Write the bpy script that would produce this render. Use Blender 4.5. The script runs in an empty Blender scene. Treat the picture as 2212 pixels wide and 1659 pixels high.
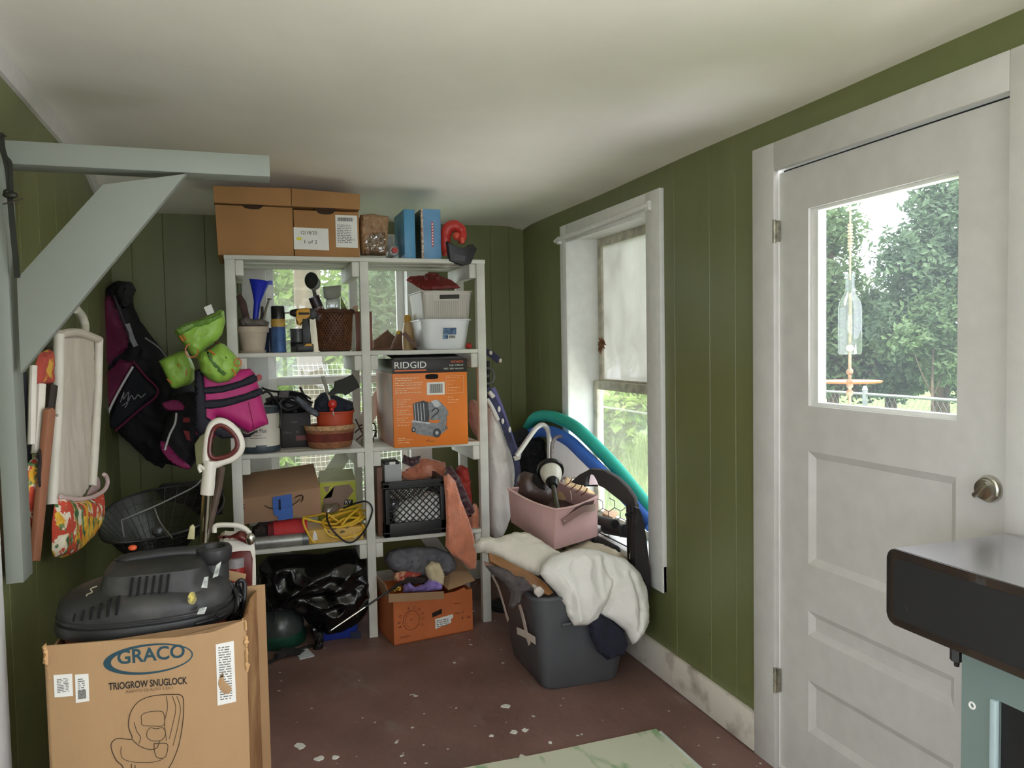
import bpy, bmesh, math, random
from math import sin, cos, pi, radians, sqrt, hypot
from mathutils import Vector, Matrix, noise
from mathutils.geometry import delaunay_2d_cdt
V = Vector
SC = bpy.context.scene
COL = SC.collection
random.seed(7)

# ------------------------------------------------------------------ materials
def lin(c):
    c /= 255.0
    return c / 12.92 if c <= .04045 else ((c + .055) / 1.055) ** 2.4
def rgb(t): return (lin(t[0]), lin(t[1]), lin(t[2]), 1)
MATS = {}
def mat(name, col, rough=.6, metal=0, var=.12, vs=9, bump=0, bs=60, spec=.5, coat=0, col2=None, stretch=None, sheen=0, thr=None, trl=0):
    """one procedural surface: noise between two tones, optional noise bump"""
    if name in MATS: return MATS[name]
    m = bpy.data.materials.new(name); m.use_nodes = True
    n, l = m.node_tree.nodes, m.node_tree.links
    p = n['Principled BSDF']
    tc = n.new('ShaderNodeTexCoord'); mp = n.new('ShaderNodeMapping')
    l.new(tc.outputs['Object'], mp.inputs[0])
    if stretch: mp.inputs['Scale'].default_value = stretch
    nz = n.new('ShaderNodeTexNoise'); nz.inputs['Scale'].default_value = vs; nz.inputs['Detail'].default_value = 5
    l.new(mp.outputs[0], nz.inputs[0])
    cr = n.new('ShaderNodeValToRGB')
    a = rgb(col); b = rgb(col2) if col2 else tuple(x * (1 - var) for x in a[:3]) + (1,)
    lo, hi = thr if thr else (.35, .65)
    cr.color_ramp.elements[0].position = lo; cr.color_ramp.elements[1].position = hi
    cr.color_ramp.elements[0].color = b
    cr.color_ramp.elements[1].color = a if col2 else tuple(min(1, x * (1 + var * .4)) for x in a[:3]) + (1,)
    l.new(nz.outputs[0], cr.inputs[0]); l.new(cr.outputs[0], p.inputs['Base Color'])
    p.inputs['Roughness'].default_value = rough; p.inputs['Metallic'].default_value = metal
    p.inputs['Specular IOR Level'].default_value = spec
    p.inputs['Coat Weight'].default_value = coat
    if sheen: p.inputs['Sheen Weight'].default_value = sheen
    if bump:
        nb = n.new('ShaderNodeTexNoise'); nb.inputs['Scale'].default_value = bs; nb.inputs['Detail'].default_value = 4
        l.new(mp.outputs[0], nb.inputs[0])
        bp = n.new('ShaderNodeBump'); bp.inputs['Strength'].default_value = bump; bp.inputs['Distance'].default_value = .01
        l.new(nb.outputs[0], bp.inputs['Height']); l.new(bp.outputs[0], p.inputs['Normal'])
    if trl:
        t = n.new('ShaderNodeBsdfTranslucent'); l.new(cr.outputs[0], t.inputs[0])
        mx = n.new('ShaderNodeMixShader'); mx.inputs[0].default_value = trl
        l.new(p.outputs[0], mx.inputs[1]); l.new(t.outputs[0], mx.inputs[2]); l.new(mx.outputs[0], n['Material Output'].inputs[0])
    MATS[name] = m; return m
def glassmat(name, tint=(255, 255, 255), gloss=.06, rough=.02, haze=0, hazecol=(200, 200, 190), hs=6, stretch=(1, 1, .35)):
    """thin pane: clear, a little reflection, optional dirt film with noise"""
    m = bpy.data.materials.new(name); m.use_nodes = True
    n, l = m.node_tree.nodes, m.node_tree.links
    n.remove(n['Principled BSDF'])
    t = n.new('ShaderNodeBsdfTransparent'); t.inputs[0].default_value = rgb(tint)
    g = n.new('ShaderNodeBsdfGlossy'); g.inputs['Roughness'].default_value = rough
    mx = n.new('ShaderNodeMixShader'); mx.inputs[0].default_value = gloss
    l.new(t.outputs[0], mx.inputs[1]); l.new(g.outputs[0], mx.inputs[2]); out = mx
    if haze:
        d = n.new('ShaderNodeBsdfDiffuse'); d.inputs[0].default_value = rgb(hazecol)
        tr = n.new('ShaderNodeBsdfTranslucent'); tr.inputs[0].default_value = rgb(hazecol)
        ms = n.new('ShaderNodeMixShader'); ms.inputs[0].default_value = .6
        l.new(d.outputs[0], ms.inputs[1]); l.new(tr.outputs[0], ms.inputs[2])
        tc = n.new('ShaderNodeTexCoord'); mp = n.new('ShaderNodeMapping'); mp.inputs['Scale'].default_value = stretch
        nz = n.new('ShaderNodeTexNoise'); nz.inputs['Scale'].default_value = hs; nz.inputs['Detail'].default_value = 6
        mr = n.new('ShaderNodeMapRange'); mr.inputs[1].default_value = .3; mr.inputs[2].default_value = .7
        mr.inputs[3].default_value = haze * .75; mr.inputs[4].default_value = min(1, haze * 1.15)
        l.new(tc.outputs['Object'], mp.inputs[0]); l.new(mp.outputs[0], nz.inputs[0]); l.new(nz.outputs[0], mr.inputs[0])
        m2 = n.new('ShaderNodeMixShader'); l.new(mr.outputs[0], m2.inputs[0])
        l.new(mx.outputs[0], m2.inputs[1]); l.new(ms.outputs[0], m2.inputs[2]); out = m2
    l.new(out.outputs[0], n['Material Output'].inputs[0])
    MATS[name] = m; return m

# ------------------------------------------------------------------ frames
# a frame is ((ox,oy,oz), yaw, tilt): u runs level, v runs up (tilt leans it back), n faces the room
def axes(f):
    (o, yaw, tilt) = f; a, t = radians(yaw), radians(tilt)
    u = V((cos(a), sin(a), 0)); v = V((-sin(a) * sin(t), cos(a) * sin(t), cos(t)))
    return V(o), u, v, u.cross(v)
def fpt(f, u, v, n=0):
    o, U, Vv, N = axes(f); return o + U * u + Vv * v + N * n

def catmull(P, closed=False, k=6):
    P = [V(p) for p in P]; n = len(P); out = []
    rng = range(n if closed else n - 1)
    for i in rng:
        if closed: a, b, c, d = P[i - 1], P[i], P[(i + 1) % n], P[(i + 2) % n]
        else: a, b, c, d = P[max(i - 1, 0)], P[i], P[i + 1], P[min(i + 2, n - 1)]
        for j in range(k):
            t = j / k
            out.append(.5 * ((2 * b) + (c - a) * t + (2 * a - 5 * b + 4 * c - d) * t * t + (3 * b - a - 3 * c + d) * t ** 3))
    if not closed: out.append(P[-1])
    return out

# ------------------------------------------------------------------ mesh builder
class B:
    def __init__(s): s.v = []; s.f = []; s.m = []; s.mi = 0
    def add(s, vs, fs):
        o = len(s.v); s.v += [V(x) for x in vs]
        for f in fs: s.f.append([i + o for i in f]); s.m.append(s.mi)
        return s
    def bm(s, bm):
        bm.verts.index_update(); s.add([v.co for v in bm.verts], [[v.index for v in f.verts] for f in bm.faces]); bm.free(); return s
    def hexa(s, p, bev=0, seg=2):
        """8 corners: front bl,br,tr,tl then back bl,br,tr,tl"""
        fs = [(0, 1, 2, 3), (5, 4, 7, 6), (4, 0, 3, 7), (1, 5, 6, 2), (3, 2, 6, 7), (4, 5, 1, 0)]
        if not bev: return s.add(p, fs)
        bm = bmesh.new(); vs = [bm.verts.new(V(x)) for x in p]
        for f in fs: bm.faces.new([vs[i] for i in f])
        bmesh.ops.bevel(bm, geom=bm.edges[:], offset=bev, segments=seg, affect='EDGES', profile=.5)
        return s.bm(bm)
    def box(s, x0, x1, y0, y1, z0, z1, bev=0, seg=2):
        return s.hexa([(x0, y0, z0), (x1, y0, z0), (x1, y0, z1), (x0, y0, z1), (x0, y1, z0), (x1, y1, z0), (x1, y1, z1), (x0, y1, z1)], bev, seg)
    def fbox(s, f, u0, u1, v0, v1, n0, n1, bev=0, seg=2):
        """box in a frame; n0 is the front (larger n)"""
        q = [(u0, v0), (u1, v0), (u1, v1), (u0, v1)]
        return s.hexa([fpt(f, a, b, n0) for a, b in q] + [fpt(f, a, b, n1) for a, b in q], bev, seg)
    def tube(s, P, r, seg=10, smooth=True, closed=False, k=6, cap=True, sq=1):
        P = catmull(P, closed, k) if smooth and len(P) > 2 else [V(p) for p in P]
        n = len(P); R = r if isinstance(r, (list, tuple)) else None
        o = len(s.v); vs = []; fs = []; up = None
        for i, p in enumerate(P):
            a = P[i - 1] if (i or closed) else P[0]; b = P[(i + 1) % n] if (i < n - 1 or closed) else P[-1]
            t = (b - a); t = t.normalized() if t.length > 1e-9 else V((0, 0, 1))
            if up is None: up = V((0, 0, 1)) if abs(t.z) < .9 else V((1, 0, 0))
            x = t.cross(up); x = x.normalized() if x.length > 1e-6 else t.orthogonal().normalized()
            y = x.cross(t).normalized(); up = y
            rr = r if R is None else R[0] + (R[-1] - R[0]) * i / max(n - 1, 1) if len(R) == 2 else R[min(int(i / max(n - 1, 1) * (len(R) - 1) + .5), len(R) - 1)]
            for j in range(seg):
                w = 2 * pi * j / seg; vs.append(p + x * cos(w) * rr + y * sin(w) * rr * sq)
        m = n if closed else n - 1
        for i in range(m):
            for j in range(seg):
                a = i * seg + j; b = i * seg + (j + 1) % seg; c = ((i + 1) % n) * seg
                fs.append((a, b, c + (j + 1) % seg, c + j))
        if cap and not closed:
            fs.append(list(range(seg))[::-1]); fs.append([(n - 1) * seg + j for j in range(seg)])
        return s.add(vs, fs)
    def lathe(s, prof, c=(0, 0, 0), axis=(0, 0, 1), seg=28, sx=1, sy=1, cap=True, ang=0):
        """prof: (radius, height) list about axis from c"""
        q = V((0, 0, 1)).rotation_difference(V(axis).normalized()).to_matrix(); c = V(c); vs = []; fs = []
        for r, h in prof:
            for j in range(seg):
                w = 2 * pi * j / seg + ang; vs.append(c + q @ V((r * cos(w) * sx, r * sin(w) * sy, h)))
        for i in range(len(prof) - 1):
            for j in range(seg):
                fs.append((i * seg + j, i * seg + (j + 1) % seg, (i + 1) * seg + (j + 1) % seg, (i + 1) * seg + j))
        if cap:
            fs.append(list(range(seg))[::-1]); fs.append([(len(prof) - 1) * seg + j for j in range(seg)])
        return s.add(vs, fs)
    def ball(s, c, r, seg=16, nz=0, seed=0, fr=4):
        """ellipsoid, r a number or (rx,ry,rz); nz crumples it"""
        if not isinstance(r, (tuple, list)): r = (r, r, r)
        bm = bmesh.new(); bmesh.ops.create_uvsphere(bm, u_segments=seg * 2, v_segments=seg, radius=1)
        for v in bm.verts:
            d = 1 + nz * noise.noise(v.co * fr + V((seed, seed * 2, 0))) if nz else 1
            v.co = V((v.co.x * r[0] * d, v.co.y * r[1] * d, v.co.z * r[2] * d)) + V(c)
        return s.bm(bm)
    def prism(s, fo, depth, n0=0, bev=0, sm=0):
        """outline in a frame, front at n0, going back by depth"""
        f, P = fo
        if sm: P = [(p.x, p.y) for p in catmull([(a, b, 0) for a, b in P], True, sm)]
        A = sum(P[i - 1][0] * P[i][1] - P[i][0] * P[i - 1][1] for i in range(len(P)))
        if A < 0: P = P[::-1]
        bm = bmesh.new()
        a = [bm.verts.new(fpt(f, u, v, n0)) for u, v in P]; b = [bm.verts.new(fpt(f, u, v, n0 - depth)) for u, v in P]
        F = bm.faces.new(a); G = bm.faces.new(b[::-1]); n = len(P)
        for i in range(n): bm.faces.new((a[i], b[i], b[(i + 1) % n], a[(i + 1) % n]))
        if bev:
            bmesh.ops.bevel(bm, geom=list({e for x in (F, G) for e in x.edges}), offset=bev, segments=2, affect='EDGES', profile=.5)
        bmesh.ops.triangulate(bm, faces=[x for x in bm.faces if len(x.verts) > 4])
        bmesh.ops.recalc_face_normals(bm, faces=bm.faces[:])
        return s.bm(bm)
    def puff(s, fo, front=.03, back=.02, w=None, sp=.012, nz=0, fr=(18, 18), seed=0, sm=4, ridge=1, fun=None, n0=0, edge=0, k3=.22):
        """soft body: outline filled and swollen to both sides, folds from noise"""
        f, P = fo
        if sm: P = [(p.x, p.y) for p in catmull([(a, b, 0) for a, b in P], True, sm)]
        Q = []
        for i, (x, y) in enumerate(P):
            x2, y2 = P[(i + 1) % len(P)]; k = max(1, int(hypot(x2 - x, y2 - y) / sp))
            Q += [(x + (x2 - x) * j / k, y + (y2 - y) * j / k) for j in range(k)]
        n = len(Q)
        def inside(x, y):
            c = False
            for i in range(n):
                x1, y1 = Q[i]; x2, y2 = Q[i - 1]
                if (y1 > y) != (y2 > y) and x < (x2 - x1) * (y - y1) / (y2 - y1) + x1: c = not c
            return c
        def dist(x, y): return sqrt(min((x - a) ** 2 + (y - b) ** 2 for a, b in Q))
        xs = [q[0] for q in Q]; ys = [q[1] for q in Q]; pts = []; D = []
        y = min(ys); r = 0
        while y < max(ys):
            x = min(xs) + (sp / 2 if r % 2 else 0)
            while x < max(xs):
                if inside(x, y):
                    d = dist(x, y)
                    if d > sp * .55: pts.append((x, y)); D.append(d)
                x += sp
            y += sp * .87; r += 1
        allp = [V(q) for q in Q] + [V(q) for q in pts]
        ov, oe, of, iv, ie, iff = delaunay_2d_cdt(allp, [(i, (i + 1) % n) for i in range(n)], [], 1, 1e-6)
        W = w or max(D or [sp]); vs = []; nv = len(ov); dd = []
        for i, p in enumerate(ov):
            k = iv[i][0] if iv[i] else -1
            dd.append(D[k - n] if k >= n else 0)
        bmap = {}
        for i, p in enumerate(ov):
            h = min(dd[i] / W, 1); pr = sqrt(max(0, 1 - (1 - h) ** 2))
            q = noise.noise(V((p.x * fr[0], p.y * fr[1], seed)))
            q2 = noise.noise(V((p.x * fr[0] * 2.1 + 5, p.y * fr[1] * 2.1, seed + 3)))
            q3 = noise.noise(V((p.x * fr[0] * 4.3 + 9, p.y * fr[1] * 4.3, seed + 7)))
            e = (1 - 2 * abs(q)) * ridge + q * (1 - ridge) + .5 * (.5 - abs(q2) * 2 if ridge > .5 else q2) + k3 * (.5 - abs(q3) * 2) * ridge
            g = fun(p.x, p.y) if fun else 0
            vs.append(fpt(f, p.x, p.y, n0 + g + front * pr + nz * e * (max(min(h * 3, 1), edge))))
        for i, p in enumerate(ov):
            if dd[i] == 0: bmap[i] = i; continue
            h = min(dd[i] / W, 1); pr = sqrt(max(0, 1 - (1 - h) ** 2)); g = fun(p.x, p.y) if fun else 0
            bmap[i] = len(vs); vs.append(fpt(f, p.x, p.y, n0 + g - back * pr))
        fs = [list(t) for t in of] + [[bmap[i] for i in t][::-1] for t in of]
        return s.add(vs, fs)
    def strip(s, P, w, t, side=(0, 0, 1), k=6):
        """flat band through P, width w along side, thickness t"""
        P = catmull(P, False, k) if len(P) > 2 else [V(p) for p in P]
        vs = []; fs = []; n = len(P); sd0 = V(side)
        for i, p in enumerate(P):
            tn = (P[min(i + 1, n - 1)] - P[max(i - 1, 0)]).normalized()
            sd = (sd0 - tn * sd0.dot(tn)).normalized(); nm = tn.cross(sd)
            for a, b in ((-1, -1), (1, -1), (1, 1), (-1, 1)): vs.append(p + sd * a * w / 2 + nm * b * t / 2)
        for i in range(n - 1):
            for j in range(4):
                a = i * 4 + j; b = i * 4 + (j + 1) % 4; fs.append((a, b, b + 4, a + 4))
        fs += [(3, 2, 1, 0), ((n - 1) * 4, (n - 1) * 4 + 1, (n - 1) * 4 + 2, (n - 1) * 4 + 3)]
        return s.add(vs, fs)
    def text(s, string, f, u, v, width, height=None, n=.0012, align='LEFT', slant=0, ext=.0004, bold=0):
        """lettering lying on a frame, fitted to width (and height)"""
        c = bpy.data.curves.new('lettering_curve', 'FONT'); c.body = string; c.extrude = 0; c.align_x = 'LEFT'; c.resolution_u = 3; c.offset = bold
        o = bpy.data.objects.new('lettering_curve', c); COL.objects.link(o); bpy.context.view_layer.update()
        me = o.evaluated_get(bpy.context.evaluated_depsgraph_get()).to_mesh()
        co = [x.co.copy() for x in me.vertices]; fc = [list(p.vertices) for p in me.polygons]
        bpy.data.objects.remove(o); bpy.data.curves.remove(c)
        if not co: return s
        x0 = min(p.x for p in co); x1 = max(p.x for p in co); y0 = min(p.y for p in co); y1 = max(p.y for p in co)
        sx = width / (x1 - x0); sy = height / (y1 - y0) if height else sx
        return s.add([fpt(f, u + (p.x - x0) * sx, v + (p.y - y0) * sy + slant * (p.x - x0) * sx, n) for p in co], fc)
    def scribble(s, f, pts, r, n=.001, k=5):
        return s.tube([fpt(f, a, b, n) for a, b in pts], r, 5, True, False, k)

def make(name, b, m, parent=None, ang=35, smooth=True):
    me = bpy.data.meshes.new(name); me.from_pydata([tuple(x) for x in b.v], [], b.f)
    ms = m if isinstance(m, (list, tuple)) else [m]
    for x in ms: me.materials.append(x)
    if len(ms) > 1: me.polygons.foreach_set('material_index', b.m)
    if smooth:
        me.polygons.foreach_set('use_smooth', [True] * len(me.polygons)); me.set_sharp_from_angle(angle=radians(ang))
    me.update()
    o = bpy.data.objects.new(name, me); COL.objects.link(o)
    if parent: o.parent = parent
    return o
def meta(o, label, cat, group=None, kind=None):
    if label: o['label'] = label
    if cat: o['category'] = cat
    if group: o['group'] = group
    if kind: o['kind'] = kind
    return o
def thing(name, label, cat, group=None, kind=None):
    o = bpy.data.objects.new(name, None); o.empty_display_size = .05; COL.objects.link(o)
    return meta(o, label, cat, group, kind)
def solo(name, label, cat, b, m, group=None, kind=None, ang=35):
    return meta(make(name, b, m, None, ang), label, cat, group, kind)
def kids(o): return [c for c in SC.objects if c.parent == o]
def settle():
    """move every thing's origin to the middle of its base"""
    for r in [o for o in SC.objects if o.parent is None and o.type in ('EMPTY', 'MESH') and 'category' in o]:
        fam = [r]; i = 0
        while i < len(fam): fam += list(fam[i].children); i += 1
        ms = [o for o in fam if o.type == 'MESH']
        co = [v.co for o in ms for v in o.data.vertices]
        if not co: continue
        c = V(((min(v.x for v in co) + max(v.x for v in co)) / 2, (min(v.y for v in co) + max(v.y for v in co)) / 2, min(v.z for v in co)))
        for o in ms: o.data.transform(Matrix.Translation(-c))
        r.location = c


# ------------------------------------------------------------------ camera
cam = bpy.data.cameras.new('camera'); co = bpy.data.objects.new('camera', cam); COL.objects.link(co); SC.camera = co
yaw, pit, rol = radians(18.901), radians(-2.797), radians(-1.0457)
fw = V((sin(yaw) * cos(pit), cos(yaw) * cos(pit), sin(pit))); rt = V((cos(yaw), -sin(yaw), 0)); up = rt.cross(fw)
rt, up = rt * cos(rol) + up * sin(rol), up * cos(rol) - rt * sin(rol)
co.matrix_world = Matrix(((rt.x, up.x, -fw.x, 0), (rt.y, up.y, -fw.y, 0), (rt.z, up.z, -fw.z, 1.45), (0, 0, 0, 1)))
cam.sensor_width = 36; cam.lens = 1686.288 / 2212 * 36; cam.clip_start = .05; cam.clip_end = 200

# ------------------------------------------------------------------ materials
WHITE = mat('white_paint', (205, 202, 198), .5, var=.05, vs=14, bump=.06, bs=40)
WHITE2 = mat('white_trim', (230, 230, 226), .42, var=.05, vs=20, bump=.05, bs=50)
CEIL = mat('ceiling_paint', (238, 235, 224), .8, var=.04, vs=3, bump=.08, bs=30)
GREEN = mat('green_panel_paint', (112, 117, 74), .38, var=.06, vs=5, bump=.05, bs=25, stretch=(1, 1, .25))
DARK = mat('dark_gap', (18, 17, 16), .9)
CHROME = mat('worn_chrome', (200, 196, 186), .25, 1, var=.15, vs=30)
BRASS = mat('hinge_steel', (170, 165, 150), .4, .8, var=.4, vs=60)
BARK = mat('bark', (92, 78, 62), .9, var=.5, vs=14, bump=.6, bs=24, stretch=(1, 1, .2))
BLACK = mat('black_plastic', (30, 30, 31), .45, var=.2, vs=12)
GLASS = glassmat('clear_glass', gloss=.05)
DOORGLASS = glassmat('door_glass', gloss=.05, haze=.055, hazecol=(205, 212, 220), hs=3)
DIRTY = glassmat('dirty_pane', gloss=.03, haze=.9, hazecol=(190, 188, 182), hs=4, stretch=(1, 1, .8))
FILM = glassmat('dusty_glass', gloss=.05, haze=.12, hazecol=(225, 225, 205), hs=9)

# floor: worn red-brown paint, scuffs, white paint spatter and grey dust
FLOOR = bpy.data.materials.new('worn_floor_paint'); FLOOR.use_nodes = True
n, l = FLOOR.node_tree.nodes, FLOOR.node_tree.links; p = n['Principled BSDF']
tc = n.new('ShaderNodeTexCoord')
def nzr(scale, lo, hi, c0, c1, det=6, st=None, voro=False):
    mp = n.new('ShaderNodeMapping'); l.new(tc.outputs['Object'], mp.inputs[0])
    if st: mp.inputs['Scale'].default_value = st
    t = n.new('ShaderNodeTexVoronoi' if voro else 'ShaderNodeTexNoise'); t.inputs['Scale'].default_value = scale
    if not voro: t.inputs['Detail'].default_value = det
    l.new(mp.outputs[0], t.inputs[0]); r = n.new('ShaderNodeValToRGB')
    r.color_ramp.elements[0].position = lo; r.color_ramp.elements[1].position = hi
    r.color_ramp.elements[0].color = c0; r.color_ramp.elements[1].color = c1
    l.new(t.outputs[0], r.inputs[0]); return r
def mixc(a, b, f):
    x = n.new('ShaderNodeMix'); x.data_type = 'RGBA'
    l.new(f.outputs[0], x.inputs['Factor']); l.new(a.outputs[2 if a.bl_idname == 'ShaderNodeMix' else 0], x.inputs['A']); l.new(b.outputs[0], x.inputs['B']); return x
k0, k1 = (0, 0, 0, 1), (1, 1, 1, 1)
base = nzr(2.2, .35, .7, rgb((116, 88, 80)), rgb((142, 110, 102)))
worn = nzr(5, 0, 1, rgb((98, 76, 66)), rgb((112, 96, 90)))
dust = nzr(40, 0, 1, rgb((150, 142, 138)), rgb((165, 155, 150)))
spat = nzr(30, 0, 1, rgb((215, 212, 205)), rgb((225, 222, 215)))
m1 = mixc(base, worn, nzr(1.3, .5, .68, k0, k1))
m2 = mixc(m1, dust, nzr(7, .6, .78, k0, (.45, .45, .45, 1), st=(1, .5, 1)))
m3 = mixc(m2, dust, nzr(4, .66, .74, k0, (.3, .3, .3, 1), st=(5, 1.6, 1), det=5))
m4 = mixc(m3, spat, nzr(11, .035, .07, k1, k0, voro=True))
m5 = mixc(m4, spat, nzr(15, .72, .74, k0, k1, det=2))
l.new(m5.outputs[2], p.inputs['Base Color']); p.inputs['Roughness'].default_value = .5; p.inputs['Specular IOR Level'].default_value = .35
bpn = n.new('ShaderNodeBump'); bpn.inputs['Strength'].default_value = .15; bpn.inputs['Distance'].default_value = .01
l.new(nzr(26, .3, .7, k0, k1).outputs[0], bpn.inputs['Height']); l.new(bpn.outputs[0], p.inputs['Normal'])

# ------------------------------------------------------------------ room shell
XL, XR, YB, YF = -.65, 1.677, 4.63, -1.6
def ceilz(x, y):
    t = min(max((y - 3.85) / (YB - 3.85), 0), 1); t = t * t * (3 - 2 * t)
    zl = 2.33 + (2.19 - 2.33) * t; s = (x - XL) / (XR - XL)
    z = zl * (1 - s) + 2.183 * s
    e = min(1, max(0, (XR - x) / .12)); z += .022 * e * e * (3 - 2 * e)
    e = min(1, max(0, (YB - y) / .12)); z += .012 * e - .012
    return z + .005 * noise.noise(V((x * 1.3, y * 1.3, 2)))
def struct(name, label, cat, b, m, ang=30): return solo(name, label, cat, b, m, None, 'structure', ang)
b = B(); nx, ny = 48, 90
b.add([(XL + (XR - XL) * i / nx, YF + (YB - YF) * j / ny, ceilz(XL + (XR - XL) * i / nx, YF + (YB - YF) * j / ny)) for j in range(ny + 1) for i in range(nx + 1)],
      [(j * (nx + 1) + i, (j + 1) * (nx + 1) + i, (j + 1) * (nx + 1) + i + 1, j * (nx + 1) + i + 1) for j in range(ny) for i in range(nx)])
struct('ceiling', 'low sagging off-white plaster ceiling', 'ceiling', b, CEIL, 60)
b = B(); b.box(XL - .1, XR + .1, YF - .1, YB + .1, -.06, 0)
struct('floor', 'worn red-brown painted floor with white paint spatters', 'floor', b, FLOOR)
def panels(f, u0, u1, v0, v1, grooves, holes=(), g=.0022, dp=.003):
    b = B(); us = {u0: 0, u1: 0}; vs = {v0, v1}
    for a, c, d, e in holes: us[a] = us[c] = 0; vs |= {d, e}
    for x in grooves:
        if u0 + .01 < x < u1 - .01: us[x - g] = 0; us[x] = dp; us[x + g] = 0
    U = sorted(us); W = sorted(vs)
    for i in range(len(U) - 1):
        for j in range(len(W) - 1):
            cu, cv = (U[i] + U[i + 1]) / 2, (W[j] + W[j + 1]) / 2
            if any(a < cu < c and d < cv < e for a, c, d, e in holes): continue
            b.add([fpt(f, U[i], W[j], -us[U[i]]), fpt(f, U[i + 1], W[j], -us[U[i + 1]]), fpt(f, U[i + 1], W[j + 1], -us[U[i + 1]]), fpt(f, U[i], W[j + 1], -us[U[i]])], [(0, 1, 2, 3)])
    return b
FR_R = ((XR, 0, 0), -90, 0); FR_L = ((XL, 0, 0), 90, 0); FR_B = ((0, YB, 0), 0, 0); FR_F = ((0, YF, 0), 180, 0)
W1 = (-3.93, -3.03, .48, 2.03)      # window_1 opening in right wall (u = -Y)
D1 = (-2.18, -1.32, 0, 2.02)        # door_1 opening
W4 = (-.6, 1.3, .12, 1.9)           # added_window_4, unseen, added to let fill light in
W5 = (-.9, .9, .25, 1.9)            # added_window_5 in the left wall, unseen, added for fill light
W2 = (.13, .93, .56, 2.02)          # window_2 opening in back wall
W3 = (-1.35, .3, .7, 2.05)          # added_window_3 behind the camera, unseen, added for fill light
gr = [-2.403, -2.567, -2.821, -4.2, -4.36, -4.54, -1.1, -.8, -.5, 1.2, -3.3, -3.6]
struct('wall_right', 'green grooved panel wall with the tall window and white door', 'wall', panels(FR_R, -YB, -YF, 0, 2.42, gr, (W1, D1, W4)), GREEN)
struct('wall_left', 'green grooved panel wall behind the hanging canvas and life jackets', 'wall', panels(FR_L, YF, YB, 0, 2.42, [2.53, 2.83, 3.08, 3.35, 3.62, 3.9, 4.2, 4.4, 1.2, 1.5, 1.8], (W5,)), GREEN)
struct('wall_back', 'dark green grooved panel wall behind the shelving', 'wall', panels(FR_B, XL, XR, 0, 2.42, [-.394, -.183, -.02, 1.2, 1.459, 1.58, -.55], (W2,)), GREEN)
struct('wall_front', 'green panel wall behind the photographer', 'wall', panels(FR_F, -XR, -XL, 0, 2.42, [-1.5, .5], (W3,)), GREEN)

# ceiling edge strip on the left, baseboard on the right
b = B(); P = []
for i in range(40):
    y = YF + (YB - YF) * i / 39; z = ceilz(XL, y); P.append((y, z))
vs = []
for y, z in P: vs += [(XL, y, z - .085), (XL + .012, y, z - .082), (XL + .02, y, z - .04), (XL + .012, y, z - .002), (XL, y, z)]
b.add(vs, [(i * 5 + j, i * 5 + j + 1, (i + 1) * 5 + j + 1, (i + 1) * 5 + j) for i in range(39) for j in range(4)])
struct('trim_1', 'white wooden strip along the top of the left wall', 'trim', b, WHITE)
b = B(); b.box(1.655, XR, 2.277, YB, .004, .14, .003)
struct('baseboard_right', 'scuffed white baseboard under the green wall', 'baseboard', b, mat('scuffed_white', (215, 208, 196), .5, var=.4, vs=7, col2=(150, 138, 126), thr=(.3, .5)))
b = B(); b.box(XL, 1.65, YB - .015, YB, .004, .12, .003)
struct('baseboard_back', 'white baseboard along the back wall', 'baseboard', b, WHITE2)

# ------------------------------------------------------------------ door_1
D = thing('door_1', 'white panelled door with a glass pane in the right wall', 'door', None, 'structure')
f = ((1.682, 0, 0), -90, 0)
b = B()
uL, uA, uB, uR = -2.166, -2.025, -1.482, -1.338
VB = [0.012, .19, .36, .506, .587, .738, 1.10, 1.243, 1.862, 1.998]
b.fbox(f, uL, uA, VB[0], VB[9], 0, -.04); b.fbox(f, uB, uR, VB[0], VB[9], 0, -.04)
for i in range(0, 10, 2): b.fbox(f, uA, uB, VB[i], VB[i + 1], 0, -.04)
for i in (1, 3, 5):
    v0, v1 = VB[i], VB[i + 1]; q = min(.022, (v1 - v0) * .25)
    o = [(uA, v0), (uB, v0), (uB, v1), (uA, v1)]; w = [(uA + q, v0 + q), (uB - q, v0 + q), (uB - q, v1 - q), (uA + q, v1 - q)]
    b.add([fpt(f, x, y, 0) for x, y in o] + [fpt(f, x, y, -.013) for x, y in w], [(0, 1, 5, 4), (1, 2, 6, 5), (2, 3, 7, 6), (3, 0, 4, 7), (4, 5, 6, 7)])
make('panel', b, WHITE, D, 15)
b = B()
for a, c, d, e in ((uA + .03, uB - .006, VB[7], VB[7] + .012), (uA + .03, uB - .006, VB[8] - .01, VB[8]), (uA, uA + .03, VB[7], VB[8]), (uB - .006, uB, VB[7], VB[8])): b.fbox(f, a, c, d, e, -.012, -.042)
make('glazing_bead', b, WHITE2, D)
b = B(); b.fbox(f, uA + .004, uB - .004, VB[7], VB[8], -.026, -.029); make('pane', b, DOORGLASS, D)
b = B(); g = ((XR, 0, 0), -90, 0)
b.fbox(g, -2.276, -2.162, 0, 2.098, .02, 0, .003); b.fbox(g, -1.33, -1.2, 0, 2.098, .02, 0, .003); b.fbox(g, -2.162, -1.33, 2.006, 2.098, .02, 0, .003)
make('casing', b, WHITE, D)
b = B()
b.fbox(g, -2.182, -2.163, 0, 2.02, .012, -.1); b.fbox(g, -1.337, -1.318, 0, 2.02, .004, -.1); b.fbox(g, -2.18, -1.32, 2.004, 2.03, -.03, -.1); b.fbox(g, -2.18, -1.32, -.01, .012, .0, -.1)
make('jamb', b, WHITE2, D)
b = B(); b.fbox(g, -2.17, -1.33, 1.985, 2.008, -.022, -.04); make('gap', b, DARK, D)
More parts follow.
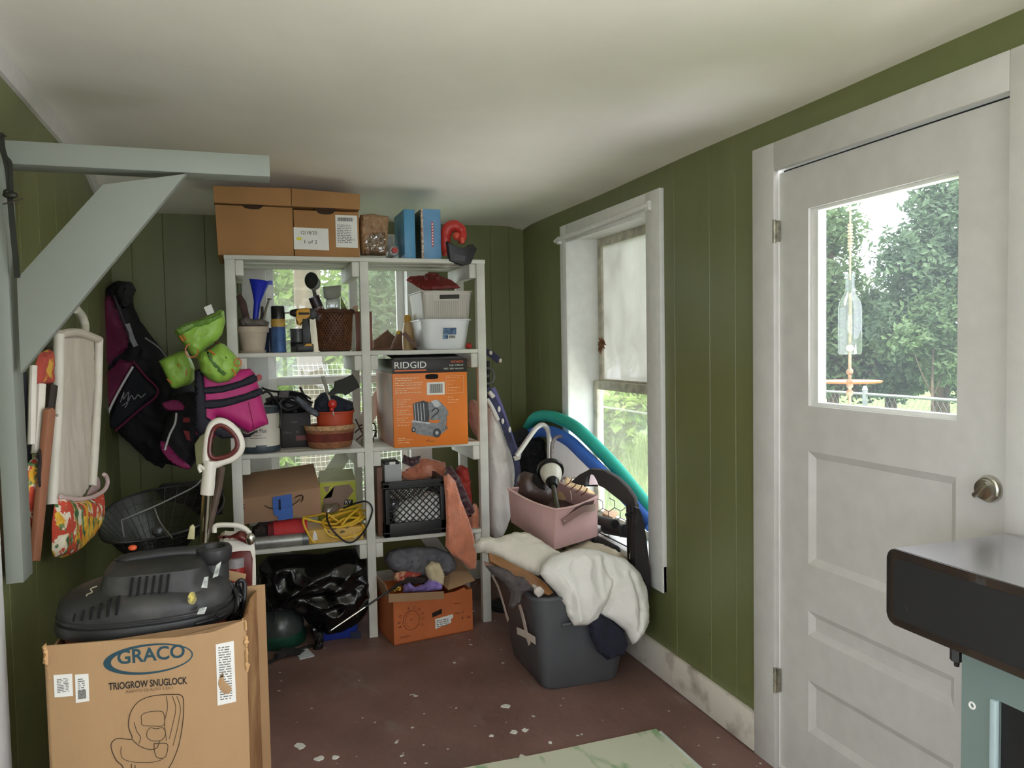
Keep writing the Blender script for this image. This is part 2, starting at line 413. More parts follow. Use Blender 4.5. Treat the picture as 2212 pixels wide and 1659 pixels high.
for z0, z1 in ((1.772, 1.848), (.262, .35)):
    b = B(); y = 2.165
    b.lathe([(.006, 0), (.006, z1 - z0)], (1.662, y, z0), seg=10); b.box(1.664, 1.6775, y - .012, y + .008, z0 + .004, z1 - .004, .001)
    for q in (.25, .5, .75): b.lathe([(.0068, -.001), (.0068, .001)], (1.662, y, z0 + (z1 - z0) * q), seg=10)
    make('hinge', b, BRASS, D)
def lock(z, name):
    b = B(); c = (1.68, 1.385, z)
    b.lathe([(.033, 0), (.033, .006), (.03, .012), (.027, .014)], c, (-1, 0, 0), 32)
    b.lathe([(.026, .013), (.024, .024), (.004, .026)], c, (-1, 0, 0), 24)
    o = make(name, b, CHROME, D); return o
k = lock(1.087, 'deadbolt'); b = B(); b.hexa([V((1.63, 1.385, 1.087)) + V((dx, .026 * sy * .7 + .006 * sz * .7, -.026 * sy * -.7 * -1 + .006 * sz * .7)) for dx in (.014, .024) for sy, sz in ((-1, -1), (1, -1), (1, 1), (-1, 1))], .002)
make('thumb_turn', b, CHROME, k)
k = lock(.915, 'door_knob'); b = B(); b.lathe([(.012, .02), (.012, .045), (.024, .052), (.028, .065), (.024, .078), (.008, .082)], (1.68, 1.385, .915), (-1, 0, 0), 28); make('knob', b, CHROME, k)

# ------------------------------------------------------------------ window_1 (right wall)
Wn = thing('window_1', 'tall white double-hung window in the right wall above the grey tote', 'window', None, 'structure')
b = B(); v0, v1 = .384, 2.096
b.fbox(g, -3.99, -3.905, v0, v1, .02, 0, .003); b.fbox(g, -3.022, -2.9, v0, v1, .022, 0, .003); b.fbox(g, -3.905, -3.022, 2.0, v1, .02, 0, .003)
b.fbox(g, -3.99, -2.9, v0, .5, .018, 0, .003)
make('casing', b, WHITE2, Wn)
b = B(); xo = -.2
b.fbox(g, -3.95, -3.925, .46, 2.05, .004, xo); b.fbox(g, -3.03, -3.005, .46, 2.05, .004, xo); b.fbox(g, -3.93, -3.02, 2.024, 2.05, .004, xo)
make('jamb', b, WHITE2, Wn)
b = B(); b.fbox(g, -3.93, -3.02, .47, .5, .05, xo, .004); make('sill', b, WHITE2, Wn)
for nm, a, c, d, gm, zp in (('upper_sash', 1.22, 2.024, -.175, DIRTY, 0), ('lower_sash', .5, 1.25, -.14, FILM, 0)):
    b = B(); u0, u1 = -3.925, -3.03
    b.fbox(g, u0, u0 + .045, a, c, d, d - .03, .003); b.fbox(g, u1 - .045, u1, a, c, d, d - .03, .003)
    b.fbox(g, u0 + .045, u1 - .045, a, a + .04, d - .001, d - .03); b.fbox(g, u0 + .045, u1 - .045, c - .045, c, d - .001, d - .03)
    s = make(nm, b, mat('aged_sash_paint', (196, 190, 172), .55, var=.3, vs=18), Wn)
    b = B(); b.fbox(g, u0 + .03, u1 - .03, a + .03, c - .03, d - .012, d - .015); make('pane', b, gm, s)
b = B(); b.fbox(g, -3.925, -3.03, 1.10, 1.108, -.19, -.196); make('storm_bar', b, WHITE2, Wn)
b = B(); b.tube([(1.648, 4.03, 2.022), (1.642, 3.98, 2.025), (1.642, 3.0, 2.035), (1.655, 2.97, 2.037)], .011, 10, False)
make('curtain_rod', b, WHITE2, Wn)
b = B(); b.fbox(g, -3.995, -3.96, 2.0, 2.04, .036, .018, .002); b.fbox(g, -3.0, -2.97, 2.015, 2.055, .036, .018, .002); make('rod_bracket', b, WHITE2, Wn)

# ------------------------------------------------------------------ window_2 (back wall)
Wn = thing('window_2', 'white wooden window in the back wall behind the shelving', 'window', None, 'structure')
h = FR_B; u0, u1, v0, v1 = W2; b = B()
b.fbox(h, u0 - .13, u0, v0 - .1, v1 + .1, .02, 0, .003); b.fbox(h, u1, u1 + .13, v0 - .1, v1 + .1, .02, 0, .003); b.fbox(h, u0, u1, v1, v1 + .1, .02, 0, .003); b.fbox(h, u0, u1, v0 - .1, v0, .02, 0, .003)
make('casing', b, WHITE2, Wn)
b = B(); b.fbox(h, u0 - .02, u0, v0, v1, .0, -.15); b.fbox(h, u1, u1 + .02, v0, v1, 0, -.15); b.fbox(h, u0, u1, v1, v1 + .02, 0, -.15); b.fbox(h, u0, u1, v0 - .03, v0, .03, -.15)
make('jamb', b, WHITE2, Wn)
for nm, a, c, d in (('upper_sash', 1.25, v1, -.08), ('lower_sash', v0, 1.29, -.045)):
    b = B()
    b.fbox(h, u0, u0 + .045, a, c, d, d - .03, .003); b.fbox(h, u1 - .045, u1, a, c, d, d - .03, .003); b.fbox(h, u0 + .045, u1 - .045, a, a + .045, d - .001, d - .03); b.fbox(h, u0 + .045, u1 - .045, c - .045, c, d - .001, d - .03)
    s = make(nm, b, WHITE2, Wn); b = B(); b.fbox(h, u0 + .03, u1 - .03, a + .03, c - .03, d - .012, d - .015); make('pane', b, FILM, s)

# unseen windows around the camera, added for the fill lamps
for nm, lab, fr, (a, c, d, e) in (('added_window_3', 'unseen white window behind the camera, added for fill light', FR_F, W3), ('added_window_4', 'unseen tall white window in the right wall, added for fill light', FR_R, W4), ('added_window_5', 'unseen white window in the left wall, added for fill light', FR_L, W5)):
    Wn = thing(nm, lab, 'window', None, 'structure'); b = B()
    for q in ((a - .1, a, d - .1, e + .1), (c, c + .1, d - .1, e + .1), (a, c, e, e + .1), (a, c, d - .1, d)): b.fbox(fr, *q, .02, -.1)
    make('casing', b, WHITE2, Wn)
    b = B(); m_ = (a + c) / 2; b.fbox(fr, m_ - .025, m_ + .025, d, e, -.03, -.07); make('mullion', b, WHITE2, Wn)
    b = B(); b.fbox(fr, a, c, d, e, -.048, -.051); make('pane', b, GLASS, Wn)
# white casing at the left edge
b = B(); yk = (-0.63,2.3968,0.3322)[1]
b.fbox(FR_L, yk - .13, yk, 0, 1.02, .02, 0, .003)
struct('trim_2', 'white casing board on the left wall below the wooden bracket', 'trim', b, WHITE2)

# ------------------------------------------------------------------ light
wd = bpy.data.worlds.new('overcast'); SC.world = wd; wd.use_nodes = True
wn, wl = wd.node_tree.nodes, wd.node_tree.links; bg = wn['Background']
tcw = wn.new('ShaderNodeTexCoord'); sx = wn.new('ShaderNodeSeparateXYZ'); cr = wn.new('ShaderNodeValToRGB')
wl.new(tcw.outputs['Generated'], sx.inputs[0]); wl.new(sx.outputs['Z'], cr.inputs[0])
cr.color_ramp.elements[0].position = 0; cr.color_ramp.elements[0].color = (.88, .94, 1.04, 1); cr.color_ramp.elements[1].position = .7; cr.color_ramp.elements[1].color = (.96, .99, 1.05, 1)
wl.new(cr.outputs[0], bg.inputs[0]); bg.inputs[1].default_value = 5.2
def area(name, f, a, c, d, e, n, power, col=(1, 1, 1)):
    L = bpy.data.lights.new(name, 'AREA'); L.shape = 'RECTANGLE'; L.size = c - a; L.size_y = e - d; L.energy = power; L.color = col
    o = bpy.data.objects.new(name, L); COL.objects.link(o)
    O, U, Vv, N = axes(f); o.matrix_world = Matrix.Translation(fpt(f, (a + c) / 2, (d + e) / 2, n)) @ Matrix(((-U.x, Vv.x, -N.x), (-U.y, Vv.y, -N.y), (-U.z, Vv.z, -N.z))).to_4x4()
    return o
area('fill_lamp_front', FR_F, *W3, -.2, 1, (.95, .97, 1.07))  # added fill lamp behind the camera, no such source in view
area('fill_lamp_right_up', ((XR + .3, 0, 0), -90, 66), *W4[:2], 0, 1.1, 0, 190, (.98, .96, 1.07))  # added fill lamp tilted upward to brighten the ceiling
area('fill_lamp_right_low', FR_R, -.5, 1.2, .15, 1.3, -.25, 20, (.98, .97, 1.05))  # added low fill lamp aimed across at the left wall
area('fill_lamp_left', ((XL - .35, 0, 0), 90, 60), *W5[:2], .1, 1.3, 0, 4, (.98, .96, 1.07))  # added weak fill lamp that lifts the door side
area('fill_lamp_under_sill', ((2.75, 0, -.05), -90, 42), -4.4, -2.6, -.6, .1, 0, 58, (1, .98, .98))  # added lamp hidden below the sill, throws light up onto the ceiling
sn = bpy.data.lights.new('hazy_sun', 'SUN'); sn.energy = 2.5; sn.angle = radians(12); sn.color = (1, .97, .88)
so = bpy.data.objects.new('hazy_sun', sn); COL.objects.link(so); so.rotation_euler = (radians(32), radians(-28), 0)
SC.view_settings.view_transform = 'Standard'; SC.view_settings.look = 'None'; SC.view_settings.exposure = 0; SC.view_settings.gamma = 1; SC.view_settings.use_curve_mapping = False
SC.cycles.max_bounces = 10; SC.cycles.diffuse_bounces = 6; SC.cycles.transparent_max_bounces = 24; SC.cycles.sample_clamp_indirect = 6


# ------------------------------------------------------------------ yard
LAWN = mat('lawn', (88, 118, 52), .9, var=.5, vs=3, col2=(118, 140, 72), bump=.5, bs=40)
def leafm(n_, c, c2): return mat(n_, c, .55, var=.3, vs=2.5, col2=c2, trl=.42)
LEAF = leafm('bright_leaf', (104, 142, 56), (146, 172, 86)); LEAF2 = leafm('mid_leaf', (84, 110, 74), (122, 146, 98)); LEAF3 = leafm('dark_leaf', (70, 92, 70), (118, 142, 106)); BLADE = leafm('grass_blade', (96, 126, 56), (132, 152, 84))
GZ = -.5
b = B(); nx, ny = 60, 70
b.add([(-8 + 40 * i / nx, -6 + 46 * j / ny, GZ + .06 * noise.noise(V((i * .4, j * .4, 1)))) for j in range(ny + 1) for i in range(nx + 1)],
      [(j * (nx + 1) + i, j * (nx + 1) + i + 1, (j + 1) * (nx + 1) + i + 1, (j + 1) * (nx + 1) + i) for j in range(ny) for i in range(nx)])
struct('lawn', 'green lawn of the yard outside', 'lawn', b, LAWN)
def leaves(b, c, r, n_, s, seed, fill=.35):
    rd = random.Random(seed)
    for i in range(n_):
        d = V((rd.gauss(0, 1), rd.gauss(0, 1), rd.gauss(0, 1))).normalized()
        k = rd.random() ** fill; k *= .75 + .5 * noise.noise(d * 2.2 + V((seed, 0, 0)))
        p = V(c) + V((d.x * r[0], d.y * r[1], d.z * r[2])) * k
        a = V((rd.gauss(0, 1), rd.gauss(0, 1), rd.gauss(0, .6) - .35)).normalized(); w = a.cross(V((rd.gauss(0, 1), rd.gauss(0, 1), rd.gauss(0, 1)))).normalized()
        q = s * (.6 + .8 * rd.random()); up_ = a.cross(w) * q * .12
        b.add([p - a * q * .5, p + w * q * .24 + up_, p + a * q * .6, p - w * q * .24 + up_], [(0, 1, 2), (0, 2, 3)])
def tree(name, label, cat, base, blobs, tr, lm, ls, n_, seed, group=None):
    t = thing(name, label, cat, group)
    b = B(); x, y = base; top = blobs[0][0]; rd = random.Random(seed)
    b.tube([(x, y, GZ - .1), (x + .05, y, GZ + .8), ((x + top[0]) / 2, (y + top[1]) / 2, (GZ + top[2]) / 2 + .3), top], [tr, tr * .3], 10)
    for c, r in blobs[1:]:
        b.tube([((x + top[0]) / 2, (y + top[1]) / 2, min((GZ + top[2]) / 2, c[2] - .2)), ((x + c[0]) / 2, (y + c[1]) / 2, c[2] * .7), c], [tr * .5, tr * .12], 7)
    make('trunk', b, BARK, t)
    b = B(); tot = sum(r[0] * r[2] for c, r in blobs)
    for k_, (c, r) in enumerate(blobs): leaves(b, c, r, int(n_ * r[0] * r[2] / tot), ls, seed * 10 + k_)
    make('crown', b, lm, t, smooth=False); return t
def bl(p, r, s=1): return (p, (r, r, r * s))
q = (10.0478,11.5,2.155)
tree('yard_tree', 'loose green tree seen through the left side of the door glass', 'tree', q[:2], [bl((10.0452,11.5,3.3975), .75, .9), bl((9.9964,11.5,2.238), 1.0, 1), bl((10.4133,11.5,1.2297), 1.1, 1), bl((10.1539,11.8,1.2344), 1.0), bl((9.2542,12.5,2.6496), 1.3), bl((8.7714,13.0,1.7972), 1.2)], .14, LEAF2, .12, 21000, 3, 'trees beyond the chain link fence')
q = (10.4145,9.5,1.6709)
tree('yard_tree', 'tall grey-green tree filling the right side of the door glass', 'tree', q[:2], [bl((10.4892,9.5,3.4852), .75, 1), bl((9.9815,9.5,2.6805), .8, 1), bl((10.4682,9.3,2.3816), 1.0, 1), bl((10.0677,9.8,1.6834), .8), bl((10.6112,9.5,1.2284), .9), bl((11.4846,8.8,2.6313), 1.2), bl((12.0282,8.0,2.0148), 1.2)], .16, LEAF3, .105, 32000, 4, 'trees beyond the chain link fence')
q = (10.8842,11.0,0.8905)
tree('yard_tree', 'low dense dark tree at the fence in the middle of the door glass', 'tree', q[:2], [bl((10.6703,11.0,1.799), .75, 1), bl((10.9886,11.0,0.9706), 1.1, .7), bl((11.1008,10.5,0.9767), .9, .7), bl((10.6252,11.5,0.8858), .9, .7)], .13, LEAF3, .11, 15000, 5, 'trees beyond the chain link fence')
q = (9.3599,8.7,2.052)
tree('yard_bush', 'light yellow-green bush with drooping sprays before the dark trees', 'bush', q[:2], [bl((9.7757,9.0,1.729), .55, 1.2), bl((9.2912,9.0,1.4597), .4, .8), bl((9.964,9.0,1.0329), .5, .8)], .03, LEAF2, .1, 2600, 6)
# seen through the tall window
q = (5.9695,12.0,0.2106)
tree('yard_bush', 'bright leafy bush seen through the lower pane of the tall window', 'bush', q[:2], [bl((5.1964,10.0,0.5398), .55, .8), bl((4.9922,10.5,0.1693), .6, .8)], .05, LEAF, .16, 2600, 7)
q = (6.6419,13.0,2.6651)
tree('yard_tree', 'grey tree standing behind the dirty upper pane of the tall window', 'tree', q[:2], [bl((6.6841,13.0,2.2406), 1.4, 1.2), bl((6.601,13.0,3.172), 1.1, 1)], .14, LEAF2, .25, 3500, 8)
# seen through the back window
q = (0.491,6.3,1.6491)
t = thing('yard_tree', 'rough brown tree trunk right outside the back window', 'tree'); b = B()
b.tube([(q[0], 6.3, GZ - .1), (q[0] + .02, 6.3, .8), (q[0] - .01, 6.3, 2), (q[0] + .05, 6.35, 3.6)], [.12, .09], 14); make('trunk', b, BARK, t)
b = B(); leaves(b, (q[0], 6.5, 3.6), (.9, .8, .8), 1500, .14, 91); make('crown', b, LEAF, t, smooth=False)
tree('yard_bush', 'sunny yellow-green bush behind the left half of the back window', 'bush', (.3, 7.6), [((.35, 7.4, 1.5), (.85, .5, 1.25)), ((.2, 7.4, .4), (.9, .5, .8))], .05, LEAF, .11, 9000, 11, 'bushes behind the back window')
tree('yard_bush', 'pale green bush behind the right half of the back window', 'bush', (1.5, 7.8), [((1.5, 7.9, 1.7), (1.0, .5, 1.25)), ((1.4, 7.9, .5), (1.0, .5, .9))], .05, LEAF2, .1, 10000, 12, 'bushes behind the back window')
# weeds and tall grass, nobody could count
b = B(); rd = random.Random(5)
for i in range(9000):
    x = rd.uniform(2.3, 7.6); y = rd.uniform(4.2, 13.5)
    if rd.random() < .25: x = rd.uniform(-.5, 2.6); y = rd.uniform(5.2, 7.2)
    hgt = rd.uniform(.15, .55); a = rd.uniform(0, 2 * pi); dx, dy = cos(a), sin(a); w = .012
    b.add([(x - dy * w, y + dx * w, GZ), (x + dy * w, y - dx * w, GZ), (x + dx * hgt * .3, y + dy * hgt * .3, GZ + hgt)], [(0, 1, 2)])
solo('tall_grass', 'tall light green grass growing outside the windows', 'grass', b, BLADE, None, 'stuff')
# chain link fence
t = thing('chain_link_fence', 'galvanised chain link fence across the yard behind the lawn', 'fence')
FX = 7.2; zt = .78; STEEL = mat('galvanised', (150, 156, 152), .5, .5, var=.15)
b = B(); b.tube([(FX, 4, zt), (FX, 13, zt)], .018, 8, False); make('top_rail', b, STEEL, t)
for i in range(4):
    b = B(); y = 5.2 + 2.45 * i; b.lathe([(.03, 0), (.03, zt - GZ + .1), (.036, zt - GZ + .1), (.02, zt - GZ + .15)], (FX, y, GZ - .05), seg=10); make('post', b, STEEL, t)
b = B(); s_ = .075
for k in range(int(9 / s_)):
    for d in (1, -1):
        y0 = 4 + k * s_; hh = zt - GZ - .05
        b.tube([(FX + .01 * d, y0, GZ + .03), (FX + .01 * d, y0 + d * hh * .6, zt - .02)], .0022, 3, False, cap=False)
make('wire_mesh', b, STEEL, t)
# bottle wind chime outside the door
t = thing('wind_chime', 'clear glass bottle hanging on knotted rope outside the door glass', 'wind chime')
c = (1.8053,1.99,1.4994); X, Y = c[0] + .08, c[1] + .08
b = B(); z0, z1 = 1.402, 1.665
b.lathe([(.005, .006), (.034, 0), (.037, .006), (.037, .15), (.033, .172), (.018, .198), (.0145, .21), (.0135, .25), (.016, .252), (.016, .264), (.012, .265)], (X, Y, z0), seg=26, cap=False)
bottle = glassmat('bottle_glass', (236, 244, 240), gloss=.12, rough=.04, haze=.07, hazecol=(215, 225, 220), hs=5); make('bottle', b, bottle, t)
ROPE = mat('rope', (196, 178, 146), .9, var=.4, vs=60)
b = B(); b.tube([(X, Y, 2.4), (X, Y, z1 - .02)], .003, 6, False); b.tube([(X, Y, z0 + .2), (X, Y, 1.15)], .005, 6, False)
for z in (1.31, 1.345, 1.30, 1.275): b.ball((X, Y, z), .011, 8, .3, z * 30)
make('rope', b, ROPE, t)
b = B(); b.ball((X, Y, z0 + .02), .012, 8); make('clapper', b, mat('bead', (225, 225, 215), .4), t)
b = B(); b.lathe([(.02, 0), (.095, .004), (.1, .01), (.09, .008), (.02, .006)], (X, Y, 1.305), seg=24); make('saucer', b, mat('orange_plastic', (226, 120, 58), .45, var=.2), t)
b = B()
for j in range(9): b.lathe([(.006, 0), (.009, .004), (.006, .008)], (X, Y, 1.74 + j * .01), seg=8)
make('beads', b, ROPE, t)
# white garden netting outside the back window
b = B(); y = 5.3; x0, x1, zb, zt_ = .3, 1.15, .45, 1.36; s_ = .032
for i in range(int((x1 - x0) / s_) + 1):
    b.tube([(x0 + i * s_ + (.004 if j % 2 else -.004), y + .03 * sin(i * .5 + j * .7), zb + (zt_ - zb) * j / 14) for j in range(15)], .0017, 3, False, cap=False)
for i in range(int((zt_ - zb) / s_) + 1): b.tube([(x0 + (x1 - x0) * j / 14, y + .03 * sin((x1 - x0) / s_ * j / 14 * .5 + i * s_ / (zt_ - zb) * 14 * .7), zb + i * s_) for j in range(15)], .0017, 3, False, cap=False)
solo('garden_netting', 'white plastic garden netting hanging outside the lower back window', 'netting', b, mat('white_net', (238, 238, 230), .7))
# dried nest stuck on the tall window
b = B(); c = V((1.842, 3.86, 1.452)); rd = random.Random(2)
for i in range(26):
    d = V((rd.uniform(-.3, .1), rd.gauss(0, 1), rd.gauss(-.2, 1))).normalized(); L = rd.uniform(.02, .05)
    b.tube([c, c + d * L * .6 + V((-.004, 0, 0)), c + d * L + V((0, 0, -.01))], [.006, .002], 5, k=3)
b.ball(c, (.012, .026, .02), 8, .5, 3)
solo('dried_nest', 'dried brown insect nest stuck beside the dirty upper window pane', 'nest', b, mat('dry_nest', (128, 84, 52), .9, var=.5, vs=40))


# ------------------------------------------------------------------ shelving unit
SHELFW = mat('white_shelf_wood', (216, 216, 206), .6, var=.14, vs=7, bump=.1, bs=30, stretch=(.4, 1, 1))
S = thing('shelving_unit', 'tall white wooden slatted shelving unit packed with clutter', 'shelves')
PXS = [(-.072, -.026), (.55, .592), (1.146, 1.19)]; SY0, SY1 = 3.878, 4.33
for a, c in PXS:
    for y0, y1 in ((SY0, SY0 + .044), (SY1 - .044, SY1)):
        b = B(); b.box(a, c, y0, y1, 0, 1.876, .002); make('post', b, SHELFW, S)
LV = [1.896, 1.437, .957, .497]
for i, z in enumerate(LV):
    if i == 0: bays = [(-.074, 1.192, SY0 - .004)]
    else: bays = [(-.026, .55, SY0 + .002), (.592, 1.146, SY0 + .002)]
    for a, c, y0 in bays:
        b = B(); wd_ = (SY1 - y0 - 4 * .012) / 5
        for k in range(5): b.box(a, c, y0 + k * (wd_ + .012), y0 + k * (wd_ + .012) + wd_, z - (.02 if k % 2 == 0 else .015), z, .002)
        make('shelf', b, SHELFW, S)
    for x in ((-.026, .55 - .038, 1.146 - .038) if i == 0 else (-.026, .55 - .038, .592, 1.146 - .038)):
        b = B(); b.box(x, x + .038, SY0 + .006 if i == 0 else SY0 + .004, SY1, z - .095, z - .0205, .006); make('bearer', b, SHELFW, S)
for (xa, za), (xb, zb) in ((( -.05, .06), (.83, 1.36)), ((1.17, .06), (.54, .99))):
    b = B(); d = V((xb - xa, 0, zb - za)).normalized(); nn = V((-d.z, 0, d.x)) * .04
    yo = SY1 + (.002 if xa < 0 else .02)
    b.hexa([V((xa, yo, za)) - nn, V((xb, yo, zb)) - nn, V((xb, yo, zb)) + nn, V((xa, yo, za)) + nn, V((xa, yo + .017, za)) - nn, V((xb, yo + .017, zb)) - nn, V((xb, yo + .017, zb)) + nn, V((xa, yo + .017, za)) + nn])
    make('cross_brace', b, SHELFW, S)

CARD = mat('cardboard', (168, 124, 76), .8, var=.1, vs=4, bump=.08, bs=60)
CARD2 = mat('dull_cardboard', (164, 130, 102), .85, var=.1, vs=4, bump=.06, bs=60)
CARDIN = mat('cardboard_inside', (176, 142, 106), .85, var=.08, vs=6)
PAPER = mat('white_paper', (236, 236, 230), .7, var=.04, vs=20)
INK = mat('black_ink', (32, 30, 30), .7, var=.05)
GREYINK = mat('grey_print', (128, 128, 124), .7, var=.3, vs=120)
def label_lines(b, f, u0, v0, u1, v1, rows, n=.0022, seed=1):
    """small unreadable print: rows of short dashes"""
    rd = random.Random(seed); h = (v1 - v0) / rows
    for i in range(rows):
        x = u0; y = v0 + h * (i + .5)
        while x < u1 - .002:
            w = min(rd.uniform(.004, .02), u1 - x)
            b.fbox(f, x, x + w, y - h * .22, y + h * .22, n, n - .0006); x += w + rd.uniform(.002, .006)
        if rd.random() < .2: continue
def barcode(b, f, u0, v0, u1, v1, n=.0022, seed=2):
    rd = random.Random(seed); x = u0
    while x < u1:
        w = rd.uniform(.001, .0035); b.fbox(f, x, min(x + w, u1), v0, v1, n, n - .0006); x += w + rd.uniform(.001, .003)
def quad(fo, d=.0014, n0=.0014): return B().prism(fo, d, n0)

# two lidded file boxes on the top shelf
fo = ((0, 3.905, 0), 0, 0)
def filebox(lab, body, lid, dep, hole):
    t = thing('file_box', lab, 'box', 'lidded file boxes on the top shelf')
    make('body', B().prism(body, dep, 0, .003), CARD, t)
    make('lid', B().prism(lid, dep + .02, .008, .003), CARD, t)
    make('hand_hole', B().prism(hole, .004, .001, 0, 3), mat('hole_shadow', (58, 38, 22), .9), t)
    return t
f, P = (((0.0,3.905,0.0),0,0),[(-0.1001,1.9079),(0.2262,1.9104),(0.2338,2.1568),(-0.0998,2.1512)]); zb = 1.897
def flatten(fo, z): return (fo[0], [(u, max(v, z)) for u, v in fo[1]])
t = filebox('cardboard file box with plain front at the left end of the top shelf', (f, [(-.098, 1.898), (.243, 1.898), (.243, 2.13), (-.105, 2.13)]), (((0.0,3.905,0.0),0,0),[(-0.1083,2.1381),(0.2374,2.135),(0.2379,2.2204),(-0.1097,2.2145)]), .38, (((0.0,3.905,0.0),0,0),[(0.0176,2.1391),(0.1045,2.1383),(0.0999,2.123),(0.083,2.1158),(0.0416,2.1163),(0.0212,2.1242)]))
t = filebox('cardboard file box with white labels and a handwritten 1 of 2', (f, [(.247, 1.898), (.557, 1.898), (.557, 2.12), (.247, 2.12)]), (((0.0,3.905,0.0),0,0),[(0.2384,2.135),(0.5621,2.1322),(0.5642,2.2067),(0.2411,2.2206)]), .38, (((0.0,3.905,0.0),0,0),[(0.3516,2.1351),(0.4393,2.1342),(0.4388,2.1163),(0.4208,2.1045),(0.3725,2.1049),(0.3555,2.1176)]))
L1 = (((0.0,3.905,0.0),0,0),[(0.245,2.0364),(0.4078,2.0349),(0.4092,1.9299),(0.244,1.9329)]); L2 = (((0.0,3.905,0.0),0,0),[(0.4429,2.103),(0.5478,2.1024),(0.5479,1.9443),(0.4428,1.9464)])
a = make('handwritten_label', quad(L1), PAPER, t); a['label'] = 'white paper with handwriting'
f, P = L1; b = B(); x0, y0 = P[3]; x1, y1 = P[1][0], P[0][1]
b.text('12/18/20', f, x0 + .035, P[0][1] - .026 - .006, .075, .016, .0018); b.text('1 of 2', f, x0 + .05, P[3][1] + .028, .06, .016, .0018); make('lettering', b, INK, a)
b = B(); b.ball(fpt(f, x0 + .025, P[3][1] + .05, .0014), (.013, .0008, .008), 8); make('highlight', b, mat('yellow_marker', (218, 214, 70), .6), a)
a = make('shipping_label', quad(L2), PAPER, t); f, P = L2; b = B()
barcode(b, f, P[3][0] + .012, P[0][1] - .03, P[1][0] - .02, P[0][1] - .012); make('barcode', b, INK, a)
b = B(); label_lines(b, f, P[3][0] + .008, P[3][1] + .02, P[1][0] - .03, P[0][1] - .045, 11, seed=4); make('print', b, GREYINK, a)
b = B(); b.text('371', f, P[1][0] - .035, P[2][1] + .035, .02, .008, .0018); make('lettering', b, INK, a)

# crumpled brown bag in clear film
t = thing('brown_bag', 'crumpled brown paper bag in clear film beside the file boxes', 'bag')
b = B(); b.puff((((0.0,3.95,0.0),0,0),[(0.5693,1.916),(0.5634,2.0326),(0.5702,2.1151),(0.6347,2.122),(0.7134,2.1111),(0.7068,2.0369),(0.6943,1.9162)]), .03, .1, .02, .007, .008, (45, 30), 3, 1, .8); make('bag', b, mat('kraft_paper', (160, 126, 92), .55, var=.25, vs=30, bump=.3, bs=50), t)
b = B(); b.puff((((0.0,3.95,0.0),0,0),[(0.5739,1.916),(0.5712,1.987),(0.6185,2.0342),(0.6998,2.0367),(0.6919,1.9161)]), .034, .1, .02, .007, .008, (60, 60), 9, 1, 1); make('film', b, glassmat('clear_film', (225, 215, 200), gloss=.3, rough=.15), t)
t = thing('small_bottle', 'small white bottle lying with its red cap forward on the top shelf', 'bottle'); b = B()
c = (0.7428,3.98,1.9463); b.lathe([(.02, .12), (.027, .11), (.028, .02), (.02, .005), (.01, 0)], c, (0, 1, 0), 20); make('bottle', b, mat('milky_plastic', (214, 214, 214), .35), t)
b = B(); b.lathe([(.015, -.018), (.016, -.014), (.016, .004)], c, (0, 1, 0), 8); make('cap', b, mat('red_cap', (190, 52, 44), .4), t)
b = B(); b.prism((((0.0,4.1,0.0),0,0),[(0.7269,1.9869),(0.7281,2.035),(0.7598,2.0359),(0.7585,1.9877)]), .05, 0, .003); p_ = (0.7415,4.1,1.9873)[2]
b.box((0.7262,4.1,1.9629)[0], (0.7579,4.1,1.9636)[0], 4.1, 4.15, 1.897, p_)
solo('small_carton', 'small pale grey carton behind the red capped bottle', 'carton', b, mat('grey_card', (190, 190, 182), .7))
BLUE1 = mat('game_box_blue', (82, 150, 190), .4, var=.08, vs=12)
b = B(); x0, x1, z1 = (0.7833,3.92,2.0349)[0], (0.84,3.92,2.0366)[0], (0.8144,3.92,2.1469)[2]
b.box(x0, x1, 3.92, 4.19, 1.897, z1, .003)
solo('blue_box', 'plain light blue box standing on edge on the top shelf', 'box', b, BLUE1)
t = thing('blue_game_box', 'blue box with red spine lettering standing on edge by the red tool', 'box')
x0, x1, z1 = (0.8689,3.9,2.0346)[0], (0.9696,3.9,2.0376)[0], (0.917,3.9,2.1498)[2]
b = B(); b.box(x0, x1, 3.905, 4.2, 1.897, z1, .004); make('box', b, mat('game_box_sky', (104, 156, 198), .45, var=.12, vs=16), t)
b = B(); b.box(x0 - .001, x0 + .009, 3.903, 3.92, 1.9, z1 - .002)
make('edge_strip', b, mat('mottled_edge', (225, 210, 190), .6, var=.8, vs=90, col2=(120, 70, 60)), t)
b = B(); b.box(x0 - .002, x0, 3.92, 4.198, 1.9, z1 - .003); make('side_picture', b, mat('dark_green_print', (50, 66, 50), .4, var=.5, vs=20), t)
f = ((0, 3.905, 0), 0, 0); b = B(); u = (x0 + x1) / 2 + .006; b.fbox(f, u - .005, u + .005, 1.96, 2.085, .0016, 0); make('spine_band', b, mat('red_band', (196, 60, 62), .5), t)
b = B()
for i, ch in enumerate('SUPERFIGHT'[::-1]): pass
for i in range(8): b.fbox(f, u - .003, u + .003, 1.968 + i * .0145, 1.976 + i * .0145, .0022, .0015)
make('print', b, PAPER, t)
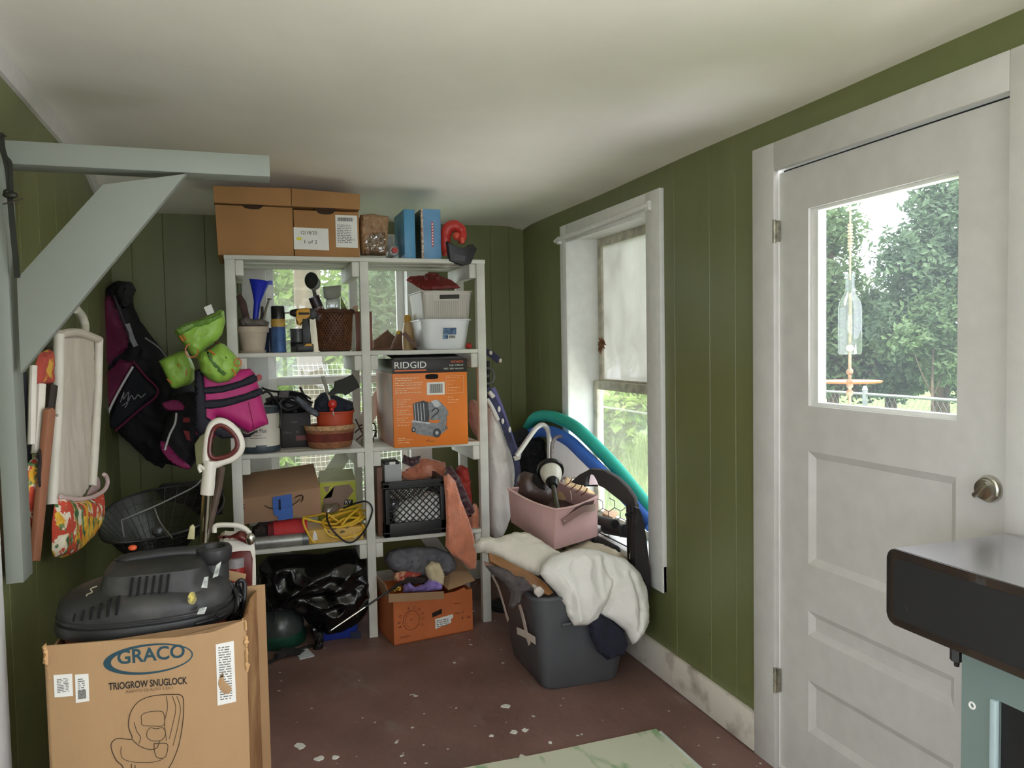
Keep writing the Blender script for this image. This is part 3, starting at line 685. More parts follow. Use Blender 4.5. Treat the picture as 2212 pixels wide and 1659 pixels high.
# red and black plastic tool over the corner
t = thing('plastic_tool', 'red hooked plastic tool with black base hanging over the shelf corner', 'tool')
RED = mat('red_plastic', (192, 50, 42), .38, var=.12, vs=14)
b = B(); b.tube([(1.0011,3.93,1.92),(0.9954,3.92,1.9942),(1.0039,3.91,2.0494),(1.0358,3.9,2.0677),(1.0671,3.89,2.0531),(1.0758,3.88,2.0191),(1.0649,3.87,1.98)], [.02, .026, .03, .03, .026, .022, .018], 14); make('hook', b, RED, t)
b = B(); b.ball((1.044,3.88,2.0135), (.02, .02, .022), 12); b.ball((1.0673,3.86,1.9904), (.014, .014, .018), 12); make('trigger', b, mat('coral_plastic', (214, 84, 66), .4), t)
b = B(); b.prism((((0.0,3.85,0.0),0,0),[(0.9896,1.9848),(1.0322,1.951),(1.0756,1.9427),(1.103,1.969),(1.1227,1.9719),(1.1443,1.9489),(1.1108,1.8732),(1.0666,1.8631),(1.0018,1.8853)]), .05, .0, .006); make('base', b, BLACK, t)
b = B(); b.prism((((0.0,3.85,0.0),0,0),[(1.0242,1.9206),(1.0822,1.9078),(1.0743,1.882),(1.0236,1.8927)]), .003, .002); make('pad', b, mat('grey_rubber', (80, 80, 84), .7), t)

# ---- second row, left bay (on the 1.437 boards)
Z1 = 1.438
t = thing('flower_pot', 'pale clay flower pot holding garden tools, left end of the upper shelf', 'flower pot')
c = (0.0438,4.02,1.4484); c = (c[0], c[1], Z1); k_ = 3.83 / 1686
CLAY = mat('pale_clay', (196, 180, 160), .85, var=.12, vs=14, bump=.1)
b = B(); b.lathe([(.052, .006), (.068, .1), (.076, .1), (.078, .128), (.07, .128), (.062, .09), (.05, .02)], c, seg=32); make('pot', b, CLAY, t)
b = B(); b.lathe([(.058, 0), (.062, .012), (.056, .013)], c, seg=30); make('saucer', b, CLAY, t)
b = B(); b.puff((((0.0,4.0,0.0),0,0),[(-0.0143,1.5613),(-0.0172,1.6014),(0.0128,1.6146),(0.0507,1.601),(0.0893,1.6052),(0.1232,1.587),(0.1137,1.56)]), .045, .05, .03, .008, .012, (40, 40), 4, 1); solo('grey_rag', 'grey rag stuffed in the top of the clay flower pot', 'rag', b, mat('grey_cloth', (112, 104, 98), .9, var=.2))
RUST = mat('rusty_steel', (74, 52, 44), .6, .5, var=.4, vs=20)
t = thing('garden_trowel', 'rusty trowel blade sticking up in the clay pot', 'trowel'); b = B(); b.prism((((0.0,4.03,0.0),0,0),[(0.0058,1.5934),(-0.0263,1.7146),(-0.0047,1.7281),(0.0196,1.6878),(0.0357,1.5932)]), .006, 0, .001); make('blade', b, RUST, t)
b = B(); b.tube([(0.0212,4.03,1.6068),(0.0322,4.03,1.5526)], .006); make('shank', b, RUST, t)
t = thing('funnel', 'deep blue plastic funnel standing upside in the clay pot', 'funnel'); c1 = V((0.0856,4.05,1.7933)); c2 = V((0.0714,4.05,1.689)); ax = (c2 - c1); h_ = ax.length
b = B(); b.lathe([(.052, 0), (.049, .003), (.03, h_ * .55), (.018, h_ * .97), (.0165, h_), (.013, h_ * 1.95), (.011, h_ * 1.95), (.014, h_), (.047, .004)], c1, ax, 28, cap=False); make('cone', b, mat('blue_plastic', (36, 52, 190), .35), t)
b = B(); b.box(c1.x + .04, c1.x + .06, 4.045, 4.055, c1.z - .02, c1.z + .0); make('tab', b, MATS['blue_plastic'], t)
t = thing('pliers', 'worn steel pliers handles poking out of the clay pot', 'pliers'); b = B()
b.tube([(0.0885,4.0,1.5783),(0.1078,4.0,1.6456),(0.1245,4.0,1.6951)], [.007, .005]); b.ball((0.1268,4.0,1.6996), (.011, .006, .005), 8); make('handle', b, mat('old_steel', (120, 112, 98), .45, .7, var=.3), t)
b = B(); b.tube([(0.0799,4.0,1.5783),(0.0901,4.01,1.6236),(0.0915,4.01,1.6642)], [.008, .007]); make('handle', b, mat('dark_grip', (36, 30, 30), .6), t)
# aerosol can
t = thing('spray_can', 'blue aerosol can with black cap standing beside the flower pot', 'spray can'); c = (0.1644,4.0,1.4461); c = V((c[0], c[1], Z1)); r_ = .034
b = B(); b.lathe([(r_, 0), (r_ + .001, .003), (r_, .006), (r_, .158), (r_ - .002, .162)], c, seg=30); make('body', b, mat('can_blue', (70, 104, 158), .35, .3, var=.35, vs=22), t)
b = B(); b.lathe([(r_ + .0006, .125), (r_ + .0006, .16), (r_ - .003, .168)], c, seg=30, cap=False); make('label_band', b, mat('can_yellow', (186, 150, 70), .4, var=.3, vs=40), t)
b = B(); b.lathe([(r_ - .001, .16), (r_ - .001, .222), (r_ - .004, .227)], c, seg=30); make('cap', b, mat('gloss_black', (20, 20, 22), .25), t)
b = B(); c = (0.1402,4.12,1.4466); b.lathe([(.03, 0), (.031, .09), (.02, .11), (.014, .125)], (c[0] - .015, 4.14, Z1), seg=20)
solo('blue_jar', 'dark blue bottle half hidden behind the aerosol can', 'bottle', b, mat('navy_glass', (44, 58, 92), .2, var=.2))
# cordless drill
t = thing('cordless_drill', 'yellow and black cordless drill standing on its battery', 'drill')
YEL = mat('tool_yellow', (206, 152, 40), .45, var=.1, vs=30)
FD = (0, 3.99, 0)
b = B(); b.prism((((0.0,3.99,0.0),0,0),[(0.2488,1.6403),(0.2623,1.6516),(0.3001,1.6561),(0.3222,1.6515),(0.3209,1.6081),(0.2808,1.6037),(0.2731,1.5696),(0.2534,1.5766),(0.2498,1.6039)]), .055, .0, .008, 0); make('housing', b, YEL, t)
b = B(); b.prism((((0.0,3.99,0.0),0,0),[(0.3133,1.6538),(0.3401,1.6537),(0.3531,1.64),(0.3523,1.6125),(0.334,1.5988),(0.3118,1.6035)]), .058, .002, .01, 0); b.prism((((0.0,3.985,0.0),0,0),[(0.2782,1.6035),(0.3136,1.6033),(0.3159,1.5302),(0.3208,1.4706),(0.2764,1.4713),(0.2785,1.542)]), .045, .0, .008); make('grip', b, BLACK, t)
b = B(); b.lathe([(.01, 0), (.017, .012), (.021, .03), (.022, .05)], V((0.2213,4.015,1.6324)), (1, 0, 0), 18); make('chuck', b, mat('chuck_dark', (48, 40, 36), .4, .4), t)
b = B(); b.lathe([(.002, 0), (.003, .005), (.003, .035)], V((0.1949,4.015,1.6325)), (1, 0, 0), 8); make('bit', b, BLACK, t)
b = B(); z_ = (0.268,3.99,1.4738)[2]; x0, x1 = (0.2455,3.99,1.4628)[0], (0.3276,3.99,1.4613)[0]; b.box(x0, x1, 3.965, 4.06, Z1, z_ + .004, .006); make('battery', b, BLACK, t)
b = B(); b.prism((((0.0,3.963,0.0),0,0),[(0.2791,1.4666),(0.2928,1.48),(0.3149,1.4797),(0.3233,1.4658)]), .02, .003, .002); make('latch', b, YEL, t)
f = ((0, 3.99, 0), 0, 0); a_, c_ = (((0.0,3.99,0.0),0,0),[(0.2613,1.6175),(0.3128,1.6378)])[1]; b = B(); b.fbox(f, a_[0], c_[0], a_[1] + .005, a_[1] + .016, .0015, 0); make('nameplate', b, INK, t)
b = B(); x0, x1 = (0.2277,4.12,1.5106)[0], (0.3052,4.12,1.5095)[0]; z_ = (0.2564,4.12,1.5573)[2]
b.lathe([(.045, 0), (.046, .004), (.045, z_ - Z1 - .012), (.047, z_ - Z1 - .01), (.047, z_ - Z1)], ((x0 + x1) / 2, 4.15, Z1), seg=26, sx=(x1 - x0) / .092)
t = thing('tin', 'grey lidded tin with dark label standing behind the drill', 'tin'); make('can', b, mat('dull_tin', (120, 122, 120), .4, .5, var=.3), t)
b = B(); b.lathe([(.046, .03), (.0465, .031), (.0465, .05), (.046, .051)], ((x0 + x1) / 2, 4.15, Z1), seg=26, sx=(x1 - x0) / .092 * 1.01, cap=False); make('paper_label', b, INK, t)
# woven basket
t = thing('woven_basket', 'dark brown woven basket full of odds and ends on the upper shelf', 'basket')
WICK = mat('dark_wicker', (112, 68, 38), .55, var=.4, vs=40, bump=.2)
c = V(((0.4384,4.04,1.4361)[0], 4.04, Z1)); hb = .205; rb, rt_ = .078, .092
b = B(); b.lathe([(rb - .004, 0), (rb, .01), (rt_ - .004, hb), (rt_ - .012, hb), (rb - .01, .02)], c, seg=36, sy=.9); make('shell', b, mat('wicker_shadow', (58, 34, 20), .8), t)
b = B(); N_ = 34
for i in range(N_):
    for d in (1, -1):
        pts = []
        for j in range(9):
            q = j / 8; r = rb + (rt_ - rb) * q + .0012 * (1 if (i + j + (d > 0)) % 2 else -.4); w = 2 * pi * i / N_ + d * q * 1.5
            pts.append(c + V((r * cos(w), r * sin(w) * .9, .006 + hb * q * .97)))
        b.tube(pts, .0026, 4, True, False, 2, False)
make('weave', b, WICK, t)
b = B(); b.tube([c + V(((rt_ + .001) * cos(2 * pi * i / 24), (rt_ + .001) * sin(2 * pi * i / 24) * .9, hb - .004 + .003 * sin(i * 2.6))) for i in range(24)], .011, 8, True, True, 3); make('rim', b, mat('wicker_rim', (82, 48, 28), .6, var=.3, vs=50), t)
# things in the basket
t = thing('round_brush', 'black round-headed brush standing in the woven basket', 'brush'); b = B(); b.ball((0.3343,4.06,1.7966), (.034, .034, .042), 16); make('head', b, mat('black_foam', (30, 32, 26), .85, bump=.3, bs=200), t)
b = B(); b.ball((0.3461,4.07,1.7836), (.033, .03, .036), 16); make('ferrule', b, mat('grey_plastic', (140, 142, 136), .4), t)
b = B(); b.tube([(0.3433,4.07,1.765),(0.3529,4.07,1.7068),(0.3763,4.06,1.6012)], .0095); make('handle', b, mat('grey_green_handle', (70, 74, 58), .5), t)
t = thing('leaning_spray_can', 'dark spray can with white label tilted in the woven basket', 'spray can'); c1, c2 = V((0.336,4.0,1.7138)), V((0.3794,4.02,1.5997)); ax = c2 - c1
b = B(); b.lathe([(.0, 0), (.026, .002), (.027, .006), (.027, .055)], c1, ax, 24); make('cap', b, mat('maroon_black', (36, 22, 32), .35), t)
b = B(); b.lathe([(.028, .055), (.028, ax.length)], c1, ax, 24); make('body', b, mat('grey_metal', (128, 124, 122), .35, .5, var=.4), t)
b = B(); b.lathe([(.0285, .06), (.0288, .061), (.0288, .094), (.0285, .095)], c1, ax, 24, cap=False); make('paper_label', b, mat('label_red_white', (206, 200, 200), .6, var=.8, vs=30, col2=(84, 44, 48), thr=(.48, .52)), t)
t = thing('glass_jar', 'clear jar with square grey lid in the woven basket', 'jar'); b = B(); b.prism((((0.0,4.06,0.0),0,0),[(0.3926,1.7669),(0.4803,1.7746),(0.4787,1.7182),(0.4552,1.7064),(0.4137,1.704),(0.3957,1.7156)]), .07, 0, .006); make('lid', b, mat('grey_green_lid', (128, 128, 112), .5, var=.1), t)
b = B(); b.prism((((0.0,4.065,0.0),0,0),[(0.4073,1.7043),(0.4745,1.7115),(0.4725,1.6432),(0.4055,1.6434)]), .06, 0, .008); make('jar', b, glassmat('jar_glass', (225, 228, 226), gloss=.25, haze=.5, hazecol=(200, 200, 204), hs=20), t)
b = B(); b.prism((((0.0,4.07,0.0),0,0),[(0.4798,1.7142),(0.5128,1.6433),(0.4778,1.6434)]), .02); solo('green_scrap', 'small dull green card scrap behind the glass jar', 'card', b, mat('dull_green', (120, 132, 70), .7))
t = thing('wooden_board', 'reddish wooden board standing beside the woven basket', 'board'); b = B(); x0 = (0.5414,4.0,1.5745)[0]; z_ = (0.5688,4.0,1.6398)[2]; b.box(x0, x0 + .085, 4.02, 4.04, Z1, z_, .004)
make('board', b, mat('red_wood', (122, 66, 44), .45, var=.3, vs=6, stretch=(6, 1, .6)), t)
b = B(); b.prism((((0.0,4.06,0.0),0,0),[(0.5376,1.6522),(0.5427,1.6688),(0.5616,1.6735),(0.5626,1.6237),(0.5391,1.6239)]), .04, 0, .002); solo('beige_block', 'small beige block peeking over the woven basket rim', 'block', b, mat('beige', (196, 166, 140), .8))

# ---- second row, right bay
BP = mat('brown_paper', (124, 92, 74), .8, var=.3, vs=10, bump=.15)
b = B(); o_ = (0.6928,4.0,1.4383)
for i, (pxs) in enumerate(((((0.0,3.99,0.0),0,20),[(0.6963,1.5307),(0.7063,1.5902),(0.7952,1.6581),(0.86,1.5906),(0.9156,1.5406),(0.8652,1.5273)]), (((0.0,4.04,0.0),0,10),[(0.7564,1.4593),(0.8087,1.5652),(0.8296,1.5676),(0.9337,1.4742),(0.9247,1.4561)]), (((0.0,4.12,0.0),0,15),[(0.8519,1.4721),(0.8886,1.6002),(0.9109,1.6056),(0.9673,1.5174),(0.9691,1.4697)]))):
    b = B(); b.puff(pxs, .012, .012, .008, .009, .006, (22, 22), i * 5, 1)
    solo('brown_paper', ('crumpled brown paper sheet at the front left of the right upper shelf', 'brown paper sheet bent like a tent in the middle of the paper heap', 'brown paper sheet leaning at the back near the white basin')[i], 'paper', b, BP, 'brown papers on the right upper shelf')
b = B(); b.hexa([(0.7739,4.0,1.5202), (0.8399,4.0,1.4474), (0.8572,4.0,1.4567), (0.7936,4.0,1.5343), (0.7971,4.12,1.5223), (0.8651,4.12,1.4474), (0.883,4.12,1.4569), (0.8174,4.12,1.5368)], .002); solo('stiff_card', 'stiff brown card lying slanted over the brown papers', 'card', b, mat('brown_card', (108, 84, 72), .8))
b = B(); c = (0.7886,4.1,1.5318); b.ball((c[0] - .01, 4.12, c[2]), (.012, .01, .01), 8); solo('yellow_bit', 'little yellow cap showing above the brown paper', 'cap', b, mat('bright_yellow', (222, 186, 60), .5))
t = thing('amber_bottle', 'amber bottle with yellow top behind the white basin', 'bottle'); c = V(((0.8452,4.16,1.5275)[0], 4.2, Z1)); b = B(); b.lathe([(.03, 0), (.032, .06), (.026, .12), (.018, .15)], c, seg=20); make('bottle', b, mat('amber', (206, 174, 122), .3, var=.2), t)
b = B(); b.lathe([(.02, .15), (.022, .152), (.02, .18), (.012, .19)], c, seg=18); make('cap', b, mat('amber_cap', (206, 156, 66), .5), t)
def tub(b, x0, x1, y0, y1, z0, z1, ins, th=.006, rr=.03, lip=0):
    """open rounded tub, base inset by ins"""
    def ring(ax0, ax1, ay0, ay1, z, r):
        pts = []
        for cx, cy, a0 in ((ax1 - r, ay0 + r, -90), (ax1 - r, ay1 - r, 0), (ax0 + r, ay1 - r, 90), (ax0 + r, ay0 + r, 180)):
            for k in range(6): a = radians(a0 + 18 * k); pts.append((cx + r * cos(a), cy + r * sin(a), z))
        return pts
    rs = [ring(x0 + ins + .008, x1 - ins - .008, y0 + ins + .008, y1 - ins - .008, z0, rr), ring(x0 + ins, x1 - ins, y0 + ins, y1 - ins, z0 + .01, rr)]
    for q in (.33, .66): rs.append(ring(x0 + ins * (1 - q), x1 - ins * (1 - q), y0 + ins * (1 - q), y1 - ins * (1 - q), z0 + (z1 - z0) * q, rr))
    if lip: rs += [ring(x0, x1, y0, y1, z1 - lip, rr), ring(x0 - lip, x1 + lip, y0 - lip, y1 + lip, z1 - lip * .9, rr + lip), ring(x0 - lip, x1 + lip, y0 - lip, y1 + lip, z1, rr + lip)]
    else: rs.append(ring(x0, x1, y0, y1, z1, rr))
    rs += [ring(x0 + th, x1 - th, y0 + th, y1 - th, z1, rr - th * .5), ring(x0 + ins + th, x1 - ins - th, y0 + ins + th, y1 - ins - th, z0 + .012, rr - th * .5)]
    n_ = len(rs[0]); vs = [p for r in rs for p in r]; fs = [(i * n_ + j, i * n_ + (j + 1) % n_, (i + 1) * n_ + (j + 1) % n_, (i + 1) * n_ + j) for i in range(len(rs) - 1) for j in range(n_)]
    fs += [list(range(n_))[::-1], [(len(rs) - 1) * n_ + j for j in range(n_)]]
    return b.add(vs, fs)
t = thing('white_basin', 'white plastic basin with a blue sticker under the grey bin', 'basin')
x0, x1 = (0.8606,3.9,1.5921)[0], (1.1239,3.9,1.5904)[0]; zt_ = (0.9763,3.9,1.5937)[2]
b = B(); tub(b, x0, x1, 3.91, 4.24, Z1, zt_, .022, rr=.05, lip=.008); make('tub', b, mat('white_plastic', (232, 234, 236), .3, var=.03), t)
L_ = (((0.0,3.92,0.0),0,4),[(0.9999,1.556),(1.0706,1.5577),(1.0657,1.4987),(0.9975,1.4972)]); f = L_[0]; f = ((f[0][0], 3.915, f[0][2]), 0, 0)
L_ = (((0.0,3.912,1.48),0,-5),[(0.9694,0.0693),(1.038,0.071),(1.0356,0.0138),(0.9694,0.0123)]); a = make('sticker', quad(L_, .004, .006), PAPER, t)
f, P = L_; b = B(); b.fbox(f, P[3][0], P[1][0], P[3][1] + .022, P[0][1], .0075, .005); b.fbox(f, P[3][0], P[3][0] + .025, P[3][1], P[3][1] + .02, .0075, .005); make('print', b, mat('sticker_blue', (96, 130, 170), .5, var=.6, vs=60, col2=(40, 56, 84)), a)
b = B(); barcode(b, f, P[3][0] + .03, P[3][1] + .004, P[1][0] - .006, P[3][1] + .018, .0078); make('barcode', b, INK, a)
t = thing('grey_bin', 'light grey ribbed plastic bin stacked on the white basin', 'bin')
BIN = mat('warm_grey_plastic', (196, 190, 180), .45, var=.03)
x0, x1 = (0.8632,3.91,1.7096)[0], (1.1319,3.91,1.7105)[0]; z0, z1 = zt_ - .02, (0.9821,3.91,1.7383)[2]
b = B(); tub(b, x0, x1, 3.915, 4.24, z0, z1, .016, rr=.022, lip=.006); make('tub', b, BIN, t)
b = B(); f = ((0, 3.915, z0), 0, -6)
for i in range(24):
    u = x0 + .022 + (x1 - x0 - .044) * i / 23
    if i % 1 == 0: b.fbox(f, u - .002, u + .002, .012, (z1 - z0) * .5, -.012, -.02) if False else b.tube([(u, 3.9285, z0 + .016), (u, 3.9165, z1 - (.052 if .2 < i / 23 < .78 else .02))], .0024, 5, False)
make('ribs', b, BIN, t)
b = B(); b.prism((((0.0,3.9165,0.0),0,0),[(0.9589,1.7174),(1.0619,1.7202),(1.0614,1.6988),(0.9584,1.6962)]), .012, .004, .002); make('hand_hole', b, mat('bin_hole', (60, 58, 54), .9), t)
t = thing('dustpan', 'dark red dustpan lying across the grey bin', 'dustpan'); b = B()
b.puff((((0.85,3.98,1.68),0,52),[(-0.0176,0.2134),(-0.0012,0.2362),(0.0853,0.2517),(0.1748,0.2489),(0.2301,0.2042),(0.2705,0.1416),(0.176,0.1316),(0.0606,0.1215),(0.0297,0.1563)]), .012, .01, .01, .008, .002, (10, 10), 1, 1); make('pan', b, mat('dark_red_plastic', (136, 44, 42), .45), t)
b = B(); b.tube([(0.9211,4.05,1.8088),(0.9401,4.12,1.8372),(0.9985,4.12,1.8379),(0.986,4.06,1.8127)], .009, 8); make('handle', b, MATS['dark_red_plastic'], t)
b = B(); c = (1.1384,3.96,1.4614); b.ball((c[0] - .01, 3.99, Z1 + .016), (.016, .02, .016), 10); solo('red_trinket', 'tiny red round trinket beside the white basin base', 'trinket', b, RED)


# ---- third row, left bay (on the .957 boards)
Z2 = .958
t = thing('paint_bucket', 'white lidded bucket with dark base band and clasp on the middle shelf', 'bucket'); c = V(((0.0617,4.0,0.9495)[0], 4.0, Z2)); r_ = .092; hb = .19
b = B(); b.lathe([(r_ - .004, 0), (r_, .004), (r_, hb)], c, seg=36); make('body', b, mat('bucket_white', (218, 214, 200), .5, var=.08, vs=6), t)
b = B(); b.lathe([(r_ + .001, 0), (r_ + .003, .004), (r_ + .003, .026), (r_ + .001, .03)], c, seg=36, cap=False); b.prism((((0.0,3.903,0.0),0,0),[(0.0403,0.9962),(0.0888,0.9956),(0.088,0.9711),(0.0395,0.9718)]), .008, .004, .002); make('base_band', b, mat('slate_plastic', (52, 64, 72), .4), t)
b = B(); b.lathe([(r_ + .003, hb - .002), (r_ + .004, hb + .024), (r_ - .002, hb + .03), (.04, hb + .034), (.0, hb + .034)], c, seg=36, cap=False); make('lid', b, MATS['slate_plastic'], t)
def wrap_text(s, c, r, z, w, h, a0=-90):
    b0 = B().text(s, ((0, 0, 0), 0, 0), 0, 0, w, h, 0); b1 = B(); vs = []
    for p in b0.v:
        a = radians(a0) + (p.x - w / 2) / r; vs.append(c + V((cos(a) * r, sin(a) * r, z + p.z)))
    return b1.add(vs, b0.f)
b = wrap_text('Muse Plus', c, r_ + .0012, .098, .085, .02, -98); b2 = wrap_text('Interior', c, r_ + .0012, .083, .04, .008, -98); b.add(b2.v, b2.f)
for k in range(16): a = radians(-120 + k * 3); b.box(c.x + cos(a) * (r_ + .0008) - .002, c.x + cos(a) * (r_ + .0008) + .002, c.y + sin(a) * (r_ + .0008) - .0006, c.y + sin(a) * (r_ + .0008) + .0004, Z2 + .072, Z2 + .074)
make('lettering', b, INK, t)
t = thing('tool_case', 'black carton with faint print between the bucket and striped planter', 'box'); x0, x1 = (0.1632,4.06,1.0477)[0], (0.3094,4.06,1.04)[0]; z1 = (0.2173,4.06,1.1336)[2]
b = B(); b.box(x0, x1, 4.06, 4.24, Z2, z1, .006); make('case', b, mat('charcoal_box', (44, 40, 40), .6, var=.15), t)
b = B(); f = ((0, 4.06, 0), 0, 0); b.text('edge', f, x0 + .05, Z2 + .125, .03, .009); b.text('On  9', f, x0 + .01, Z2 + .072, .075, .011); make('lettering', b, GREYINK, t)
b = B(); b.fbox(f, x0 + .07, x1 - .015, Z2 + .035, Z2 + .06, .001, 0); make('print', b, mat('dusty_rose', (116, 66, 66), .6), t)
# tangled cables
CABLE = mat('black_rubber', (24, 24, 24), .5, var=.1)
t = thing('cable_tangle', 'tangle of black power cables on top of the bucket and black carton', 'cables')
for i in range(5):
    b = B()
    if i == 0: b.tube([(0.0784,4.0,1.2669),(0.1088,4.02,1.2536),(0.1538,4.06,1.2431),(0.2104,4.08,1.2401),(0.2659,4.07,1.2292),(0.2912,4.05,1.2153),(0.3134,4.05,1.2004)], .0055, 8)
    if i == 1: b.tube([(0.0775,4.0,1.2398),(0.1037,4.0,1.2479),(0.1289,4.0,1.2197),(0.1452,3.99,1.1968),(0.1591,3.93,1.164),(0.1591,3.915,1.1181),(0.1511,3.91,1.0741)], .006, 8)
    if i == 2: b.tube([(0.1556,4.12,1.226),(0.245,4.1,1.2237),(0.277,4.08,1.2),(0.2417,4.08,1.1592),(0.1915,4.07,1.1527),(0.1635,4.07,1.1865),(0.2096,4.08,1.212),(0.2881,4.08,1.1902)], .011, 8)
    if i == 3: b.tube([(0.0972,4.06,1.1991),(0.1532,4.07,1.2101),(0.2435,4.1,1.1766),(0.2884,4.1,1.1511),(0.3074,4.1,1.174),(0.2442,4.1,1.2001)], .012, 8)
    if i == 4: b.tube([(0.263,4.08,1.2616),(0.28,4.08,1.2234),(0.2973,4.08,1.1945),(0.3236,4.1,1.178)], .006, 8)
    make('cable', b, CABLE, t)
b = B(); b.hexa([(0.1547,4.05,1.2135), (0.2057,4.05,1.2116), (0.2067,4.05,1.244), (0.1601,4.05,1.2457), (0.1562,4.09,1.2112), (0.2077,4.09,1.2092), (0.2088,4.09,1.242), (0.1617,4.09,1.2437)], .004); make('adapter', b, mat('grey_adapter', (88, 82, 82), .6), t)
b = B(); b.puff((((0.0,4.14,0.0),0,0),[(0.0875,1.1805),(0.1336,1.2163),(0.2469,1.2072),(0.2968,1.1814),(0.3091,1.1282),(0.1532,1.1234),(0.0905,1.1333)]), .04, .05, .03, .012, .012, (30, 30), 6, 1); solo('black_bag', 'black soft bag under the tangled cables', 'bag', b, mat('black_nylon', (26, 26, 30), .5, var=.2))
# striped planter, red pot and its contents
t = thing('striped_planter', 'low round planter with brown and red stripes on the middle shelf', 'planter'); c = V(((0.3987,4.02,0.9332)[0], 4.02, Z2)); r1 = .124
pr = [(r1 - .022, 0), (r1 - .018, .006), (r1 - .012, .03), (r1 - .006, .072), (r1, .094), (r1 + .003, .108), (r1 - .004, .112), (r1 - .012, .108), (r1 - .03, .02)]
b = B(); b.lathe(pr, c, seg=40, sy=.88); make('basket', b, mat('straw_brown', (156, 104, 70), .8, var=.35, vs=30, bump=.4, bs=60, stretch=(1, 1, 4)), t)
b = B(); b.lathe([(r1 - .0105, .032), (r1 - .0045, .074)], c, seg=40, sy=.88, cap=False); make('red_stripe', b, mat('stripe_red', (112, 44, 34), .75, var=.3, vs=20), t)
b = B(); b.lathe([(r1 - .001, .09), (r1 + .004, .1), (r1 + .0045, .109), (r1 - .002, .1135)], c, seg=40, sy=.88, cap=False); make('rim', b, mat('straw_pale', (196, 158, 116), .85, var=.4, vs=60, bump=.4), t)
t = thing('red_pot', 'orange-red plastic pot with stickers standing in the striped planter', 'pot'); c2 = V(((0.4251,4.02,1.0496)[0], 4.02, Z2 + .03)); zr = (0.4179,3.93,1.139)[2] - c2.z
b = B(); b.lathe([(.08, 0), (.09, zr - .012), (.098, zr - .01), (.1, zr), (.093, zr), (.084, .03)], c2, seg=32, sy=.85); make('pot', b, mat('terracotta_red', (196, 76, 42), .5, var=.12), t)
def onlathe(b, c, r0, r1_, h, a0, a1, z0, z1, sy=.85, e=.0015, k=6):
    rr = lambda z: r0 + (r1_ - r0) * z / h + e
    vs = []; 
    for i in range(k + 1):
        a = radians(a0 + (a1 - a0) * i / k)
        for z in (z0, z1): vs.append(c + V((cos(a) * rr(z), sin(a) * rr(z) * sy, z)))
    return b.add(vs, [(2 * i, 2 * i + 2, 2 * i + 3, 2 * i + 1) for i in range(k)])
b = onlathe(B(), c2, .08, .09, zr, -140, -108, .06, .085); make('grey_sticker', b, mat('sticker_grey', (176, 166, 158), .6), t)
b = onlathe(B(), c2, .08, .09, zr, -85, -50, .058, .082); make('blue_sticker', b, mat('sticker_dull_blue', (104, 128, 146), .6), t)
b = B(); b.puff((((0.0,4.02,0.0),0,0),[(0.318,1.1321),(0.329,1.1968),(0.3571,1.2284),(0.387,1.2366),(0.4254,1.2212),(0.4778,1.1956),(0.5168,1.1799),(0.5204,1.1419),(0.4826,1.1223),(0.4064,1.1187)]), .06, .06, .04, .008, .01, (30, 30), 8, 1); solo('navy_cloth_bundle', 'bundle of dark navy cloth stuffed in the orange-red pot', 'cloth', b, mat('navy_cloth', (36, 42, 56), .9, var=.25, vs=20, bump=.3))
b = B(); b.puff((((0.0,3.95,0.0),0,0),[(0.2222,1.2098),(0.2402,1.225),(0.2616,1.2083),(0.2959,1.1749),(0.3307,1.1506),(0.3478,1.1268),(0.3296,1.1162),(0.2946,1.1338),(0.2561,1.1721)]), .02, .02, .015, .008, .005, (40, 40), 2, 1); solo('work_glove', 'grey-blue work glove hanging over the black carton', 'glove', b, mat('glove_grey', (92, 96, 108), .8, var=.3, vs=20))
t = thing('wide_scraper', 'wide black scraper blade sticking out of the orange-red pot', 'scraper'); b = B(); b.prism((((0.0,4.0,0.0),12,-8),[(0.3878,1.3041),(0.4322,1.3162),(0.4793,1.3378),(0.499,1.309),(0.5191,1.2707),(0.481,1.2512),(0.4433,1.2296),(0.4288,1.242),(0.4005,1.2434),(0.368,1.231),(0.3539,1.2456),(0.3837,1.2719)]), .004, 0, .001); make('blade', b, mat('dark_blade', (52, 54, 46), .5, .3, var=.2), t)
b = B(); b.tube([(0.4098,4.0,1.2275),(0.373,4.0,1.2126),(0.3361,4.0,1.1885)], [.011, .014], 10); make('handle', b, BLACK, t)
t = thing('mixing_stick', 'pale stick rising from the orange-red pot', 'stick'); b = B(); b.tube([(0.3664,3.97,1.3159),(0.3893,3.955,1.226)], [.009, .008], 8, False); make('stick', b, mat('grey_stick', (172, 170, 158), .6, var=.2), t)
b = B(); b.tube([(0.3893,3.955,1.226),(0.402,3.94,1.1734),(0.4107,3.93,1.1232)], [.006, .003], 8); make('shaft', b, mat('shaft_white', (206, 196, 186), .5), t)
b = B(); c = (0.4045,3.92,1.1792); b.ball(c, (.022, .02, .024), 12); b.ball((c[0] - .004, c[1], c[2] - .024), (.012, .012, .014), 8); solo('red_ball', 'shiny red ball ornament on the orange-red pot', 'ball', b, mat('shiny_red', (206, 50, 40), .25, coat=.3))
t = thing('wire_coil', 'bent brown wires beside the middle shelf post', 'wire'); 
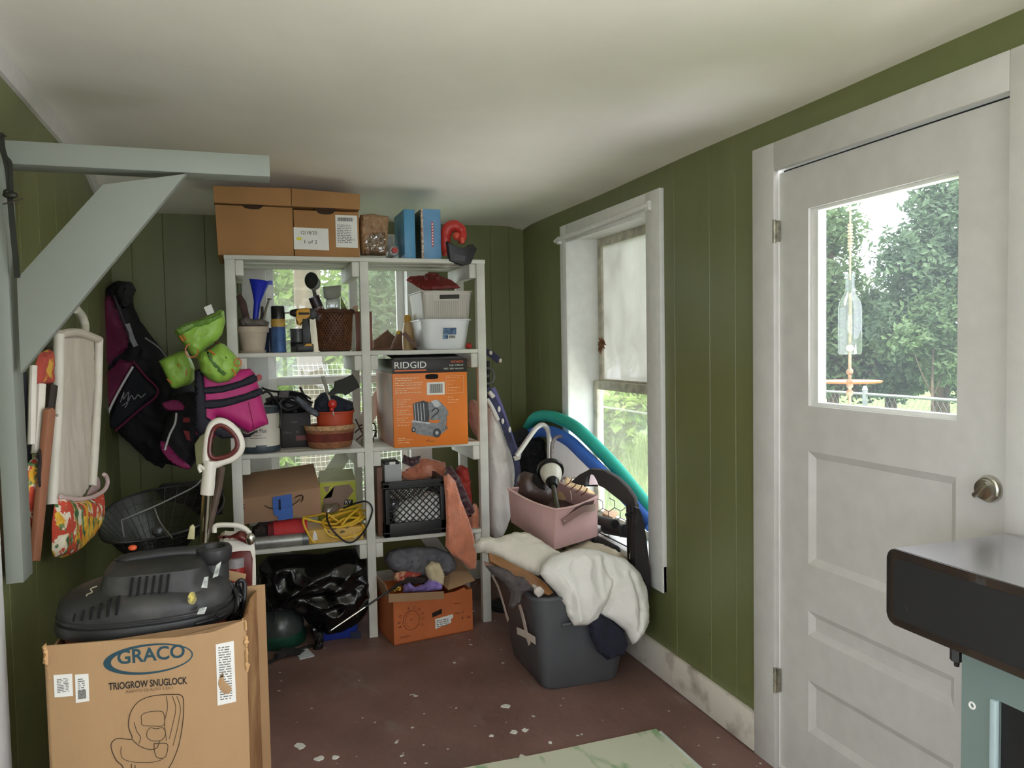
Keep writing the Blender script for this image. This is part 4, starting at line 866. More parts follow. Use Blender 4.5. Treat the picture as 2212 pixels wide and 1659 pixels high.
for P in ([(0.5389,4.1,1.0846),(0.5632,4.08,1.0247),(0.5817,4.05,0.9906),(0.5877,4.0,0.9598),(0.5577,3.99,0.9485)], [(0.5321,4.1,1.0123),(0.571,4.1,1.0345),(0.6163,4.12,0.9935),(0.6299,4.12,0.9535),(0.5994,4.05,0.939)], [(0.5407,4.1,0.9755),(0.5968,4.15,1.0038),(0.6587,4.2,1.0081),(0.6425,4.2,0.9589),(0.6408,4.1,0.9355)], [(0.5681,4.2,1.0377),(0.6498,4.2,1.046),(0.6577,4.2,0.9705)]):
    b = B(); b.tube(P, .004, 6); make('wire', b, mat('brown_wire', (58, 40, 32), .5), t)

# ---- third row, right bay: orange tool vacuum carton
t = thing('orange_carton', 'orange carton with black top band and picture of a wet dry vacuum', 'box')
Yf = 3.79; ORG = mat('orange_print', (232, 126, 36), .45, var=.07, vs=6)
f = ((0, Yf, 0), 0, 0); x0, x1 = (0.6815,3.79,1.1829)[0], (1.0589,3.79,1.1675)[0]; z0, z1 = Z2 + .001, (0.8735,3.79,1.3912)[2]
b = B(); b.box(x0, x1, Yf, Yf + .5, z0, z1, .003); make('carton', b, ORG, t)
zb = z1 - .068
b = B(); b.box(x0 - .0008, x1 + .0008, Yf - .0008, Yf + .501, zb, z1 + .0008, .002); make('black_band', b, mat('carton_black', (34, 28, 28), .45, var=.2, vs=10), t)
b = B(); b.hexa([(x0 + .01, Yf + .004, z1 + .001), (x1 - .01, Yf + .004, z1 + .001), (x1 - .01, Yf + .004, z1 + .003), (x0 + .01, Yf + .004, z1 + .003), (x0 + .01, Yf + .2, z1 + .02), (x1 - .01, Yf + .2, z1 + .02), (x1 - .01, Yf + .2, z1 + .023), (x0 + .01, Yf + .2, z1 + .023)]); make('top_flap', b, MATS['carton_black'], t)
b = B(); b.box(x0 - .0012, x0, Yf + .01, Yf + .49, z0 + .004, zb - .003); make('side_panel', b, mat('worn_side', (176, 112, 66), .5, var=.35, vs=5, col2=(130, 88, 62)), t)
wd_ = x1 - x0; X = lambda q: x0 + wd_ * q; Zc = lambda q: z0 + (z1 - z0) * q
b = B(); b.text('RIDGID', f, X(.03), zb + .026, wd_ * .42, .032, .0016, ext=.0006)
b.fbox(f, X(.03), X(.45), zb + .014, zb + .0175, .0016, .0008); make('lettering', b, PAPER, t)
b = B(); b.fbox(f, X(.03), X(.45), zb + .012, zb + .018, .002, .0012); b.text('WD4070', f, X(.78), zb + .047, wd_ * .17, .012, .002); make('orange_lettering', b, mat('orange_ink', (232, 112, 50), .5), t)
b = B(); b.text('4 GAL. 5.0 PEAK HP', f, X(.76), zb + .032, wd_ * .19, .008, .0016); b.text('WET / DRY VACUUM', f, X(.68), zb + .015, wd_ * .27, .008, .0016); make('small_lettering', b, PAPER, t)
b = B(); pts = []
cx, cz = X(.52), zb - .018
b.prism((f, [(cx - .032, cz), (cx - .026, cz + .011), (cx + .026, cz + .011), (cx + .032, cz), (cx + .026, cz - .011), (cx - .026, cz - .011)]), .002, .0016, 0, 3); make('hand_hole', b, mat('hole_black', (10, 8, 8), .9), t)
b = B(); b.fbox(f, X(.45), X(.69), Zc(.59), Zc(.735), .0014, 0); a = make('barcode_label', b, PAPER, t)
b = B(); barcode(b, f, X(.49), Zc(.61), X(.66), Zc(.715), .002); make('barcode', b, INK, a)
PALE = mat('pale_orange_ink', (244, 206, 160), .5)
b = B()
for i, (q, w0, w1) in enumerate(((.78, .03, .36), (.755, .03, .25), (.725, .03, .4), (.7, .03, .38), (.665, .03, .36), (.64, .03, .2), (.615, .03, .39))): label_lines(b, f, X(w0), Zc(q), X(w1), Zc(q + .022), 1, .0016, i)
for i, q in enumerate((.54, .515, .49, .46, .42, .395, .37, .33, .305, .28, .25, .1, .08, .05)): label_lines(b, f, X(.05), Zc(q), X(.24 - .04 * (i % 3)), Zc(q + .014), 1, .0016, i + 9)
for a, c, d, e in ((.71, .95, .8, .803), (.71, .95, .6, .603), (.71, .7135, .6, .8), (.9465, .95, .6, .8)): b.fbox(f, X(a), X(c), Zc(d), Zc(e), .0014, 0)
for i, q in enumerate((.78, .74, .7, .66, .63, .55, .52, .49)): label_lines(b, f, X(.73), Zc(q), X(.9 - .05 * (i % 3)), Zc(q + .012), 1, .0016, i + 30)
make('print', b, PALE, t)
# the printed vacuum
M1 = mat('print_grey', (136, 140, 144), .5, var=.3, vs=60); M2 = mat('print_dark', (66, 68, 70), .5, var=.3, vs=40); M3 = mat('print_light', (196, 200, 204), .5, var=.2, vs=40)
def poly(pts, n, m, nm='print'): make(nm, B().prism((f, [(X(u), Zc(v)) for u, v in pts]), .0008, n), m, t)
poly([(.25, .3), (.58, .26), (.72, .38), (.68, .16), (.56, .1), (.3, .15), (.24, .22)], .0015, M1)
poly([(.27, .3), (.26, .5), (.4, .53), (.48, .5), (.47, .28)], .002, M2)
poly([(.46, .5), (.6, .53), (.7, .44), (.74, .36), (.62, .3), (.48, .3)], .0023, M1)
poly([(.5, .52), (.58, .535), (.64, .47), (.56, .44)], .0028, M3)
for i in range(4): poly([(.285 + .04 * i, .3), (.295 + .04 * i, .3), (.285 + .04 * i, .5), (.275 + .04 * i, .5)], .0028, M3)
poly([(.24, .31), (.48, .275), (.48, .255), (.24, .29)], .003, M3)
for (u, v, r) in ((.57, .15, .055), (.26, .2, .03), (.7, .2, .018)):
    poly([(u + r * cos(a * pi / 8), v + r * 1.0 * sin(a * pi / 8)) for a in range(16)], .0034, M2)
    poly([(u + r * .4 * cos(a * pi / 8), v + r * .4 * sin(a * pi / 8)) for a in range(16)], .0042, M3)
b = B(); b.scribble(f, [(X(.62), Zc(.17)), (X(.69), Zc(.2))], .001, .002); b.scribble(f, [(X(.7), Zc(.36)), (X(.71), Zc(.28)), (X(.7), Zc(.21))], .001, .002); b.scribble(f, [(X(.51), Zc(.4)), (X(.56), Zc(.44)), (X(.6), Zc(.4)), (X(.55), Zc(.36)), (X(.5), Zc(.32))], .0025, .003); b.scribble(f, [(X(.42), Zc(.055)), (X(.46), Zc(.075)), (X(.48), Zc(.055)), (X(.54), Zc(.06))], .0012, .002)
make('print', b, M2, t)
b = B(); b.puff((((0.0,4.12,0.0),0,0),[(1.1585,1.1171),(1.1727,1.1624),(1.2042,1.1509),(1.2183,1.0633),(1.2153,0.9224),(1.1792,0.9757),(1.1592,1.0278)]), .04, .05, .03, .008, .006, (20, 20), 2, 1); solo('pink_blanket', 'pale pink blanket squeezed between the orange carton and the post', 'blanket', b, mat('pale_pink_cloth', (208, 172, 164), .9, bump=.2))

# ---- fourth row, left bay (on the .497 boards)
Z3 = .498
t = thing('arrow_carton', 'tilted brown carton with a curved black arrow and blue tape', 'box')
p = [(-0.0266,3.93,0.6174), (0.3383,3.93,0.637), (0.3307,3.9,0.7742), (-0.0349,3.9,0.7445)]
bk = [V((0, .26, .06)), V((0, .26, .06))]
tb = [(0.3213,4.13,0.862), (-0.0326,4.13,0.8316)]
off = V(p[0]) - V(p[3])
P8 = [V(p[0]), V(p[1]), V(p[2]), V(p[3]), V(tb[1]) + off, V(tb[0]) + off, V(tb[0]), V(tb[1])]
P8[4] = V((P8[4].x, P8[4].y, max(P8[4].z, Z3 + .08))); P8[5] = V((P8[5].x, P8[5].y, max(P8[5].z, Z3 + .08)))
b = B(); b.hexa(P8, .002); make('carton', b, CARD2, t)
# print on its front, laid out in the front's own axes
o0 = V(p[0]); U_ = (V(p[1]) - o0).normalized(); W_ = (V(p[3]) - o0).normalized(); N_ = U_.cross(W_).normalized(); LU = (V(p[1]) - o0).length; LV_ = (V(p[3]) - o0).length
fp = lambda u, v, n=.001: o0 + U_ * (LU * u) + W_ * (LV_ * v) + N_ * n
b = B(); b.tube([fp(.275, .66), fp(.33, .54), fp(.4, .47), fp(.47, .47), fp(.6, .5), fp(.68, .6), fp(.735, .72)], [.005, .008, .0095, .0095, .008, .007], 6, sq=.3)
b.tube([fp(.66, .78), fp(.71, .86), fp(.765, .86), fp(.77, .74), fp(.745, .6)], [.004, .007, .008, .007, .004], 6, sq=.3)
b.tube([fp(.0, .78, .0015), fp(.03, .78, .0015)], .005, 5, False); b.tube([fp(.0, .66, .0015), fp(.03, .66, .0015)], .005, 5, False); make('arrow_print', b, mat('brown_black_ink', (38, 30, 26), .7), t)
def fq(pts, n, th=.0008): 
    b = B(); k = len(pts); b.add([fp(u, v, n) for u, v in pts] + [fp(u, v, n - th) for u, v in pts], [list(range(k)), list(range(k, 2 * k))[::-1]] + [(i, i + k, (i + 1) % k + k, (i + 1) % k) for i in range(k)]); return b
a = make('blue_tape', fq([(.385, .22), (.43, .2), (.43, .0), (.62, .0), (.63, .3), (.63, 1.0), (.39, .96), (.38, .6)], .009, .001), mat('painter_tape_blue', (70, 112, 190), .55, var=.1, vs=20), t)
make('ink_mark', fq([(.45, .42), (.48, .42), (.485, .85), (.46, .85)], .0105), mat('navy_ink', (28, 36, 70), .6), a)
t = thing('green_carton', 'torn yellow-green carton standing behind the yellow cord', 'box')
fg = (((0.0,4.06,0.0),0,0),[(0.3428,0.6202),(0.5251,0.6092),(0.534,0.7585),(0.352,0.7768)]); f, P = fg; zt_ = (0.4353,4.06,0.7683)[2]
x0, x1 = P[0][0], P[1][0]; b = B(); b.box(x0, x1, 4.06, 4.26, Z3, zt_, .003); make('carton', b, mat('lime_card', (186, 190, 62), .55, var=.08, vs=8), t)
b = B(); b.hexa([(x0, 4.06, zt_), (x1, 4.06, zt_), (x1, 4.062, zt_ + .004), (x0, 4.062, zt_ + .004), (x0 + .005, 4.2, zt_), (x1 - .003, 4.2, zt_), (x1, 4.19, zt_ + .045), (x0 + .012, 4.19, zt_ + .045)]); make('flap', b, mat('pale_lime', (186, 188, 146), .6, var=.15), t)
b = B(); b.prism((((0.0,4.06,0.0),0,0),[(0.3544,0.6216),(0.3586,0.6857),(0.4005,0.6919),(0.4161,0.7481),(0.4936,0.7519),(0.5139,0.7166),(0.4747,0.6667),(0.459,0.6125)]), .001, .0012); b.prism((((0.0,4.06,0.0),0,0),[(0.3604,0.7476),(0.3929,0.7499),(0.3876,0.7264),(0.378,0.7152)]), .001, .0012); make('torn_patch', b, mat('bare_board', (148, 126, 112), .9), t)
b = B(); q = (((0.0,4.06,0.0),0,0),[(0.4601,0.6486),(0.5071,0.6446),(0.5079,0.6712),(0.4678,0.6744)]); b.prism(q, .001, .002); make('black_logo', b, INK, t)
b = B(); b.text('RY', q[0], q[1][0][0] + .008, q[1][0][1] + .004, .032, .016, .0026); make('lettering', b, PAPER, t)
b = B(); b.puff((((0.0,4.0,0.0),0,0),[(0.3444,0.6272),(0.3501,0.6644),(0.3912,0.6656),(0.4213,0.6726),(0.4347,0.6573),(0.4247,0.6297),(0.383,0.6191)]), .03, .03, .02, .01, .01, (50, 50), 5, 1); solo('clear_bag', 'crumpled clear plastic bag in front of the green carton', 'bag', b, glassmat('clear_bag_film', (225, 222, 215), gloss=.3, rough=.2, haze=.45, hazecol=(190, 180, 172), hs=20))
t = thing('yellow_carton', 'low yellow printed carton at the shelf front under the cord', 'box'); fy = (((0.0,3.9,0.0),0,0),[(0.2866,0.4803),(0.5344,0.4808),(0.5342,0.5604),(0.2913,0.5647)])
z_ = (0.4116,3.9,0.5649)[2]; x0, x1 = .268, .535
b = B(); b.box(x0, x1, 3.9, 4.1, Z3, z_, .003); make('carton', b, mat('mustard_card', (206, 168, 84), .6, var=.12, vs=10), t)
f = ((0, 3.9, 0), 0, 0); b = B(); b.prism((f, [(x0 + .02, Z3 + .015), (x0 + .045, Z3 + .02), (x0 + .04, Z3 + .05), (x0 + .03, Z3 + .068), (x0 + .022, Z3 + .04)]), .001, .0012); b.prism((f, [(x1 - .05, Z3 + .012), (x1 - .03, Z3 + .012), (x1 - .035, Z3 + .03), (x1 - .045, Z3 + .034)]), .001, .0012); make('white_print', b, PAPER, t)
b = B()
for k, (u, v, w, h_) in enumerate(((.085, .045, .02, .012), (.12, .06, .018, .012), (.125, .022, .018, .016), (.15, .04, .03, .012), (.18, .06, .02, .008))):
    b.prism((f, [(x0 + u, Z3 + v), (x0 + u + w, Z3 + v + .004), (x0 + u + w * .8, Z3 + v + h_), (x0 + u + w * .3, Z3 + v + h_ * 1.2)]), .001, .0012)
make('dark_print', b, mat('olive_ink', (104, 98, 70), .7), t)
# yellow cord
YC = mat('cord_yellow', (236, 192, 56), .4, var=.08); YD = mat('cord_yellow_dim', (206, 160, 46), .45)
b = B(); rd = random.Random(4); c0 = V((0.4341,3.99,0.5977))
for i in range(9):
    a0 = rd.uniform(0, 6); rx = .09 + .03 * rd.random(); rz = .022 + .014 * rd.random(); tl = .25 + .2 * rd.random(); pts = []
    for j in range(14):
        w = 2 * pi * j / 14 + a0
        pts.append(c0 + V((rx * cos(w) + .01 * i % .03, .05 * sin(w) + .012 * (i - 4), rz * sin(w) * .8 + tl * rx * cos(w) * .6 - .004 * i + .02 * rd.uniform(-.3, .3))))
    b.tube(pts, .0052, 7, True, True, 3)
for P in ([(0.2492,3.93,0.6265),(0.2478,3.89,0.6029),(0.2637,3.885,0.5615),(0.2843,3.885,0.5185),(0.2976,3.89,0.5068)], [(0.2469,3.93,0.6244),(0.3275,3.95,0.5921),(0.4039,3.95,0.5758),(0.4513,3.94,0.6017),(0.5447,3.95,0.596)], [(0.5421,3.97,0.6539),(0.498,3.94,0.6304),(0.4557,3.92,0.6007),(0.4251,3.92,0.5616)], [(0.3447,3.9,0.5735),(0.3694,3.89,0.5365),(0.431,3.885,0.5178),(0.4992,3.885,0.5251),(0.5369,3.89,0.5436),(0.5323,3.9,0.5746)], [(0.2505,3.95,0.6246),(0.3077,3.97,0.6224),(0.3652,3.98,0.6247),(0.4415,3.96,0.5749),(0.5386,3.96,0.5755)], [(0.5417,4.0,0.653),(0.4736,4.02,0.6359),(0.4036,4.02,0.6252),(0.3555,4.0,0.6168)]):
    b.tube(P, .0056, 8)
solo('extension_cord', 'yellow extension cord coiled and spilling over the yellow carton', 'cord', b, YC)
b = B(); b.tube([(0.3628,3.93,0.6348),(0.3615,3.9,0.6133),(0.3775,3.872,0.5719),(0.4178,3.866,0.5234),(0.4552,3.866,0.4967),(0.4958,3.864,0.507),(0.5427,3.864,0.5581),(0.574,3.862,0.6299),(0.575,3.862,0.6646),(0.5596,3.862,0.6867),(0.5381,3.87,0.694),(0.4979,3.93,0.6745),(0.4482,3.96,0.6496)], .0045, 8)
solo('thin_black_cord', 'thin black cord looping over the yellow cord and shelf post', 'cord', b, CABLE)
t = thing('red_roll', 'red rolled fabric bag under the tilted carton', 'bag'); b = B(); c1, c2 = V((0.1113,3.97,0.5618)), V((0.2656,3.97,0.5611)); r_ = .052
c1.z = c2.z = Z3 + r_ + .012
b.tube([c1, (c1 + c2) / 2 + V((0, 0, .004)), c2], r_, 22, True, k=4); b.v = [v + V((0, 0, .0025 * noise.noise(v * 40))) for v in b.v]; make('roll', b, mat('red_fabric', (196, 46, 52), .7, var=.15, vs=20, bump=.1), t)
b = B(); b.tube([c1 + V((-.03, 0, 0)), c1 + V((-.001, 0, 0))], r_ * .9, 18, False); make('end', b, mat('dark_red_fabric', (110, 24, 30), .8), t)
b = B(); b.puff((((0.0,4.0,0.0),0,0),[(-0.0024,0.5041),(0.011,0.583),(0.0441,0.6075),(0.1094,0.6062),(0.1208,0.5496),(0.1148,0.4992)]), .04, .06, .03, .012, .01, (30, 30), 3, 1); solo('dark_cloth', 'dark brown crumpled cloth at the left end of the lower shelf', 'cloth', b, mat('dark_brown_cloth', (58, 46, 44), .9, var=.5, vs=20))
t = thing('metal_tube', 'grey metal duct tube lying along the front of the lower shelf', 'tube'); c1, c2 = V((0.0218,3.91,0.4892)), V((0.2679,3.91,0.4936)); r_ = .029; c1.z = c2.z = Z3 + r_
b = B(); b.tube([c1, c2], r_, 20, False, cap=False); b.tube([c2 + V((.0002, 0, 0)), c1], r_ - .002, 20, False, cap=False); make('tube', b, mat('dull_aluminium', (168, 168, 164), .4, .6, var=.3, vs=12), t)
b = B(); b.tube([c2 - V((.03, 0, 0)), c2 + V((.001, 0, 0))], r_ + .0012, 20, False, cap=False); make('collar', b, mat('tube_collar', (120, 124, 126), .4, .6), t)
for dz in (0, .014):
    b = B(); q = V((0.0086,3.955,0.525)); b.tube([(q.x, 3.957, Z3 + .03 + dz * .2 + .008), (q.x + .13, 3.957 + dz, Z3 + .03 + dz)], .005, 8, False); solo('plastic_rod', 'thin white rod lying right behind the metal tube' if dz == 0 else 'thin white rod lying behind its twin and the metal tube', 'rod', b, mat('ivory_plastic', (222, 216, 200), .4), 'thin white rods on the lower shelf')
b = B(); b.tube([V((q.x - .004, 3.957, Z3 + .04)), V((q.x + .014, 3.957, Z3 + .04))], .014, 12, False); solo('white_end_cap', 'short white plastic end piece at the left end of the thin rods', 'end piece', b, MATS['ivory_plastic'])

# ---- fourth row, right bay
t = thing('milk_crate', 'black plastic milk crate with diamond lattice full of cloth', 'crate'); Yc = 3.87
x0, x1 = (0.6363,3.87,0.6695)[0], (0.9566,3.87,0.6427)[0]; z0, z1 = Z3 + .001, (0.8057,3.87,0.7806)[2]; y1 = Yc + .3
CRB = mat('crate_black', (30, 30, 31), .5, var=.2, vs=16)
def crate_side(fr, u0, u1, nm):
    b = B(); hh = z1 - z0; e = .03
    b.fbox(fr, u0, u1, z1 - .042, z1, 0, -.012, .003); b.fbox(fr, u0, u1, z0, z0 + .07, 0, -.012, .003)
    b.fbox(fr, u0, u0 + e, z0, z1, 0, -.012, .003); b.fbox(fr, u1 - e, u1, z0, z1, 0, -.012, .003)
    b.fbox(fr, u0, u1, z1 - .014, z1 - .006, .003, 0); b.fbox(fr, u0, u1, z1 - .034, z1 - .028, .003, 0); b.fbox(fr, u0, u1, z0 + .02, z0 + .026, .003, 0)
    a0, a1, c0_, c1_ = u0 + e, u1 - e, z0 + .07, z1 - .042; st = .034; hgt = c1_ - c0_
    k = -int(hgt / st) - 1
    while a0 + k * st < a1:
        for d in (1, -1):
            # clip the slanted bar to the opening
            if d > 0: s0, s1 = a0 + k * st, a0 + k * st + hgt
            else: s0, s1 = a0 + k * st + hgt, a0 + k * st
            t0 = 0; t1 = 1; dx = s1 - s0
            if dx > 0: t0 = max(0, (a0 - s0) / dx); t1 = min(1, (a1 - s0) / dx)
            else: t0 = max(0, (a1 - s0) / dx); t1 = min(1, (a0 - s0) / dx)
            if t1 > t0 + .02: b.tube([fpt(fr, s0 + dx * t0, c0_ + hgt * t0, -.006), fpt(fr, s0 + dx * t1, c0_ + hgt * t1, -.006)], .003, 5, False, cap=False)
        k += 1
    make(nm, b, CRB, t)
crate_side(((0, Yc, 0), 0, 0), x0, x1, 'lattice_side'); crate_side(((x0, 0, 0), -90, 0), -y1, -Yc, 'lattice_side'); crate_side(((x1, 0, 0), 90, 0), Yc, y1, 'lattice_side'); crate_side(((0, y1, 0), 180, 0), -x1, -x0, 'lattice_side')
b = B(); b.box(x0 + .004, x1 - .004, Yc + .004, y1 - .004, z0, z0 + .01); make('floor_panel', b, CRB, t)
CW = mat('white_cloth', (226, 224, 220), .9, var=.06, vs=8, bump=.15, bs=90)
b = B(); b.puff((((0.0,3.93,0.0),0,0),[(0.6978,0.553),(0.695,0.6295),(0.7244,0.6628),(0.7917,0.674),(0.8895,0.7047),(0.9332,0.6867),(0.9397,0.5405)]), .035, .12, .05, .012, .012, (26, 26), 2, 1); solo('crate_cloth', 'white crumpled cloth showing through the crate lattice', 'cloth', b, CW)
b = B(); b.ball((.70, 3.95, Z3 + .15), (.045, .04, .03), 12, .2, 2); solo('plastic_wrap', 'grey plastic wrap bundle on the white cloth inside the crate', 'wrap', b, glassmat('grey_wrap', (180, 182, 190), gloss=.35, rough=.15, haze=.5, hazecol=(150, 152, 165), hs=20))
b = B(); b.box((0.6579,3.95,0.7955)[0], (0.7457,3.95,0.7891)[0], 3.95, 4.06, z1 - .06, (0.7045,3.95,0.8588)[2], .003)
t = thing('small_grey_box', 'small grey box with black edge standing in the milk crate', 'box'); make('box', b, mat('box_light_grey', (172, 176, 174), .5, var=.1), t)
b = B(); q = (0.6595,3.95,0.8595); b.box(q[0] - .001, (0.733,3.95,0.8545)[0], 3.949, 4.061, q[2] - .004, q[2] + .012, .002); make('black_edge', b, BLACK, t)
b = B(); q = (0.6839,3.94,0.864); b.box(q[0], q[0] + .03, 3.947, 3.949, q[2] - .008, q[2] + .006); make('barcode_label', b, PAPER, t)
PEACH = mat('peach_satin', (226, 144, 112), .38, var=.16, vs=14, sheen=.4); PLUM = mat('plum_satin', (74, 40, 48), .4, var=.3, vs=14, sheen=.3)
b = B(); b.puff((((0.0,3.98,0.0),0,15),[(0.7724,0.753),(0.7491,0.7798),(0.7869,0.8124),(0.8349,0.8396),(0.8577,0.8687),(0.9305,0.8742),(0.9916,0.8549),(1.0374,0.8364),(1.0386,0.7899),(1.0142,0.7506),(0.9202,0.7473),(0.8297,0.7388)]), .05, .05, .035, .014, .016, (30, 55), 4, 1); solo('peach_scarf', 'shiny peach satin cloth heaped over the top of the milk crate', 'cloth', b, PEACH)
b = B(); b.puff((((0.0,3.855,0.0),0,-2),[(0.9349,0.7949),(0.9592,0.8121),(0.9974,0.7665),(1.0254,0.6684),(1.0635,0.5686),(1.0921,0.4688),(1.1059,0.3697),(1.1002,0.3016),(1.0653,0.3007),(1.0312,0.3435),(0.9728,0.3887),(0.9394,0.4356),(0.946,0.5553),(0.9428,0.6752)]), .016, .012, .02, .01, .008, (24, 4), 7, 1); solo('hanging_peach_cloth', 'peach satin cloth hanging down in front of the lower shelf edge', 'cloth', b, PEACH)
b = B(); b.puff((((0.0,3.99,0.0),0,0),[(0.7551,0.8548),(0.7659,0.8975),(0.7995,0.8809),(0.8534,0.8872),(0.8476,0.8487),(0.8079,0.827)]), .03, .03, .03, .008, .01, (30, 30), 3, 1); solo('plum_rag', 'dark plum cloth peak at the back of the milk crate', 'cloth', b, PLUM)
b = B(); b.puff((((0.0,3.92,0.0),0,0),[(0.9685,0.8261),(0.9984,0.8337),(1.0418,0.7724),(1.0847,0.6715),(1.1232,0.5849),(1.0973,0.5577),(1.058,0.6003),(1.0097,0.6775),(0.9764,0.7384)]), .02, .025, .02, .01, .006, (14, 40), 5, 1); solo('plum_scarf', 'dark plum cloth draped down beside the milk crate', 'cloth', b, PLUM)
b = B(); b.puff((((0.0,4.08,0.0),0,0),[(1.0567,0.6709),(1.0644,0.7841),(1.0961,0.8098),(1.1374,0.7867),(1.1505,0.6636),(1.1629,0.5092),(1.0995,0.4893),(1.0622,0.569)]), .04, .06, .04, .012, .01, (26, 26), 6, 1); solo('red_bag', 'red soft bag behind the plum cloth at the right of the lower shelf', 'bag', b, mat('bag_red', (176, 52, 42), .7, var=.2))
b = B(); b.puff((((0.0,3.95,0.0),0,0),[(1.0951,0.5295),(1.1066,0.5904),(1.1329,0.6277),(1.1525,0.5864),(1.1499,0.4624),(1.1137,0.446),(1.0938,0.4677)]), .03, .03, .03, .01, .008, (40, 20), 8, 1); solo('peach_bundle', 'peach cloth bundle in the right corner of the lower shelf', 'cloth', b, PEACH)
b = B(); x0_, x1_ = .612, .642; b.box(x0_, x1_, 3.92, 4.2, Z3, (0.6146,3.95,0.8506)[2], .004); solo('wood_offcut', 'brown wooden offcut standing left of the milk crate', 'offcut', b, mat('brown_wood', (112, 78, 62), .6, var=.3, vs=6, stretch=(1, 1, .3)))

# ---- on the floor under the left bay
t = thing('trash_bag', 'shiny black trash bag bulging under the lower shelf', 'bag')
BAGM = mat('black_film', (14, 14, 15), .16, var=.2, vs=10, spec=.6)
b = B(); b.puff((((0.0,4.02,0.0),0,0),[(0.0284,0.3805),(0.0826,0.4327),(0.2157,0.4281),(0.3515,0.4139),(0.4444,0.4281),(0.5145,0.4209),(0.5608,0.3823),(0.5826,0.3072),(0.5948,0.2279),(0.578,0.1374),(0.5333,0.07),(0.48,0.0285),(0.4092,0.0092),(0.3396,0.0091),(0.2677,0.0572),(0.2288,0.1195),(0.1622,0.147),(0.0961,0.1649),(0.0432,0.1623),(0.0235,0.2301)]), .15, .14, .12, .008, .036, (5, 7), 3, 1, k3=.06); make('bag', b, BAGM, t, 60)
b = B(); b.puff((((0.0,3.83,0.0),0,4),[(0.256,0.1315),(0.2728,0.1137),(0.3025,0.0874),(0.324,0.0755),(0.3171,0.0048),(0.2988,-0.015),(0.2687,-0.0017),(0.2793,0.0503)]), .012, .012, .012, .008, .005, (40, 20), 3, 1); make('tail', b, BAGM, t)
t = thing('blue_tote', 'blue plastic recycling tote half hidden by the black trash bag', 'tote'); b = B(); tub(b, (0.294,3.87,0.2192)[0] - .02, .515, 3.895, 4.25, 0, .19, .02, rr=.03, lip=.008); make('tub', b, mat('recycling_blue', (38, 58, 150), .4, var=.12), t)
b = B(); b.prism((((0.0,3.9,0.0),0,0),[(0.4579,0.0367),(0.5106,0.0342),(0.5093,-0.013),(0.4588,-0.0129)]), .003, .004); make('dark_patch', b, mat('blue_scuff', (40, 46, 70), .8), t)
t = thing('domed_container', 'dark green round container with a grey glassy dome on the floor', 'container'); c = V(((0.1233,4.0,0.0014)[0], 4.0, 0))
b = B(); b.lathe([(.125, 0), (.128, .01), (.128, .05), (.118, .06)], c, seg=36); make('base', b, mat('dark_green_plastic', (26, 70, 54), .35, var=.2), t)
b = B(); b.lathe([(.118, .058), (.12, .09), (.108, .13), (.08, .165), (.04, .182), (0, .187)], c, seg=36, cap=False); make('dome', b, mat('smoky_dome', (66, 72, 70), .25, var=.3, vs=10), t)
b = B(); b.tube([(-0.1116,3.2,0.5716),(-0.0424,3.3,0.5168),(0.0199,3.55,0.4036),(0.0701,3.75,0.2843),(0.0952,3.84,0.1974),(0.0856,3.85,0.1504)], .003, 6); solo('thin_cable', 'thin black cable drooping from the big carton to the green dome', 'cable', b, CABLE)
b = B(); b.tube([V(p_) + V((0, 0, .009)) for p_ in ((-0.0606,3.584,0.0), (0.0106,3.672,0.0), (0.0815,3.7445,0.0), (0.1466,3.8007,0.0), (0.2127,3.835,0.0), (0.2713,3.8616,0.0))], .008, 8); solo('floor_cable', 'black cable lying on the floor before the green container', 'cable', b, CABLE)
b = B(); b.puff((((0.0,3.72,0.0),0,70),[(0.0828,0.0508),(0.118,0.0883),(0.1895,0.0796),(0.2311,0.0643),(0.2082,0.0433),(0.145,0.0439),(0.1025,0.0277)]), .016, .012, .012, .012, .008, (40, 40), 3, 1); solo('dark_rag', 'small dark rag lying on the floor beside the white card', 'rag', b, mat('charcoal_cloth', (36, 34, 34), .9))
b = B(); q = [V(p_) for p_ in ((0.2009,3.7205,0.0), (0.27,3.7401,0.0), (0.2435,3.8414,0.0), (0.186,3.8212,0.0))]; b.hexa(q[:2] + [q[1] + V((0, 0, .003)), q[0] + V((0, 0, .003))] + [q[3], q[2], q[2] + V((0, 0, .006)), q[3] + V((0, 0, .006))]); 
for v_ in b.v: v_.z += .001
solo('paper_card', 'small white card lying on the floor by the black strap', 'card', b, mat('pale_card', (206, 210, 214), .6))


